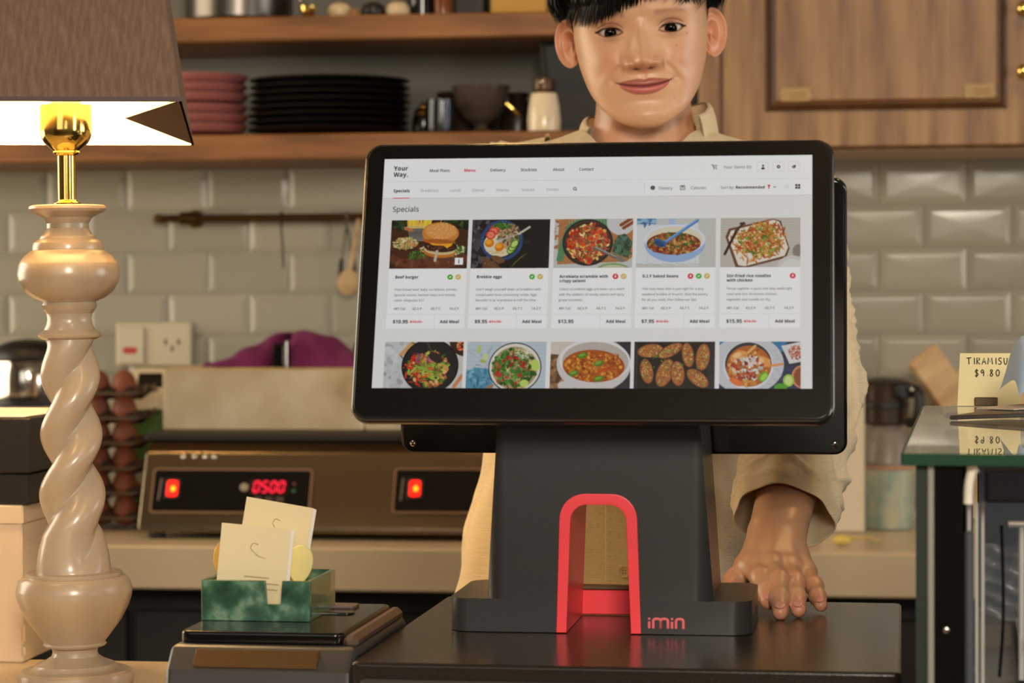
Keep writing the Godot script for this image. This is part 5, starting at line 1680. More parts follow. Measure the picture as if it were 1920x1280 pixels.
func screen_image() -> Image:
	page = Image.create(1600, 900, false, Image.FORMAT_RGB8)
	var bg := rgb(236, 234, 231)
	var white := rgb(249, 248, 246)
	var ink := rgb(26, 24, 24)
	var mid := rgb(118, 114, 112)
	var pale := rgb(176, 172, 170)
	var red := rgb(224, 30, 62)
	var line := rgb(214, 212, 209)
	page.fill(bg)
	fill(0, 0, 1600, 157, white)
	fill(0, 91, 1600, 1, line)
	fill(0, 157, 1600, 2, line)
	fill(40, 156, 62, 3, red)
	text("Your", 37, 46, 24, ink, true)
	text("Way.", 37, 71, 24, ink, true)
	for q in [["Meal Plans", 173, ink], ["Menu", 304, red], ["Delivery", 403, ink], ["Stockists", 517, ink], ["About", 639, ink], ["Contact", 737, ink]]: text(q[0], q[1], 54, 16, q[2], q[0] == "Menu")
	for q in [["Specials", 40, ink], ["Breakfast", 143, pale], ["Lunch", 253, pale], ["Dinner", 338, pale], ["Snacks", 428, pale], ["Snacks", 524, pale], ["Drinks", 618, pale]]: text(q[0], q[1], 134, 16, q[2], q[0] == "Specials")
	dot(723, 125, 7, 7, 0, ink)
	dot(723, 125, 4.6, 4.6, 0, white)
	stroke(727, 129, 730, 132, 2, ink)
	fill(983, 106, 1, 40, line)
	# little pictures of the tool bar
	dot(1013, 124, 9, 9, 0, ink)
	for k in [-4, 0, 4]: fill(1005, 124 + k, 16, 1, pale)
	fill(1013, 116, 1, 17, pale)
	text("Dietary", 1035, 132, 16, mid)
	fill(1115, 116, 18, 18, ink)
	fill(1117, 118, 14, 14, white)
	fill(1120, 119, 8, 4, ink)
	fill(1119, 126, 10, 2, mid)
	text("Calories", 1154, 132, 16, mid)
	text("Sort by:", 1264, 131, 15, mid)
	text("Recommended", 1319, 131, 15, ink, true)
	stroke(1441, 118, 1441, 130, 4, red)
	dot(1441, 119, 6, 4, 0, red)
	stroke(1458, 123, 1462, 127, 2, ink)
	stroke(1462, 127, 1466, 123, 2, ink)
	for k in 3: fill(1498, 117 + k * 6, 16, 2, line)
	for k in 4: fill(1538 + (k % 2) * 10, 115 + (k / 2) * 10, 8, 8, ink)
	stroke(1229, 35, 1233, 35, 2, ink)
	stroke(1233, 35, 1237, 47, 2, ink)
	stroke(1236, 38, 1250, 38, 2, ink)
	stroke(1238, 45, 1248, 45, 2, ink)
	dot(1239, 51, 2.5, 2.5, 0, ink)
	dot(1247, 51, 2.5, 2.5, 0, ink)
	text("Your Items (0)", 1275, 51, 16, mid)
	for k in 3:
		var cx := 1419 + k * 57
		fill(cx - 20, 26, 40, 38, line)
		fill(cx - 19, 27, 38, 36, white)
	dot(1419, 40, 4, 4.5, 0, ink)
	dot(1419, 51, 7, 5, 0, ink)
	dot(1476, 45, 7, 7, 0, ink)
	dot(1476, 45, 3, 3, 0, white)
	dot(1532, 46, 7, 6, -0.5, ink)
	dot(1537, 41, 3, 3, 0, ink)
	dot(1531, 47, 2.5, 2.5, 0, white)
	text("Specials", 40, 212, 28, ink)
	# five cards
	var xs := [40, 345, 653, 958, 1266]
	var titles := [["Beef burger"], ["Brekkie eggs"], ["Arrabiata scramble with", "crispy salami"], ["D.I.Y baked beans"], ["Stir-fried rice noodles", "with chicken"]]
	var words := [["Plant-based beef, baby cos lettuce, tomato,", "Spanish onions, herbed mayo and tomato", "relish. Kilojoules 817."], ["Don't weigh yourself down at breakfast with", "complicated time-consuming recipe. Eggs", "Benedict is as impressive in half the time."], ["Classic scrambled eggs are taken up a notch", "with the addition of smoky salami and spicy", "grape tomatoes."], ["This tasty bean dish is just right for a lazy", "weekend brekkie or brunch. Raid the pantry", "for all you need, then follow our tips."], ["Throw together a quick and easy weeknight", "meal with this 30-minute chicken,", "vegetable and noodle stir-fry."]]
	var prices := [["$10.95", "$13.95"], ["$9.95", "$11.95"], ["$13.95", ""], ["$7.95", "$10.95"], ["$15.95", "$16.95"]]
	var green := rgb(72, 178, 40)
	var gold := rgb(222, 184, 82)
	var badges := [[green, gold], [green, gold], [red, gold], [red, green, gold], [red]]
	for k in 5:
		var x: int = xs[k]
		fill(x, 438, 291, 233, white)
		fill(x, 616, 291, 1, line)
		fill(x + 178, 617, 1, 54, line)
		for i in titles[k].size(): text(titles[k][i], x + 24, 476 + i * 17, 15.4, ink, true)
		for i in 3: text(words[k][i], x + 24, 524 + i * 21, 12.2, mid)
		for i in 4: text(["481 Cal", "42.5 P", "43.7 C", "14.2 F"][i], x + 25 + i * 69, 599, 13, pale.lerp(mid, 0.6), true)
		var e := text(prices[k][0], x + 24, 652, 19, ink, true)
		if prices[k][1]:
			var f := text(prices[k][1], e + 9, 650, 14, red)
			fill(int(e) + 6, 645, int(f - e), 2, red)
		text("Add Meal", x + 200, 651, 16, ink, true)
		var b: Array = badges[k]
		for i in b.size():
			var bx: int = x + 260 - (b.size() - 1 - i) * 30 + (3 if k == 4 else 0)
			dot(bx, 471, 11, 11, 0, b[i])
			if b[i] == green: dot(bx, 471, 6, 3, -0.5, white)
			elif b[i] == gold:
				dot(bx, 471, 6.5, 4, -0.7, white)
				dot(bx, 471, 4.5, 2.2, -0.7, gold)
			else:
				dot(bx, 472, 4, 5, 0, white)
				dot(bx + 1, 467, 2, 4, 0.3, white)
				dot(bx, 474, 2, 2, 0, red)
	for k in 5:
		clip = Rect2i(xs[k], 246, 291, 192)
		meal(k, xs[k], 246)
		clip = Rect2i(xs[k] + 1, 723, 292, 177)
		fill(xs[k], 723, 293, 177, white)
		meal(5 + k, xs[k] + 1, 723)
		for r in [Rect2i(xs[k], 246, 291, 192), Rect2i(xs[k] + 1, 723, 292, 177)]:
			for y in range(r.position.y, r.end.y):
				for x in range(r.position.x, r.end.x):
					var c := page.get_pixel(x, y)
					var g := c.get_luminance()
					page.set_pixel(x, y, Color(pow(clampf(lerpf(g, c.r, 1.08), 0, 1), 1.16), pow(clampf(lerpf(g, c.g, 1.08), 0, 1), 1.16), pow(clampf(lerpf(g, c.b, 1.08), 0, 1), 1.16)))
		clip = Rect2i(0, 0, 1600, 900)
	# the info tag on the first picture
	fill(285, 396, 31, 27, white)
	text("i", 297, 418, 22, ink, true)
	page.resize(1600, 900)
	return page


func meal(k: int, x: int, y: int) -> void:
	var herb := [rgb(64, 112, 40), rgb(96, 140, 56), rgb(52, 92, 36)]
	match k:
		0:      # burger, chips and slaw on a board
			fill(x, y, 291, 192, rgb(58, 36, 24))
			for i in 26: fill(x, y + 34 + i * 3, 291, 2, rgb(70 + (i * 37) % 30, 44 + (i * 23) % 18, 28))
			scatter(x + 40, y + 10, 50, 24, 50, [rgb(30, 48, 16), rgb(44, 70, 22), rgb(18, 28, 12)], 4, 10)
			scatter(x + 240, y + 12, 60, 26, 60, [rgb(30, 48, 16), rgb(50, 78, 24), rgb(18, 28, 12)], 4, 10)
			dot(x + 145, y + 160, 152, 52, 0, rgb(84, 48, 30))
			dot(x + 145, y + 150, 148, 46, 0, rgb(112, 66, 44))
			scatter(x + 145, y + 150, 130, 40, 60, [rgb(124, 74, 50), rgb(98, 56, 38)], 3, 10, 4)
			poly_fill(PackedVector2Array([Vector2(x + 60, y + 26), Vector2(x + 148, y + 26), Vector2(x + 132, y + 84), Vector2(x + 72, y + 84)]), rgb(120, 116, 112))
			for i in 8: fill(x + 70, y + 46 + i * 5, 66, 2, rgb(88 + i * 9, 84 + i * 8, 80 + i * 8))
			for i in 16: stroke(x + 64 + i * 5.4, y + 28, x + 60 + i * 6 + rng.randf_range(-6, 6), y - 4, 9, rgb(232, 180 + (i * 29) % 40, 66 + (i * 17) % 40))
			stroke(x + 58, y + 26, x + 148, y + 26, 3, rgb(186, 184, 180))
			stroke(x + 54, y + 32, x + 76, y + 40, 13, rgb(196, 128, 88))
			dot(x + 55, y + 108, 56, 28, 0, rgb(104, 56, 34))
			dot(x + 55, y + 118, 50, 34, 0, rgb(88, 46, 28))
			dot(x + 55, y + 102, 48, 20, 0, rgb(64, 36, 22))
			scatter(x + 55, y + 92, 44, 24, 260, [rgb(226, 214, 166), rgb(208, 190, 128), rgb(206, 142, 84), rgb(168, 182, 108)], 1.6, 4, 3)
			scatter(x + 100, y + 140, 34, 16, 70, herb, 1.5, 4, 3)
			scatter(x + 262, y + 118, 20, 16, 90, herb, 1.5, 4, 2)
			scatter(x + 195, y + 118, 82, 26, 170, [rgb(226, 222, 190), rgb(204, 202, 160), rgb(150, 170, 90)], 1.6, 4, 4)
			dot(x + 185, y + 126, 62, 24, 0.08, rgb(196, 128, 58))
			dot(x + 185, y + 118, 60, 20, 0.08, rgb(214, 196, 150))
			dot(x + 188, y + 104, 64, 24, 0.06, rgb(62, 32, 20))
			scatter(x + 188, y + 106, 56, 18, 160, [rgb(92, 50, 32), rgb(58, 30, 20), rgb(120, 70, 44)], 2, 5)
			poly_fill(PackedVector2Array([Vector2(x + 126, y + 80), Vector2(x + 236, y + 84), Vector2(x + 232, y + 100), Vector2(x + 214, y + 112), Vector2(x + 200, y + 102), Vector2(x + 160, y + 100)]), rgb(238, 176, 46))
			dot(x + 142, y + 82, 22, 9, 0.2, rgb(220, 92, 44))
			dot(x + 186, y + 52, 70, 44, 0.04, rgb(206, 142, 72))
			dot(x + 186, y + 44, 60, 32, 0.04, rgb(222, 162, 92))
			dot(x + 186, y + 84, 62, 9, 0.06, rgb(176, 108, 46))
			scatter(x + 190, y + 44, 58, 34, 170, [rgb(246, 228, 190)], 1.1, 1.8, 1.8)
			stroke(x + 186, y, x + 186, y + 14, 3, rgb(214, 170, 120))
			stroke(x + 176, y + 124, x + 170, y + 160, 11, rgb(200, 188, 176))
		1:      # eggs in a speckled blue pan on black cloth
			fill(x, y, 291, 192, rgb(26, 25, 27))
			scatter(x + 30, y + 90, 60, 110, 90, [rgb(52, 50, 58), rgb(76, 74, 84), rgb(40, 38, 46), rgb(92, 90, 100)], 4, 14, 3)
			dot(x + 112, y + 82, 80, 80, 0, rgb(56, 84, 128))
			scatter(x + 112, y + 82, 78, 78, 320, [rgb(42, 62, 100), rgb(136, 164, 200), rgb(30, 44, 74)], 0.8, 1.8)
			dot(x + 112, y + 82, 68, 68, 0, rgb(48, 46, 50))
			dot(x + 100, y + 100, 56, 46, 0.3, rgb(226, 214, 186))
			dot(x + 136, y + 72, 40, 46, -0.4, rgb(196, 168, 130))
			scatter(x + 138, y + 56, 40, 38, 170, [rgb(176, 140, 110), rgb(96, 110, 66), rgb(210, 186, 150), rgb(120, 84, 66)], 2, 6, 3)
			for q in [[86, 36], [80, 46], [70, 60]]:
				dot(x + q[0], y + q[1], 19, 18, 0, rgb(196, 62, 44))
				dot(x + q[0], y + q[1], 15, 14, 0, rgb(226, 122, 98))
				for i in 6: dot(x + q[0] + cos(i * 1.05) * 8, y + q[1] + sin(i * 1.05) * 8, 4, 2.5, i * 1.05, rgb(236, 176, 146))
			for q in [[66, 92], [104, 108]]:
				dot(x + q[0], y + q[1], 18, 17, 0, rgb(214, 134, 30))
				dot(x + q[0] - 3, y + q[1] - 4, 12, 10, 0, rgb(240, 176, 62))
			for q in [[148, 118], [154, 108], [160, 96]]:
				dot(x + q[0], y + q[1], 20, 14, -0.9, rgb(96, 140, 46))
				dot(x + q[0], y + q[1], 16, 10, -0.9, rgb(196, 214, 130))
			scatter(x + 96, y + 128, 34, 8, 60, [rgb(206, 142, 50), rgb(176, 110, 40)], 1, 1.8)
			scatter(x + 112, y + 26, 30, 12, 40, herb, 3, 6, 2.4)
			stroke(x + 100, y + 84, x + 176, y + 56, 5, rgb(186, 180, 168))
			stroke(x + 176, y + 56, x + 214, y + 30, 9, rgb(204, 198, 184))
			for i in 4: stroke(x + 90, y + 78 + i * 5, x + 116, y + 72 + i * 4, 2, rgb(206, 202, 192))
			dot(x + 206, y + 88, 14, 7, -0.5, rgb(46, 45, 48))
			poly_fill(PackedVector2Array([Vector2(x + 48, y + 192), Vector2(x + 40, y + 144), Vector2(x + 84, y + 164), Vector2(x + 116, y + 192)]), rgb(112, 82, 48))
			dot(x + 100, y + 156, 28, 13, 0.35, rgb(120, 88, 52))
			scatter(x + 80, y + 172, 30, 16, 60, [rgb(146, 112, 70), rgb(92, 66, 40)], 1.2, 2.6)
			for i in 9: stroke(x + 150 + i * 4, y + 190 - i * 5, x + 166 + i * 5, y + 166 - i * 4, 1.6, rgb(120, 116, 60))
		2:      # scramble with tomatoes in a dark pan
			fill(x, y, 291, 192, rgb(204, 204, 200))
			poly_fill(PackedVector2Array([Vector2(x + 16, y), Vector2(x + 291, y), Vector2(x + 291, y + 150), Vector2(x + 270, y + 168), Vector2(x + 14, y + 178)]), rgb(184, 132, 88))
			scatter(x + 60, y + 60, 80, 80, 60, [rgb(194, 144, 98), rgb(170, 118, 76)], 2, 8, 5)
			poly_fill(PackedVector2Array([Vector2(x + 48, y + 22), Vector2(x + 90, y), Vector2(x + 210, y), Vector2(x + 216, y + 30), Vector2(x + 60, y + 60), Vector2(x + 34, y + 168), Vector2(x + 10, y + 164), Vector2(x + 20, y + 100)]), rgb(104, 146, 110))
			for i in 14: stroke(x + 50 + i * 12, y + 2, x + 54 + i * 12, y + 18, 3, rgb(140, 176, 142))
			dot(x + 124, y + 92, 94, 92, 0, rgb(54, 48, 46))
			dot(x + 124, y + 90, 86, 84, 0, rgb(82, 70, 62))
			dot(x + 124, y + 92, 80, 80, 0, rgb(70, 48, 36))
			scatter(x + 124, y + 94, 74, 74, 300, [rgb(240, 212, 122), rgb(248, 228, 160), rgb(226, 186, 96), rgb(196, 70, 40), rgb(178, 84, 64)], 4, 10, 1.7)
			scatter(x + 124, y + 94, 72, 72, 46, [rgb(216, 64, 26), rgb(232, 96, 36), rgb(196, 44, 20)], 6, 10, 1.2)
			scatter(x + 124, y + 94, 72, 72, 120, [rgb(176, 96, 76), rgb(206, 132, 104), rgb(146, 60, 44)], 2, 4, 5)
			scatter(x + 124, y + 94, 70, 70, 70, herb, 1.5, 4)
			dot(x + 246, y + 12, 54, 52, 0, rgb(212, 210, 208))
			for q in [[262, 16], [272, 28]]: stroke(x + q[0] - 16, y + q[1] + 8, x + q[0] + 26, y + q[1] - 20, 13, rgb(150, 84, 48))
			poly_fill(PackedVector2Array([Vector2(x + 236, y + 66), Vector2(x + 262, y + 58), Vector2(x + 291, y + 92), Vector2(x + 276, y + 156), Vector2(x + 214, y + 130)]), rgb(70, 96, 78))
			scatter(x + 254, y + 106, 30, 36, 40, [rgb(92, 122, 100), rgb(54, 76, 62)], 3, 8, 4)
			stroke(x + 150, y + 112, x + 256, y + 164, 12, rgb(120, 114, 106))
			stroke(x + 152, y + 110, x + 256, y + 160, 4, rgb(176, 172, 164))
			dot(x + 246, y + 158, 20, 10, 0.45, rgb(138, 132, 122))
			dot(x + 220, y + 196, 60, 24, 0, rgb(150, 172, 126))
			dot(x + 220, y + 200, 54, 20, 0, rgb(206, 204, 180))
		3:      # baked beans in a pale blue dish
			fill(x, y, 291, 192, rgb(206, 206, 200))
			poly_fill(PackedVector2Array([Vector2(x, y + 28), Vector2(x + 226, y + 20), Vector2(x + 232, y + 186), Vector2(x, y + 178)]), rgb(222, 224, 224))
			for i in 5: fill(x + 40 + i * 44, y + 30, 2, 150, rgb(204, 212, 220))
			fill(x, y, 70, 22, rgb(118, 158, 192))
			scatter(x + 34, y + 10, 36, 9, 20, [rgb(96, 140, 180), rgb(160, 192, 216)], 3, 7, 5)
			fill(x + 118, y, 24, 26, rgb(186, 198, 222))
			dot(x + 140, y + 96, 112, 76, 0, rgb(164, 186, 220))
			dot(x + 140, y + 82, 113, 60, 0, rgb(222, 228, 240))
			dot(x + 140, y + 82, 104, 52, 0, rgb(226, 218, 196))
			dot(x + 136, y + 98, 100, 44, 0, rgb(122, 58, 30))
			scatter(x + 136, y + 98, 94, 40, 330, [rgb(150, 72, 36), rgb(178, 92, 46), rgb(196, 140, 76), rgb(206, 164, 96), rgb(116, 48, 26)], 3, 7, 1.6)
			scatter(x + 128, y + 90, 80, 34, 60, herb, 2, 5)
			stroke(x + 106, y + 92, x + 222, y + 8, 12, rgb(86, 142, 196))
			stroke(x + 108, y + 88, x + 222, y + 4, 4, rgb(146, 188, 224))
			dot(x + 86, y + 96, 26, 14, 0.45, rgb(58, 106, 160))
			dot(x + 84, y + 100, 20, 10, 0.45, rgb(40, 80, 124))
			for i in 30: fill(x + i * 8, y + 176 + (i * 7) % 6, 6, 2, rgb(170, 166, 140))
		4:      # noodles on an oval plate
			fill(x, y, 291, 192, rgb(198, 192, 184))
			for i in 20: fill(x, y + i * 10, 291, 4, rgb(204, 198, 192))
			poly_fill(PackedVector2Array([Vector2(x + 18, y + 74), Vector2(x + 30, y + 42), Vector2(x + 190, y + 4), Vector2(x + 220, y + 12), Vector2(x + 252, y + 120), Vector2(x + 240, y + 156), Vector2(x + 90, y + 196), Vector2(x + 56, y + 192)]), rgb(120, 84, 62))
			poly_fill(PackedVector2Array([Vector2(x + 28, y + 78), Vector2(x + 38, y + 50), Vector2(x + 192, y + 8), Vector2(x + 214, y + 16), Vector2(x + 246, y + 116), Vector2(x + 234, y + 148), Vector2(x + 90, y + 188), Vector2(x + 66, y + 184)]), rgb(232, 226, 214))
			for c in [[92, 84], [150, 60], [170, 110], [110, 130], [190, 70], [150, 90]]: scatter(x + c[0], y + c[1], 52, 44, 110, [rgb(196, 114, 44), rgb(214, 142, 66), rgb(176, 88, 32), rgb(222, 170, 96)], 2, 4, 6)
			scatter(x + 144, y + 92, 80, 66, 110, [rgb(140, 164, 52), rgb(168, 190, 86), rgb(106, 132, 44)], 2, 6, 2)
			scatter(x + 144, y + 92, 80, 66, 70, [rgb(236, 214, 170), rgb(196, 72, 34)], 2, 5, 2)
			stroke(x + 16, y + 140, x + 58, y + 50, 10, rgb(58, 38, 30))
			stroke(x + 54, y + 52, x + 84, y + 20, 9, rgb(76, 58, 48))
			dot(x + 80, y + 22, 12, 6, 0.1, rgb(70, 54, 46))
			dot(x + 280, y + 128, 18, 26, 0.2, rgb(150, 142, 134))
			dot(x + 260, y + 196, 54, 50, 0, rgb(214, 210, 206))
			dot(x + 262, y + 202, 44, 42, 0, rgb(224, 222, 218))
		5:      # stir-fry in a black wok
			fill(x, y, 293, 177, rgb(206, 206, 205))
			scatter(x + 60, y + 90, 80, 100, 60, [rgb(198, 198, 198), rgb(212, 212, 211)], 4, 14, 2)
			dot(x + 300, y - 6, 62, 62, 0, rgb(66, 40, 34))
			scatter(x + 284, y + 12, 18, 20, 40, [rgb(206, 40, 26), rgb(226, 70, 44), rgb(220, 190, 110)], 2, 5)
			stroke(x + 60, y + 50, x + 100, y + 4, 14, rgb(212, 164, 112))
			stroke(x + 262, y + 170, x + 290, y + 130, 14, rgb(206, 148, 96))
			stroke(x + 60, y + 54, x + 76, y + 72, 3, rgb(40, 40, 42))
			stroke(x + 100, y + 4, x + 122, y + 8, 3, rgb(40, 40, 42))
			dot(x + 170, y + 92, 106, 104, 0, rgb(20, 20, 22))
			dot(x + 170, y + 92, 98, 96, 0, rgb(36, 36, 38))
			scatter(x + 164, y + 104, 78, 68, 240, [rgb(170, 98, 44), rgb(146, 76, 34), rgb(196, 128, 66), rgb(86, 130, 42), rgb(54, 96, 34)], 3, 8, 2.2)
			scatter(x + 160, y + 100, 74, 62, 50, [rgb(150, 190, 60), rgb(186, 206, 104)], 3, 6, 5)
			scatter(x + 140, y + 110, 70, 56, 26, [rgb(206, 30, 24), rgb(226, 54, 36)], 3, 5, 6)
			scatter(x + 164, y + 104, 74, 66, 34, [rgb(214, 152, 84), rgb(226, 176, 112)], 4, 8, 1.6)
			scatter(x + 150, y + 60, 50, 20, 16, [rgb(120, 60, 92), rgb(150, 92, 120)], 3, 5, 4)
			dot(x + 190, y + 60, 30, 18, 0.6, rgb(58, 46, 42))
			stroke(x + 156, y, x + 172, y + 36, 6, rgb(86, 70, 62))
			for i in 20: stroke(x + 110 + rng.randf() * 110, y + 80 + rng.randf() * 60, x + 110 + rng.randf() * 110, y + 80 + rng.randf() * 60, 1.6, rgb(150, 186, 84))
		6:      # noodle salad in a rimmed bowl on pale wood
			fill(x, y, 293, 177, rgb(196, 206, 212))
			for i in 12: fill(x, y + i * 15, 293, 1, rgb(170, 184, 192))
			scatter(x + 100, y + 60, 150, 90, 60, [rgb(206, 214, 220), rgb(186, 198, 206)], 2, 6, 8)
			dot(x + 44, y + 28, 8, 17, 0.1, rgb(196, 206, 130))
			dot(x + 68, y + 58, 9, 16, 0.2, rgb(206, 216, 160))
			dot(x + 60, y + 74, 14, 7, 0.3, rgb(180, 190, 110))
			poly_fill(PackedVector2Array([Vector2(x, y + 116), Vector2(x + 30, y + 98), Vector2(x + 92, y + 104), Vector2(x + 100, y + 177), Vector2(x, y + 177)]), rgb(98, 156, 178))
			scatter(x + 46, y + 140, 44, 34, 40, [rgb(120, 176, 196), rgb(78, 136, 160)], 3, 7, 5)
			dot(x + 178, y + 98, 98, 96, 0, rgb(54, 50, 48))
			dot(x + 178, y + 98, 94, 92, 0, rgb(226, 222, 212))
			dot(x + 178, y + 100, 84, 82, 0, rgb(176, 158, 120))
			scatter(x + 174, y + 104, 78, 74, 260, [rgb(206, 176, 116), rgb(226, 204, 150), rgb(176, 128, 72), rgb(146, 84, 44)], 2, 5, 4)
			scatter(x + 174, y + 100, 78, 74, 130, [rgb(60, 122, 40), rgb(86, 150, 58), rgb(44, 96, 32)], 4, 9, 1.8)
			scatter(x + 170, y + 110, 70, 60, 30, [rgb(176, 40, 30), rgb(160, 96, 52)], 4, 8, 1.4)
			scatter(x + 206, y + 46, 30, 20, 90, [rgb(240, 234, 212)], 1.2, 2, 8)
			for q in [[250, 82], [254, 96], [214, 158]]: dot(x + q[0], y + q[1], 16, 15, 0, rgb(196, 214, 120))
			dot(x + 88, y + 172, 18, 8, -0.5, rgb(170, 140, 110))
		7:      # chickpea curry in a white pot
			fill(x, y, 293, 177, rgb(150, 112, 78))
			scatter(x + 20, y + 120, 50, 70, 90, [rgb(168, 130, 92), rgb(120, 86, 58)], 3, 9, 3)
			fill(x + 240, y, 60, 177, rgb(52, 52, 60))
			poly_fill(PackedVector2Array([Vector2(x + 258, y), Vector2(x + 293, y), Vector2(x + 293, y + 10)]), rgb(40, 40, 48))
			dot(x + 20, y + 6, 62, 42, 0, rgb(216, 206, 194))
			dot(x + 158, y + 86, 136, 104, 0.05, rgb(214, 208, 206))
			dot(x + 162, y + 72, 130, 82, 0.05, rgb(232, 228, 226))
			dot(x + 164, y + 74, 122, 74, 0.05, rgb(196, 186, 178))
			dot(x + 158, y + 92, 114, 62, 0.05, rgb(176, 96, 28))
			scatter(x + 158, y + 94, 106, 54, 300, [rgb(214, 142, 46), rgb(230, 166, 66), rgb(186, 104, 30), rgb(160, 76, 24)], 3, 7, 1.3)
			scatter(x + 210, y + 76, 60, 34, 60, [rgb(146, 66, 24), rgb(186, 96, 36)], 2, 5, 2)
			for q in [[116, 52], [176, 82], [178, 140], [86, 120]]:
				dot(x + q[0], y + q[1], 20, 11, -0.3, rgb(96, 136, 40))
				dot(x + q[0] - 2, y + q[1] - 2, 14, 6, -0.3, rgb(142, 172, 76))
			stroke(x + 176, y + 116, x + 216, y + 96, 7, rgb(196, 74, 30))
			dot(x + 60, y + 174, 34, 22, 0.5, rgb(214, 208, 206))
		8:      # stuffed shells on a black tray
			fill(x, y, 293, 177, rgb(44, 46, 54))
			fill(x + 8, y + 4, 264, 173, rgb(18, 18, 20))
			stroke(x + 10, y + 14, x + 10, y + 177, 2, rgb(86, 88, 94))
			stroke(x + 268, y + 14, x + 268, y + 177, 2, rgb(70, 72, 78))
			for q in [[58, 34, 46, 24, -0.15], [130, 34, 48, 20, -0.5], [194, 50, 20, 46, -0.15], [248, 58, 24, 50, 0.1], [46, 112, 22, 46, -0.2], [112, 118, 28, 54, 0.35], [158, 120, 24, 46, -0.1], [230, 138, 46, 24, 0.7]]:
				dot(x + q[0], y + q[1], q[2] + 3, q[3] + 3, q[4], rgb(112, 66, 50))
				dot(x + q[0], y + q[1], q[2], q[3], q[4], rgb(176, 116, 66))
				var c := cos(q[4])
				var s := sin(q[4])
				for i in 80:
					var a := rng.randf() * TAU
					var r := sqrt(rng.randf()) * 0.85
					var u: float = cos(a) * r * q[2]
					var w: float = sin(a) * r * q[3]
					dot(x + q[0] + u * c - w * s, y + q[1] + u * s + w * c, rng.randf_range(2, 5), rng.randf_range(1.5, 3.5), rng.randf() * PI, [rgb(216, 150, 84), rgb(232, 190, 124), rgb(190, 104, 56), rgb(120, 142, 60), rgb(206, 196, 140), rgb(110, 60, 80)][rng.randi() % 6], 1.3)
			scatter(x + 140, y + 90, 120, 80, 50, [rgb(96, 140, 50), rgb(130, 170, 70)], 1.2, 3, 4)
		9:      # drumstick curry on a patterned plate
			fill(x, y, 293, 177, rgb(34, 52, 92))
			poly_fill(PackedVector2Array([Vector2(x, y), Vector2(x + 60, y), Vector2(x, y + 66)]), rgb(70, 140, 176))
			poly_fill(PackedVector2Array([Vector2(x + 150, y), Vector2(x + 250, y), Vector2(x + 230, y + 40), Vector2(x + 180, y + 30)]), rgb(64, 132, 170))
			dot(x + 100, y + 86, 132, 112, 0, rgb(206, 206, 210))
			for i in 60: stroke(x + 150 + (i % 8) * 10, y + 30 + (i / 8) * 18, x + 156 + (i % 8) * 10, y + 30 + (i / 8) * 18 + (i % 3) * 6, 1.4, rgb(160, 164, 176))
			dot(x + 104, y + 90, 90, 90, 0, rgb(226, 226, 228))
			dot(x + 104, y + 84, 84, 82, 0, rgb(56, 58, 66))
			dot(x + 106, y + 92, 80, 78, 0, rgb(186, 112, 46))
			scatter(x + 104, y + 94, 72, 68, 120, [rgb(206, 136, 62), rgb(176, 90, 36), rgb(226, 170, 96)], 4, 9, 1.8)
			for q in [[70, 56, 34, 20, -0.4], [150, 74, 36, 20, 0.3], [60, 110, 26, 18, 0.4]]:
				dot(x + q[0], y + q[1], q[2], q[3], q[4], rgb(226, 166, 104))
				dot(x + q[0] - 6, y + q[1] - 5, q[2] * 0.5, q[3] * 0.5, q[4], rgb(240, 200, 150))
			stroke(x + 104, y + 40, x + 128, y + 16, 10, rgb(226, 180, 120))
			stroke(x + 176, y + 92, x + 226, y + 84, 9, rgb(222, 160, 92))
			scatter(x + 100, y + 100, 52, 48, 90, [rgb(236, 232, 228), rgb(220, 214, 210)], 3, 6, 2)
			scatter(x + 100, y + 96, 56, 50, 30, [rgb(170, 40, 26), rgb(190, 66, 40)], 4, 8, 1.4)
			scatter(x + 100, y + 96, 60, 54, 60, herb, 1.4, 3)
			dot(x + 158, y + 132, 22, 15, -0.9, rgb(110, 176, 40))
			dot(x + 160, y + 133, 17, 10, -0.9, rgb(176, 214, 90))
			dot(x + 60, y + 152, 28, 12, 0.5, rgb(226, 130, 70))
			dot(x + 286, y + 40, 60, 56, 0, rgb(38, 44, 70))
			poly_fill(PackedVector2Array([Vector2(x + 222, y + 16), Vector2(x + 293, y), Vector2(x + 293, y + 76), Vector2(x + 252, y + 84)]), rgb(222, 220, 218))
			scatter(x + 272, y + 40, 24, 28, 120, [rgb(190, 84, 54), rgb(206, 116, 80), rgb(170, 66, 44)], 1.5, 3.5)
			dot(x + 296, y + 132, 38, 44, 0, rgb(214, 150, 112))
			dot(x + 298, y + 132, 32, 38, 0, rgb(150, 84, 56))
			dot(x + 248, y + 146, 20, 24, 0, rgb(170, 206, 90))
			dot(x + 248, y + 146, 14, 18, 0, rgb(206, 226, 150))
			dot(x + 220, y + 172, 24, 16, 0, rgb(92, 166, 40))


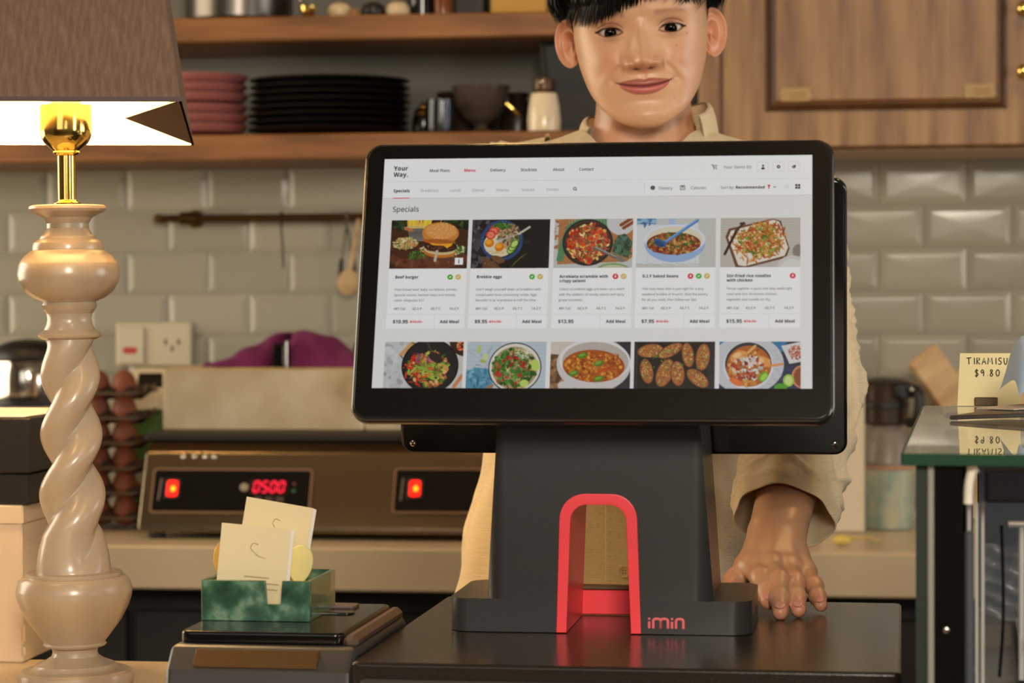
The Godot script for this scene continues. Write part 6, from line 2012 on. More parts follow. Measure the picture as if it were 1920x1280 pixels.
# ---------------------------------------------------------------- the cashier
var head_xf: Transform3D
var HEAD := {    # along t: [t, value] in millimetres, the front height y, front z, widest z, back z, half width and tilt of each ring
	"y": [[0, -103.5], [1, -103], [2, -100.5], [3, -95.5], [4, -88], [5, -78], [6, -67], [7, -55], [8, -42], [9, -28], [10, -13], [11, 0], [12, 15], [13, 36], [14, 60], [15, 84], [16, 104], [17, 117], [18, 121]],
	"f": [[0, 58], [1, 70], [2, 78], [3, 82], [4, 83], [5, 81], [6, 80.5], [7, 80.5], [8, 80], [9, 79], [10, 78], [11, 77.5], [12, 80], [13, 82], [14, 77], [15, 63], [16, 42], [17, 19], [18, 1]],
	"c": [[0, 46], [1, 44], [2, 41], [3, 37], [4, 32], [5, 26], [6, 20], [7, 15], [8, 10], [9, 7], [10, 5], [11, 4], [12, 2], [13, 0], [14, -3], [15, -5], [16, -5], [17, -5], [18, -1]],
	"b": [[0, 20], [1, 10], [2, 2], [3, -4], [4, -8], [5, -12], [6, -20], [7, -34], [8, -52], [9, -68], [10, -80], [11, -86], [12, -90], [13, -94], [14, -92], [15, -82], [16, -64], [17, -36], [18, -4]],
	"w": [[0, 10], [1, 27], [2, 39], [3, 48], [4, 54.5], [5, 59.5], [6, 63], [7, 65.8], [8, 68], [9, 69.5], [10, 71], [11, 71.5], [12, 71.5], [13, 72], [14, 71], [15, 63], [16, 48], [17, 26], [18, 3]],
	"k": [[0, 0.52], [2, 0.50], [4, 0.44], [5, 0.38], [6, 0.31], [7, 0.23], [8, 0.15], [9, 0.08], [10, 0.03], [11, 0], [18, 0]]}
const EYE_X := 31.7


func gauss(a: float, b: float) -> float:
	return exp(-a * a - b * b)

func upper_lid(e: float) -> float: return curve1([[-15.0, -1.6], [-11.0, 0.8], [-6.0, 2.5], [0.0, 3.1], [6.0, 2.7], [11.0, 1.2], [14.6, -0.5]], e)
func lower_lid(e: float) -> float: return curve1([[-15.0, -1.6], [-9.0, -3.6], [0.0, -4.9], [7.0, -4.4], [12.0, -2.2], [14.6, -0.5]], e)


# Adds nose, eyes, cheeks and lips to a point of the plain head; gives [z, colour].
func face_point(X: float, Y: float, z: float, front: float) -> Array:
	var skin := Color(0.85, 0.66, 0.52)
	var A := absf(X)
	var d := 0.0
	# nose
	var h := curve1([[-46.0, 0.0], [-42.5, 3.0], [-39.0, 11.0], [-35.0, 19.5], [-30.0, 23.5], [-25.0, 21.5], [-20.0, 18.0], [-10.0, 12.0], [0.0, 6.4], [7.0, 3.0], [15.0, 0.0]], Y)
	var s := curve1([[-44.0, 12.5], [-36.0, 12.8], [-28.0, 10.6], [-18.0, 9.0], [-6.0, 8.2], [8.0, 9.0], [14.0, 10.0]], Y)
	d += h * exp(-pow(A / s, 2.0))
	d += 9.5 * gauss((A - 15.5) / 5.4, (Y + 33.5) / 5.8)
	d -= 1.5 * gauss((A - 23.2) / 3.0, (Y + 33.0) / 7.0)
	d -= 2.6 * gauss((A - 7.5) / 3.4, (Y + 39.6) / 2.0)
	# cheeks, sockets, brow, fold beside the mouth
	d += 3.6 * gauss((A - 39.0) / 15.0, (Y + 29.0) / 13.0)
	d -= 5.0 * gauss((A - 30.0) / 17.0, (Y - 3.0) / 10.0)
	d += 2.4 * gauss((A - 27.0) / 22.0, (Y - 18.0) / 6.5)
	var fold_x := curve1([[-58.0, 37.0], [-48.0, 33.5], [-38.0, 26.0], [-32.0, 21.0]], Y)
	d -= 0.9 * exp(-pow((A - fold_x) / 3.4, 2.0)) * smoothstep(-62.0, -52.0, Y) * (1.0 - smoothstep(-40.0, -32.0, Y))
	d += 1.3 * gauss((A - fold_x - 6.0) / 5.0, (Y + 48.0) / 10.0)
	# mouth
	var u := clampf(A / 29.5, 0.0, 1.0)
	var line := -58.2 + 5.0 * pow(u, 2.0)
	var top := curve1([[0.0, -51.6], [5.0, -50.4], [12.0, -50.8], [20.0, -51.8], [26.0, -52.7], [29.5, -53.2]], A)
	var bot := curve1([[0.0, -66.6], [8.0, -66.0], [16.0, -63.6], [23.0, -59.4], [29.5, -53.4]], A)
	var lip := 0.0
	if A < 29.5:
		if Y > line:
			var q := (Y - line) / maxf(top - line, 0.2)
			if q < 1.0: d += 2.7 * pow(4.0 * q * (1.0 - q), 0.6) * sqrt(1.0 - u * u)
			lip = 1.0 - smoothstep(0.86, 1.1, q)
		else:
			var q := (line - Y) / maxf(line - bot, 0.2)
			if q < 1.0: d += 4.0 * pow(4.0 * q * (1.0 - q), 0.6) * sqrt(1.0 - u * u)
			lip = 1.0 - smoothstep(0.86, 1.1, q)
		lip *= 1.0 - smoothstep(27.5, 29.5, A)
	d += 2.2 * gauss(X / 24.0, (Y + 58.0) / 11.0)
	d -= 2.0 * exp(-pow((Y - line) / 0.95, 2.0)) * (1.0 - smoothstep(27.0, 32.0, A))
	d -= 2.4 * gauss((A - 31.5) / 3.4, (Y + 53.0) / 4.0)
	d -= 0.8 * gauss(X / 3.0, (Y + 46.5) / 4.5)
	d -= 0.8 * gauss(X / 18.0, (Y + 73.0) / 5.0)
	d += 2.2 * gauss(X / 20.0, (Y + 88.0) / 11.0)
	z += d * front
	# eyelids over the eyeball, with the opening pushed in behind it
	var e := A - EYE_X
	var shade := 0.0
	var lash := 0.0
	if absf(e) < 17.0 and absf(Y) < 15.0 and front > 0.3:
		var rr := e * e + Y * Y
		if rr < 182.0:
			var lid := 55.6 + sqrt(183.0 - rr)
			var m := clampf(0.5 + (lid - z) / 4.0, 0.0, 1.0)
			z = lerpf(z, lid, m) + m * (1.0 - m) * 1.0
		var yu := upper_lid(e)
		var yl := lower_lid(e)
		z -= 0.9 * exp(-pow((Y - yu - 5.2 + 0.012 * e * e) / 0.9, 2.0)) * (1.0 - smoothstep(12.0, 16.0, absf(e)))
		z -= 0.5 * exp(-pow((Y - yl + 4.6) / 1.1, 2.0)) * (1.0 - smoothstep(10.0, 16.0, absf(e)))
		var f := minf(yu - Y, Y - yl) if e > -15.0 and e < 14.6 else -9.0
		z -= smoothstep(0.0, 0.7, f) * 5.5
		if e > -13.5 and e < 16.0:
			lash = (1.0 - smoothstep(0.5, 1.3, absf(Y - yu - 0.35))) * smoothstep(-13.5, -6.0, e)
			lash = maxf(lash, 0.45 * (1.0 - smoothstep(0.2, 0.8, absf(Y - yl + 0.2))))
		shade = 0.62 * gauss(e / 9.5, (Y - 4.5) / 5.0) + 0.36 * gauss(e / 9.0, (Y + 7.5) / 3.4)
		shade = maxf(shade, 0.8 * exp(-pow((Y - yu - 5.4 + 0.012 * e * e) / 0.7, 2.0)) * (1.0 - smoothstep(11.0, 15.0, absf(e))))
	var col := skin
	col = col.lerp(Color(0.83, 0.51, 0.43), 0.28 * gauss((A - 38.0) / 15.0, (Y + 30.0) / 13.0))
	col = col.lerp(Color(0.78, 0.48, 0.37), 0.35 * gauss(X / 15.0, (Y + 36.0) / 9.0))
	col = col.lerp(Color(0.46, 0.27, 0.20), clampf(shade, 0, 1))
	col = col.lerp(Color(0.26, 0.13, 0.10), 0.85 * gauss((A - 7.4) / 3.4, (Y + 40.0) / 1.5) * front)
	col = col.lerp(Color(0.60, 0.36, 0.26), 0.5 * gauss((A - 21.0) / 2.0, (Y + 37.0) / 5.0))
	col = col.lerp(Color(0.66, 0.37, 0.33) if Y > line else Color(0.78, 0.42, 0.41), lip * 0.9 * front)
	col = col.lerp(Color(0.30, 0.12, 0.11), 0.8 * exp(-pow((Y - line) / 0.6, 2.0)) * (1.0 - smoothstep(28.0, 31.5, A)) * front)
	col = col.lerp(Color(0.10, 0.065, 0.05), lash)
	var brow_y := 16.5 + 1.2 * sin((A - 14.0) / 34.0 * PI) - 0.0025 * pow(maxf(A - 34.0, 0.0), 2.0)
	if A > 13.0 and A < 52.0 and front > 0.2:
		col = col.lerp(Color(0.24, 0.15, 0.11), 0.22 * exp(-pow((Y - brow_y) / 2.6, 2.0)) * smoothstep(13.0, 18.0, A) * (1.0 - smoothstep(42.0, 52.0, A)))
	for m in [[48.0, -8.0, 0.55], [36.0, -19.0, 0.4], [-26.0, -34.0, 0.35], [30.0, -74.0, 0.3]]:
		col = col.lerp(Color(0.22, 0.13, 0.10), m[2] * gauss((X - m[0]) / 0.75, (Y - m[1]) / 0.75))
	return [z, col]


func head_ring(t: float, cols: int, hair := -1.0) -> Array:
	var y0 := curve1(HEAD.y, t)
	var zf := curve1(HEAD.f, t)
	var zc := curve1(HEAD.c, t)
	var zb := curve1(HEAD.b, t)
	var w := curve1(HEAD.w, t)
	var k := curve1(HEAD.k, t)
	var n := lerpf(2.05, 2.35, smoothstep(2.0, 7.0, t)) - 0.3 * smoothstep(13.0, 16.0, t)
	var pts := PackedVector3Array()
	var col := PackedColorArray()
	for j in cols:
		var s := -1.0 + 2.0 * j / cols
		var a := PI * s * (0.5 + 0.5 * s * s)
		var ca := cos(a)
		var sa := sin(a)
		var x := w * signf(sa) * pow(absf(sa), 2.0 / n)
		var z := zc + (zf - zc if ca > 0.0 else zc - zb) * signf(ca) * pow(absf(ca), 2.0 / n)
		var y := y0 + k * (zf - z)
		if hair < 0.0:
			var front := smoothstep(-0.1, 0.35, ca)
			var q := face_point(x, y, z, front)
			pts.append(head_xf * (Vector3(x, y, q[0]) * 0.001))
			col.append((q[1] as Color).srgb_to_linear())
		else:
			# the cap of hair stands off the skull, and dips under the skin where no hair grows
			var line := lerpf(46.0, 22.0, smoothstep(0.35, 0.95, absf(a) / 1.35))
			if absf(a) > 1.7: line = lerpf(22.0, -62.0, smoothstep(1.7, 2.3, absf(a)))
			if a > -1.25 and a < -0.05: line = lerpf(line, 17.0, smoothstep(-0.05, -0.35, a) * smoothstep(-1.25, -1.0, a))
			elif a > 0.55 and a < 1.3: line = lerpf(line, 27.0, smoothstep(0.55, 0.9, a))
			var m := smoothstep(-4.0, 14.0, y - line)
			var out := Vector3(x, (y - 10.0) * 0.9, z).normalized()
			var thick := lerpf(-16.0, lerpf(lerpf(8.0, 20.0, smoothstep(1.0, 1.5, absf(a))), 13.0, smoothstep(50.0, 100.0, y)), m)
			thick += m * 1.6 * sin(a * 26.0 + y * 0.06) + m * 1.0 * sin(a * 61.0)
			pts.append(head_xf * ((Vector3(x, y, z) + out * thick) * 0.001))
	return [pts, col]


func face_z(X: float, Y: float) -> float:       # front of the plain head above the eyes
	var t := 11.0
	for i in 12:
		if curve1(HEAD.y, t) < Y: t += 0.5
	var w := curve1(HEAD.w, t)
	var zc := curve1(HEAD.c, t)
	return zc + (curve1(HEAD.f, t) - zc) * pow(maxf(1.0 - pow(absf(X) / w, 2.3), 0.0), 1.0 / 2.3)


# Bones with smooth joints, meshed as surface nets. groups[0] is the trunk; each other group joins it but not its neighbours.
func flesh(net: Net, groups: Array, cell: float, soft: float, join: float, tone: Callable) -> void:
	var lo := Vector3(1e9, 1e9, 1e9)
	var hi := -lo
	for g in groups:
		for b in g:
			var r := maxf(b[2], b[3])
			lo = lo.min(b[0] - Vector3.ONE * r).min(b[1] - Vector3.ONE * r)
			hi = hi.max(b[0] + Vector3.ONE * r).max(b[1] + Vector3.ONE * r)
	lo -= Vector3.ONE * (cell * 3.0 + soft)
	hi += Vector3.ONE * (cell * 3.0 + soft)
	var nx := int((hi.x - lo.x) / cell) + 2
	var ny := int((hi.y - lo.y) / cell) + 2
	var nz := int((hi.z - lo.z) / cell) + 2
	var total := nx * ny * nz
	var fields := []
	for g in groups:
		var sum := PackedFloat32Array()
		sum.resize(total)
		for b in g:
			var pad := maxf(b[2], b[3]) + soft * 5.0 + cell + join
			var p0 := ((Vector3(b[0]).min(b[1]) - Vector3.ONE * pad - lo) / cell).floor().max(Vector3.ZERO)
			var p1 := ((Vector3(b[0]).max(b[1]) + Vector3.ONE * pad - lo) / cell).ceil().min(Vector3(nx - 1, ny - 1, nz - 1))
			var a: Vector3 = b[0]
			var ab: Vector3 = b[1] - a
			var len2 := maxf(ab.length_squared(), 1e-9)
			for i in range(int(p0.z), int(p1.z) + 1):
				for j in range(int(p0.y), int(p1.y) + 1):
					for k in range(int(p0.x), int(p1.x) + 1):
						var p := lo + Vector3(k, j, i) * cell
						var t := clampf((p - a).dot(ab) / len2, 0.0, 1.0)
						var d := (p - a - ab * t).length() - lerpf(b[2], b[3], t)
						if d < soft * 6.0: sum[(i * ny + j) * nx + k] += exp(-d / soft)
		var f := PackedFloat32Array()
		f.resize(total)
		for i in total: f[i] = -soft * log(sum[i]) if sum[i] > 1e-9 else 0.1
		fields.append(f)
	var field: PackedFloat32Array = fields[0].duplicate()
	for gi in range(1, fields.size()):
		var f: PackedFloat32Array = fields[gi]
		var trunk: PackedFloat32Array = fields[0]
		for i in total:
			if f[i] < 0.09:
				var h := maxf(join - absf(f[i] - trunk[i]), 0.0) / join
				field[i] = minf(field[i], minf(f[i], trunk[i]) - h * h * join * 0.25)
	var index := {}
	var base := net.p.size()
	var step := [1, nx, nx * ny]
	for i in nz - 1:
		for j in ny - 1:
			for k in nx - 1:
				var o := (i * ny + j) * nx + k
				var inside := 0
				for c in 8:
					if field[o + (c & 1) + ((c >> 1) & 1) * nx + (c >> 2) * nx * ny] < 0.0: inside += 1
				if inside == 0 or inside == 8: continue
				var m := Vector3.ZERO
				var n := 0
				for c in 8:
					for ax in 3:
						if c & (1 << ax): continue
						var p := Vector3(c & 1, (c >> 1) & 1, c >> 2)
						var va := field[o + (c & 1) + ((c >> 1) & 1) * nx + (c >> 2) * nx * ny]
						var vb := field[o + (c & 1) + ((c >> 1) & 1) * nx + (c >> 2) * nx * ny + step[ax]]
						if (va < 0.0) != (vb < 0.0):
							var q := p
							q[ax] += va / (va - vb)
							m += q
							n += 1
				var at := lo + (Vector3(k, j, i) + m / n) * cell
				index[o] = net.p.size()
				net.p.append(at)
				net.c.append(tone.call(at))
	net.n.resize(net.p.size())
	for o in index:
		var k: int = o % nx
		var j: int = (o / nx) % ny
		var i: int = o / (nx * ny)
		for ax in 3:
			var u := (ax + 1) % 3
			var w := (ax + 2) % 3
			if [k, j, i][u] == 0 or [k, j, i][w] == 0: continue
			var a := field[o] < 0.0
			if a == (field[o + step[ax]] < 0.0): continue
			var q := [o, o - step[u], o - step[u] - step[w], o - step[w]]
			if not (index.has(q[1]) and index.has(q[2]) and index.has(q[3])): continue
			if a:
				net.face(index[q[0]], index[q[1]], index[q[2]])
				net.face(index[q[0]], index[q[2]], index[q[3]])
			else:
				net.face(index[q[0]], index[q[2]], index[q[1]])
				net.face(index[q[0]], index[q[3]], index[q[2]])


func at_d(x: float, y: float, d: float) -> Vector3:
	return EYE + ray(x, y) * d


func person() -> void:
	var face := at_d(1201, 55, 2.545)
	head_xf = Transform3D(Basis.from_euler(Vector3(deg_to_rad(8.0), deg_to_rad(5.0), deg_to_rad(4.0))), Vector3.ZERO)
	head_xf.origin = face - head_xf.basis * Vector3(0, 0, 0.072)
	var root := thing("person", "smiling cashier with short black hair and beige linen shirt, one hand on the cash drawer", "person", Vector3(face.x, 0, face.z - 0.06))
	var back := -root.position
	var skin := mat(Color.WHITE, 0.39)
	skin.vertex_color_use_as_albedo = true
	skin.subsurf_scatter_enabled = true
	skin.subsurf_scatter_strength = 0.06
	var tone := Color(0.79, 0.60, 0.47).srgb_to_linear()
	# --- body: head, ears, neck, trunk, arms and hands in one mesh
	var net := Net.new()
	var rows := []
	var cols := []
	var ts := [0.0]
	while ts[ts.size() - 1] < 18.0:
		var t: float = ts[ts.size() - 1]
		ts.append(minf(t + (0.055 if t > 4.5 and t < 12.6 else 0.1 if t < 4.5 else 0.22), 18.0))
	for t in ts:
		var r := head_ring(t, 340)
		rows.append(r[0])
		cols.append(r[1])
	net.add(rows, true, cols)
	for s in [-1, 1]: ear(net, s)
	var nb := at_d(1207, 268, 2.66)
	var trunk := [[Vector3(nb.x, 1.355, nb.z - 0.02), Vector3(nb.x - 0.02, 1.20, nb.z - 0.01), 0.07, 0.085], [Vector3(nb.x - 0.02, 1.20, nb.z - 0.01), Vector3(nb.x - 0.02, 0.95, nb.z), 0.09, 0.105]]
	var sh_l := at_d(1466, 368, 2.70)
	var sh_r := at_d(938, 372, 2.70)
	var el_l := at_d(1528, 705, 2.50)
	var el_r := at_d(868, 640, 2.60)
	var wr_l := at_d(1457, 998, 2.238)
	var wr_r := at_d(960, 640, 2.36)
	for q in [sh_l, sh_r]: trunk.append([q + Vector3(0, -0.03, 0), Vector3(nb.x, 1.40, nb.z - 0.02), 0.04, 0.05])
	trunk.append_array([[sh_l, el_l, 0.046, 0.036], [sh_r, el_r, 0.046, 0.036], [el_r, wr_r, 0.035, 0.024]])
	for s in [-0.07, 0.07]:
		trunk.append([Vector3(nb.x - 0.02 + s, 0.93, nb.z), Vector3(nb.x - 0.02 + s, 0.48, nb.z + 0.01), 0.08, 0.055])
		trunk.append([Vector3(nb.x - 0.02 + s, 0.48, nb.z + 0.01), Vector3(nb.x - 0.02 + s, 0.08, nb.z - 0.01), 0.052, 0.04])
		trunk.append([Vector3(nb.x - 0.02 + s, 0.05, nb.z - 0.03), Vector3(nb.x - 0.02 + s * 1.2, 0.035, nb.z + 0.12), 0.04, 0.03])
	flesh(net, [trunk], 0.014, 0.012, 0.02, func(_p): return tone)
	# neck
	rows = []
	cols = []
	for i in 40:
		var v := i / 39.0
		var ring := PackedVector3Array()
		var col := PackedColorArray()
		var top := head_xf * Vector3(0.0, -0.045, 0.002)
		var m := nb.lerp(top, v)
		var r := curve1([[0.0, 0.066], [0.25, 0.055], [0.6, 0.0505], [1.0, 0.050]], v)
		for j in 72:
			var a := TAU * j / 72
			var cord := 0.0022 * (gauss((a - 4.2) / 0.22, 0.0) + gauss((a - 5.23) / 0.22, 0.0)) * (1.0 - v)
			var hollow := -0.004 * gauss((a - 4.71) / 0.3, (v - 0.1) / 0.35)
			ring.append(m + Vector3(cos(a) * (r + cord), 0.012 * sin(a) * (1.0 - v), -sin(a) * (r + cord + hollow) * 1.02))
			col.append(tone.lerp(Color(0.84, 0.64, 0.51).srgb_to_linear(), 0.6))
		rows.append(ring)
		cols.append(col)
	net.add(rows, true, cols)
	hand_left(net, el_l, tone)
	hand_right(net, wr_r, tone)
	var body := part("body", net.mesh(), skin, root, back)
	# --- eyes
	for s in [-1, 1]: eyeball(root, back, s)
	hair(root, back)
	clothes(root, back, nb, sh_l, sh_r, el_l, el_r, wr_l, wr_r)


func ear(net: Net, s: int) -> void:
	var rows := []
	var cols := []
	var phi := deg_to_rad(52)
	var pa := Vector3(s * sin(phi), 0, -cos(phi))
	var no := Vector3(s * cos(phi), 0, sin(phi))
	var up := Vector3(0.0 * s, 0.985, -0.17)
	var m := Vector3(s * 66.0, -13.0, -4.0)
	var tone := Color(0.85, 0.615, 0.48)
	var prof := [[0.02, -9.0], [0.16, -9.0], [0.30, -8.0], [0.42, -5.0], [0.5, -0.8], [0.58, 0.6], [0.66, 0.2], [0.74, -1.6], [0.82, -2.0], [0.88, 0.4], [0.94, 2.6], [1.0, 2.8], [1.03, 1.2], [1.0, -1.4], [0.9, -3.2], [0.7, -6.0], [0.5, -12.0], [0.3, -16.0], [0.02, -18.0]]
	for q in prof:
		var ring := PackedVector3Array()
		var col := PackedColorArray()
		for j in 64:
			var a := TAU * j / 64          # 0 towards the back, a quarter turn up
			var rx := 19.0 * (1.0 + 0.10 * sin(a)) * (0.62 if cos(a) < 0.0 else 1.0)
			var ry := 27.0 if sin(a) > 0.0 else 25.0
			var lobe := smoothstep(0.3, 0.9, -sin(a)) if cos(a) > -0.5 else 0.0
			var h: float = q[1]
			if h < 0.0 and h > -10.0 and prof.find(q) < 9: h = lerpf(h, 0.4, lobe * 0.8)
			if cos(a) < -0.4 and prof.find(q) > 6 and prof.find(q) < 13: h -= 3.0
			var v: Vector3 = m + pa * (11.0 + cos(a) * rx * q[0]) + up * (sin(a) * ry * q[0]) + no * (h + 2.0)
			ring.append(head_xf * (v * 0.001))
			var deep: float = clampf(-h / 12.0, 0.0, 1.0)
			col.append(tone.lerp(Color(0.72, 0.36, 0.24), 0.35 * deep + 0.15 * maxf(q[0] - 0.7, 0.0)).srgb_to_linear())
		if s > 0: ring.reverse()
		rows.append(ring)
		cols.append(col)
	rows.reverse()
	cols.reverse()
	net.add(rows, true, cols)


func eyeball(root: Node3D, back: Vector3, s: int) -> void:
	var m := Vector3(s * EYE_X, 0.0, 55.6)
	var gaze := Basis.from_euler(Vector3(deg_to_rad(11.0), deg_to_rad(-1.5 * s), 0))
	var rows := []
	var cols := []
	var R := 12.7
	for i in 60:
		var a := PI * pow(i / 59.0, 1.25) + 0.001
		var ring := PackedVector3Array()
		var col := PackedColorArray()
		var deg := rad_to_deg(a)
		var c := Color(0.78, 0.72, 0.67)
		c = c.lerp(Color(0.70, 0.50, 0.44), smoothstep(44.0, 75.0, deg))
		c = c.lerp(Color(0.07, 0.04, 0.03), 1.0 - smoothstep(29.0, 32.0, deg))
		c = c.lerp(Color(0.11, 0.06, 0.036), (1.0 - smoothstep(22.0, 25.0, deg)) * smoothstep(11.0, 15.0, deg))
		c = c.lerp(Color(0.012, 0.01, 0.01), 1.0 - smoothstep(11.0, 13.0, deg))
		var rr := R + 0.9 * (1.0 - smoothstep(8.0, 30.0, deg))
		for j in 40:
			var b := TAU * j / 40
			ring.append(head_xf * ((m + gaze * Vector3(sin(a) * cos(b) * rr, sin(a) * sin(b) * rr, cos(a) * rr)) * 0.001))
			col.append(c.srgb_to_linear())
		rows.append(ring)
		cols.append(col)
	rows.reverse()
	cols.reverse()
	var net := Net.new()
	net.add(rows, true, cols)
	var wet := mat(Color.WHITE, 0.12)
	wet.vertex_color_use_as_albedo = true
	wet.clearcoat_enabled = true
	wet.clearcoat = 0.35
	wet.metallic_specular = 0.3
	wet.clearcoat_roughness = 0.03
	part("eye", net.mesh(), wet, root, back)


func lock(g: Geo, pts: Array, r: float, flat := 0.5) -> void:
	var path := []
	for p in pts: path.append(head_xf * (p * 0.001))
	path = spline(path, 4)
	var rad := []
	for i in path.size():
		var t := float(i) / (path.size() - 1)
		rad.append(r * 0.001 * (0.5 + 0.5 * smoothstep(0.0, 0.25, t)) * pow(1.0 - t * 0.985, 0.7))
	g.tube(path, rad, 6, flat)


func hair(root: Node3D, back: Vector3) -> void:
	var black := mat(rgb(9, 8, 8), 0.46, 0.0, 0.25)
	var net := Net.new()
	var rows := []
	for i in 70: rows.append(head_ring(8.0 + 10.0 * i / 69.0, 220, 1.0)[0])
	net.add(rows)
	var cap := part("hair", net.mesh(), black, root, back)
	var g := Geo.new()
	var tips := [[-100.0, 16.0], [-88.0, 10.0], [-72.0, 7.5], [-58.0, 6.0], [-46.0, 7.5], [-36.0, 11.5], [-24.0, 17.5], [-14.0, 22.0], [0.0, 26.0], [14.0, 29.0], [30.0, 29.0], [46.0, 25.0], [66.0, 20.0]]
	for i in 420:            # the fringe, combed to her right
		var x := lerpf(-78.0, 66.0, pow(rng.randf(), 1.25))
		var y := curve1(tips, x) + rng.randf_range(-2.0, 5.0)
		var z := face_z(clampf(x, -70, 70), y) + rng.randf_range(2.0, 8.0)
		lock(g, [Vector3(x * 0.35 + 14.0, 96.0, 52.0 + rng.randf_range(-6, 4)), Vector3(x * 0.62 + 8.0, 70.0, face_z(x * 0.62, 70.0) + 14.0), Vector3(x * 0.88 + 3.0, lerpf(y, 70.0, 0.5), face_z(x * 0.86, 45.0) + 11.0), Vector3(x, y, z)], rng.randf_range(1.2, 2.4))
	for i in 26:             # fine strands crossing the brow
		var x := rng.randf_range(-52.0, -4.0)
		var y := curve1(tips, x) - rng.randf_range(1.0, 8.0)
		lock(g, [Vector3(x * 0.5 + 14.0, 80.0, face_z(x * 0.5, 80.0) + 12.0), Vector3(x * 0.8 + 4, 45.0, face_z(x * 0.8, 45.0) + 9.0), Vector3(x, y, face_z(x, y) + 4.0)], 0.5, 1.0)
	for i in 34:             # wisps from the other side, falling towards the brow
		var k := rng.randf()
		var x := lerpf(22.0, 64.0, k)
		var y := lerpf(26.0, 16.0, k) + rng.randf_range(-5, 9)
		lock(g, [Vector3(34.0 + 30.0 * k, 84.0, face_z(34.0 + 30.0 * k, 84.0) + 10.0), Vector3(44.0 + 30.0 * k, 54.0, face_z(minf(44.0 + 30.0 * k, 68.0), 54.0) + 10.0), Vector3(x + 14.0, y + 16.0, face_z(minf(x + 12.0, 68.0), 30.0) + 7.0), Vector3(x, y, face_z(minf(x, 66.0), y) + 3.5)], rng.randf_range(0.5, 1.1), 0.8)
	for s in [-1, 1]:        # side hair over the ears
		for i in 90:
			var zz := rng.randf_range(-40.0, 40.0)
			var w := 72.0 * sqrt(maxf(1.0 - pow(zz / 92.0, 2.0), 0.05))
			var y := lerpf(20.0, 12.0, smoothstep(30.0, -10.0, zz)) + rng.randf_range(-5.0, 6.0)
			if s > 0: y += 4.0
			lock(g, [Vector3(s * w * 0.72, 92.0, zz * 0.7), Vector3(s * (w + 16.0), 58.0, zz), Vector3(s * (w + 20.0 + rng.randf_range(-3, 5)), 32.0, zz + 3.0), Vector3(s * (w + 10.0 + rng.randf_range(-4, 10)), y, zz + 5.0)], rng.randf_range(1.4, 2.6))
		for i in 14:         # in front of the ear
			var y := rng.randf_range(-6.0, 8.0) if s < 0 else rng.randf_range(2.0, 14.0)
			lock(g, [Vector3(s * 66.0, 50.0, 34.0), Vector3(s * 76.0, 30.0, 26.0), Vector3(s * 73.0, 14.0, 20.0 + rng.randf_range(-3, 6)), Vector3(s * 71.0, y, 15.0 + rng.randf_range(-3, 6))], 1.1)
	for i in 120:            # crown
		var a := rng.randf() * TAU
		var e := rng.randf_range(0.2, 1.0)
		var q := Vector3(cos(a) * 84.0 * e, 122.0 - 40.0 * e * e, sin(a) * 92.0 * e - 4.0)
		lock(g, [Vector3(cos(a) * 8.0, 134.0, sin(a) * 8.0 - 6.0), Vector3(q.x * 0.6, 134.0 - 18.0 * e * e, q.z * 0.6), q + Vector3(0, 8, 0), q * 1.04 + Vector3(0, -22.0 * e, 0)], 1.8)
	part("hair_locks", g.mesh(60), black, cap).set_meta("kind", "stuff")
	# lashes and brow hairs
	var fine := Geo.new()
	for s in [-1, 1]:
		for i in 26:
			var e := lerpf(-9.0, 14.0, i / 25.0)
			var y := upper_lid(e) + 0.1
			var z := 55.6 + sqrt(maxf(183.0 - e * e - y * y, 1.0)) + 0.1
			var p := Vector3(s * (EYE_X + e), y, z)
			lock(fine, [p, p + Vector3(s * e * 0.05, -1.2, 2.6), p + Vector3(s * e * 0.16, -0.4 + 0.06 * e, 5.0)], 0.16, 1.0)
		for i in 0:
			var A := rng.randf_range(14.0, 50.0)
			var y := 16.0 + 1.2 * sin((A - 14.0) / 34.0 * PI) - 0.0025 * pow(maxf(A - 34.0, 0.0), 2.0) + rng.randf_range(-2.2, 1.8)
			var p := Vector3(s * A, y, face_z(A, y) + 1.0)
			lock(fine, [p, p + Vector3(s * 2.4, 0.9, 0.5), p + Vector3(s * 5.0, 1.0, -0.6)], 0.18, 1.0)
	part("lashes_and_brows", fine.mesh(60), mat(rgb(22, 15, 12), 0.6), root, back).set_meta("kind", "stuff")


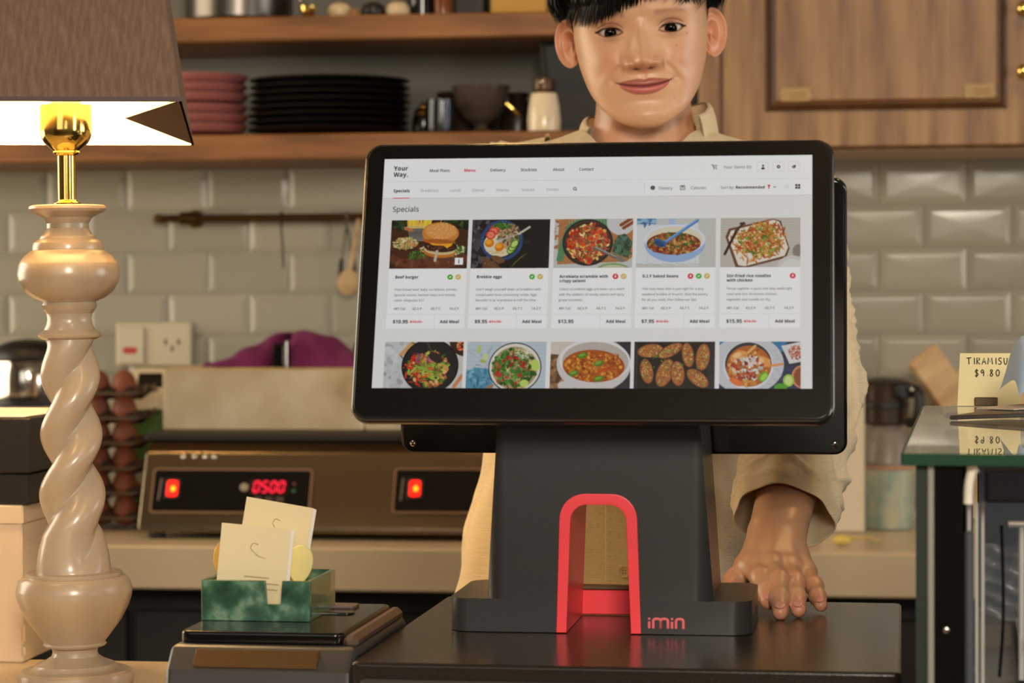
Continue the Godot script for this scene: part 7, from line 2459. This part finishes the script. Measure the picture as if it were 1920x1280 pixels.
func hand_left(net: Net, elbow: Vector3, tone: Color) -> void:
	var P := func(x: float, y: float, d: float) -> Vector3: return at_d(x, y, d)
	var w0: Vector3 = P.call(1441, 1000, 2.238)
	var w1: Vector3 = P.call(1474, 1000, 2.238)
	var idx := [P.call(1409, 1063, 2.182), P.call(1427, 1083, 2.138), P.call(1436, 1107, 2.114), P.call(1441, 1128, 2.098)]
	var mid := [P.call(1446, 1066, 2.168), P.call(1461, 1090, 2.118), P.call(1462, 1121, 2.088), P.call(1463, 1147, 2.066)]
	var rin := [P.call(1479, 1068, 2.174), P.call(1490, 1092, 2.128), P.call(1493, 1119, 2.098), P.call(1497, 1143, 2.078)]
	var pin := [P.call(1508, 1073, 2.182), P.call(1526, 1098, 2.142), P.call(1533, 1118, 2.120), P.call(1539, 1134, 2.104)]
	var thb := [P.call(1430, 1028, 2.226), P.call(1400, 1062, 2.206), P.call(1379, 1086, 2.180), P.call(1362, 1104, 2.160)]
	var palm := [[w0, elbow.lerp(w0, 0.35), 0.0185, 0.028], [w1, elbow.lerp(w1, 0.35), 0.0185, 0.028], [elbow.lerp(w0, 0.35), elbow, 0.028, 0.034]]
	palm.append_array([[w0, idx[0], 0.0165, 0.0112], [w0.lerp(w1, 0.4), mid[0], 0.0165, 0.0116], [w0.lerp(w1, 0.75), rin[0], 0.0165, 0.0110], [w1, pin[0], 0.0155, 0.0100], [idx[0], mid[0], 0.0102, 0.0105], [mid[0], rin[0], 0.0105, 0.0102], [rin[0], pin[0], 0.010, 0.009]])
	palm.append([w0, thb[0], 0.016, 0.0145])
	var groups := [palm]
	for f in [[idx, 0.0088], [mid, 0.0091], [rin, 0.0086], [pin, 0.0075]]:
		var q: Array = f[0]
		var r: float = f[1]
		groups.append([[q[0], q[1], r * 1.16, r * 1.04], [q[1], q[2], r * 1.02, r * 0.90], [q[2], q[3], r * 0.90, r * 0.78]])
	groups.append([[thb[0], thb[1], 0.0145, 0.0108], [thb[1], thb[2], 0.0105, 0.0094], [thb[2], thb[3], 0.0094, 0.0072]])
	var pinkish := Color(0.80, 0.47, 0.38).srgb_to_linear()
	var spot: Vector3 = w0.lerp(w1, 0.85).lerp(elbow, 0.10) + Vector3(0.0, 0.010, 0.0175)
	flesh(net, groups, 0.0022, 0.0022, 0.008, func(p: Vector3):
		var c := tone
		for q in [idx, mid, rin, pin, thb]:
			c = c.lerp(pinkish, 0.55 * exp(-pow(p.distance_to(q[3]) / 0.012, 2.0)) + 0.28 * exp(-pow(p.distance_to(q[1]) / 0.010, 2.0)))
		return c.lerp(Color(0.02, 0.012, 0.01), 0.9 * (1.0 - smoothstep(0.0012, 0.0024, p.distance_to(spot)))))
	nails = [[idx, 0.0060], [mid, 0.0064], [rin, 0.0060], [pin, 0.0052]]

var nails := []


func hand_right(net: Net, wrist: Vector3, tone: Color) -> void:      # the other hand, behind the screen, touching the display that faces her
	var f := Vector3(0.42, 0.22, 0.88).normalized()
	var side := Vector3(0.0, 1, 0).cross(f).normalized()
	var up := f.cross(side)
	var groups := [[[wrist + side * 0.012, wrist + side * 0.03 + f * 0.075, 0.018, 0.0105], [wrist, wrist + side * 0.01 + f * 0.082, 0.018, 0.011], [wrist - side * 0.008, wrist - side * 0.01 + f * 0.078, 0.018, 0.011], [wrist - side * 0.012, wrist - side * 0.028 + f * 0.068, 0.017, 0.0098]]]
	var n := 0
	for q in [[0.030, 0.075, 0.066, 0.0086], [0.010, 0.082, 0.074, 0.0090], [-0.010, 0.078, 0.068, 0.0085], [-0.028, 0.068, 0.054, 0.0075]]:
		var k: Vector3 = wrist + side * q[0] + f * q[1]
		var curl: float = [0.05, 0.5, 0.7, 0.85][n]
		var a: Vector3 = k + (f * cos(curl * 0.6) - up * sin(curl * 0.6)) * q[2] * 0.48
		var b: Vector3 = a + (f * cos(curl * 1.6) - up * sin(curl * 1.6)) * q[2] * 0.30
		var c: Vector3 = b + (f * cos(curl * 2.4) - up * sin(curl * 2.4)) * q[2] * 0.24
		groups.append([[k, a, q[3] * 1.12, q[3]], [a, b, q[3], q[3] * 0.9], [b, c, q[3] * 0.9, q[3] * 0.78]])
		n += 1
	var t0 := wrist + side * 0.022 + f * 0.022
	groups.append([[t0, t0 + side * 0.022 + f * 0.026, 0.014, 0.0105], [t0 + side * 0.022 + f * 0.026, t0 + side * 0.030 + f * 0.052, 0.0102, 0.0092], [t0 + side * 0.030 + f * 0.052, t0 + side * 0.032 + f * 0.074, 0.0092, 0.0072]])
	flesh(net, groups, 0.003, 0.0025, 0.008, func(_p): return tone)


func clothes(root: Node3D, back: Vector3, nb: Vector3, sh_l: Vector3, sh_r: Vector3, el_l: Vector3, el_r: Vector3, wr_l: Vector3, wr_r: Vector3) -> void:
	var linen := grainy(mat(Color.WHITE, 0.92), noise_tex(0.05, [[0.0, rgb(190, 172, 136)], [0.4, rgb(208, 191, 156)], [0.75, rgb(214, 198, 164)], [1.0, rgb(228, 214, 184)]], 103, 4), Vector3(3.5, 40, 3.5))
	relief(linen, noise_tex(0.16, [], 101, 2, true), 0.22)
	linen.rim_enabled = true
	linen.rim = 0.2
	var fn := FastNoiseLite.new()
	fn.seed = 5
	fn.frequency = 9.0
	fn.fractal_octaves = 3
	var net := Net.new()
	# trunk of the shirt, from the hem to the neck
	var cx := at_d(1162, 900, 2.55).x
	var rows := []
	var spec := [[0.86, 0.200, 0.128], [0.97, 0.186, 0.123], [1.03, 0.173, 0.120], [1.10, 0.156, 0.118], [1.16, 0.142, 0.116], [1.24, 0.146, 0.118], [1.34, 0.160, 0.120], [1.40, 0.176, 0.112], [1.440, 0.182, 0.096], [1.470, 0.150, 0.084], [1.488, 0.108, 0.076], [1.499, 0.073, 0.068]]
	for i in 90:
		var y := lerpf(0.86, 1.499, pow(i / 89.0, 0.9))
		var kx := []
		var kz := []
		for q in spec:
			kx.append([q[0], q[1]])
			kz.append([q[0], q[2]])
		var rx := curve1(kx, y)
		var rz := curve1(kz, y)
		var m := Vector3(lerpf(cx, nb.x, smoothstep(1.25, 1.48, y)), y, lerpf(nb.z + 0.085, nb.z, smoothstep(1.15, 1.47, y)))
		var ring := PackedVector3Array()
		for j in 150:
			var a := TAU * j / 150
			var p := m + Vector3(signf(cos(a)) * pow(absf(cos(a)), 0.85) * rx, 0, -signf(sin(a)) * pow(absf(sin(a)), 0.85) * rz)
			var n := fn.get_noise_3d(p.x * 1.2, p.y * 0.5, p.z * 1.2) * 0.016 + 0.003 * sin(a * 9.0 + y * 12.0) * (1.0 - smoothstep(0.95, 1.2, y) * 0.6)
			n *= 1.0 - smoothstep(1.44, 1.499, y)
			n *= lerpf(1.0, 0.25, exp(-pow((a - 4.712) / 0.6, 2.0)))
			var shoulder := 0.0
			if y > 1.40: shoulder = -0.01 * absf(cos(a)) * smoothstep(1.40, 1.45, y)
			shoulder -= 0.065 * exp(-pow((a - 4.712) / 0.55, 2.0)) * smoothstep(1.435, 1.499, y)
			ring.append(p + (p - m).normalized() * n + Vector3(0, shoulder, 0))
		rows.append(ring)
	net.add(rows)
	# sleeves
	var cuff := at_d(1470, 968, 2.288)
	sleeve(net, [sh_l + Vector3(-0.06, 0.0, 0), sh_l + Vector3(0.0, -0.01, 0), at_d(1492, 500, 2.62), at_d(1526, 660, 2.52), at_d(1519, 770, 2.44), at_d(1490, 870, 2.345), at_d(1476, 930, 2.305), cuff], [0.062, 0.060, 0.0490, 0.0465, 0.0470, 0.0490, 0.0485, 0.0470], 11)
	sleeve(net, [sh_r + Vector3(0.06, 0.0, 0), sh_r + Vector3(0.0, -0.01, 0), sh_r.lerp(el_r, 0.5), el_r, el_r.lerp(wr_r, 0.4), el_r.lerp(wr_r, 0.75)], [0.062, 0.060, 0.052, 0.050, 0.046, 0.042], 23)
	var shirt := part("shirt", net.mesh(), linen, root, back)
	# placket and buttons down the front
	var g := Geo.new()
	var front := nb.z + 0.085 + 0.121
	var px0 := at_d(1128, 1000, 2.43).x
	var px1 := at_d(1192, 1000, 2.43).x
	part("placket", Geo.new().box(Vector3(px1 - px0, 0.36, 0.0022), Vector3((px0 + px1) / 2, 1.06, front + 0.0015), 0.0008).mesh(30), linen, shirt)
	for i in 4:
		var bp := at_d(1163, 1081, 2.42)
		var o := part("button", lathe([[0.001, 0.0], [0.0052, 0.0], [0.0058, 0.0008], [0.0056, 0.0016], [0.0046, 0.0014], [0.0042, 0.0010], [0.001, 0.0010]], 28), mat(rgb(206, 182, 140), 0.35), shirt, Vector3(bp.x, bp.y + i * 0.085, front + 0.0026), Vector3(90, 0, 0))
		for k in 4: part("thread_hole", lathe([[0.0005, 0.0010], [0.0006, 0.00125], [0.0001, 0.00125]], 8), M.ink, o, Vector3([-0.0014, 0.0014][k % 2], 0, [-0.0014, 0.0014][k / 2]))
	# collar: a stand round the neck and a leaf turned down over it
	for leaf in 2:
		var strip := []
		var inner := []
		for i in 9:
			var v := i / 8.0
			var ring := PackedVector3Array()
			var ring2 := PackedVector3Array()
			for j in 90:
				var a := lerpf(-2.2, 2.2, j / 89.0) + PI / 2        # open at the front
				var side := cos(a)
				var open := smoothstep(1.2, 2.3, absf(a - PI / 2))
				var lean := 0.5 + 0.5 * side
				var r := lerpf(0.0625, 0.0605, v) + 0.006 * lean + 0.007 * open * (0.4 + lean)
				var y := 1.478 + 0.034 * v - 0.016 * open + 0.007 * side * v
				if leaf == 1:
					r = lerpf(0.0625, 0.0735, pow(v, 0.8)) + 0.006 * lean + 0.006 * open * (0.4 + lean)
					y = 1.5145 - 0.036 * v * v - 0.018 * open + 0.007 * side
				var c := Vector3(nb.x, y, nb.z + 0.003)
				ring.append(c + Vector3(cos(a) * r, 0, -sin(a) * r))
				ring2.append(c + Vector3(cos(a) * (r - 0.0018), 0.0, -sin(a) * (r - 0.0018)))
			strip.append(ring)
			inner.append(ring2)
		if leaf == 1:
			strip.reverse()
			inner.reverse()
		var cn := Net.new()
		cn.add(strip, false)
		inner.reverse()
		cn.add(inner, false)
		part(["collar_stand", "collar_leaf"][leaf], cn.mesh(), linen, shirt)
	var black := mat(rgb(20, 18, 18), 0.85)
	var band := []
	for i in 5:
		var v := i / 4.0
		band.append(Geo.circle(Vector3(nb.x, 1.458 + 0.024 * v, nb.z + 0.002), 0.0645 - 0.007 * v, 0.0650 - 0.007 * v, 60))
	var un := Net.new()
	un.add(band)
	part("undershirt", un.mesh(), black, root, back)
	var chain := Geo.new()
	for k in 60:
		var a := TAU * k / 60
		var c := Vector3(nb.x + cos(a) * 0.0565, 1.4965 + 0.010 * sin(a) - 0.008, nb.z + 0.002 - sin(a) * 0.0575)
		chain.ball(c, Vector3(0.0013, 0.0022, 0.0013), 6)
	part("necklace", chain.mesh(60), M.brass, root, back)
	# dark trousers
	var tr := Net.new()
	for s in [-1, 1]:
		var leg := []
		for i in 24:
			var v := i / 23.0
			leg.append(Geo.circle(Vector3(nb.x - 0.02 + s * 0.075, lerpf(0.06, 0.93, v), nb.z), lerpf(0.066, 0.105, v), lerpf(0.068, 0.115, v), 40))
		tr.add(leg)
	part("trousers", tr.mesh(), black, root, back)
	# finger nails
	for q in nails:
		var f: Array = q[0]
		var dir: Vector3 = (f[3] - f[2]).normalized()
		var side := dir.cross(Vector3(0, 0.6, 1.0)).normalized()
		var up := side.cross(dir).normalized()
		if up.z < 0: up = -up
		var rr: float = q[1]
		var nail := Geo.new()
		nail.xf = Transform3D(Basis(side, dir, up) , f[3] + dir * 0.0006 + up * (rr * 1.08))
		nail.ball(Vector3.ZERO, Vector3(rr * 0.66, rr * 0.86, 0.0009), 18)
		part("fingernail", nail.mesh(), mat(rgb(214, 150, 132), 0.22), root, back)


func sleeve(net: Net, keys: Array, radii: Array, seed_: int) -> void:
	var fn := FastNoiseLite.new()
	fn.seed = seed_
	fn.frequency = 12.0
	fn.fractal_octaves = 3
	var path := spline(keys, 14)
	var m := path.size()
	var side := Vector3.RIGHT
	var rows := []
	for i in m:
		var t: Vector3 = (path[mini(i + 1, m - 1)] - path[maxi(i - 1, 0)]).normalized()
		side = (side - t * side.dot(t)).normalized()
		var other := t.cross(side)
		var f := float(i) / (m - 1) * (radii.size() - 1)
		var r := lerpf(radii[int(f)], radii[mini(int(f) + 1, radii.size() - 1)], f - int(f))
		var ring := PackedVector3Array()
		var end := 1.0 - float(i) / (m - 1)
		for j in 110:
			var a := TAU * j / 110
			var dirn := side * cos(a) + other * sin(a)
			var p: Vector3 = path[i] + dirn * r
			var wob := fn.get_noise_3d(p.x * 0.7, p.y * 0.7, p.z * 0.7)
			var folds := 1.0 - absf(sin(f * 4.2 + 1.9 * sin(a + 0.4) + 3.0 * wob))
			var folds2 := 1.0 - absf(sin(f * 2.3 - a * 1.0 + 2.6 * wob))
			var n := (0.0060 * pow(folds, 2.2) + 0.0042 * pow(folds2, 4.0)) * smoothstep(0.02, 0.22, end) + wob * 0.010 * smoothstep(0.0, 0.2, end)
			n += (0.0020 * sin(a * 3.0 + 1.0) + 0.0012 * sin(a * 7.0)) * (1.0 - end)
			ring.append(p + dirn * n)
		rows.append(ring)
	# turn the end inwards
	var last: PackedVector3Array = rows[m - 1]
	var c: Vector3 = path[m - 1]
	var back: Vector3 = (path[m - 2] - c).normalized()
	for q in [[0.997, -0.0006], [0.975, -0.0008], [0.968, 0.001], [0.955, 0.02], [0.90, 0.06]]:
		var ring := PackedVector3Array()
		for p in last: ring.append(c + (p - c) * q[0] + back * q[1])
		rows.append(ring)
	net.add(rows)
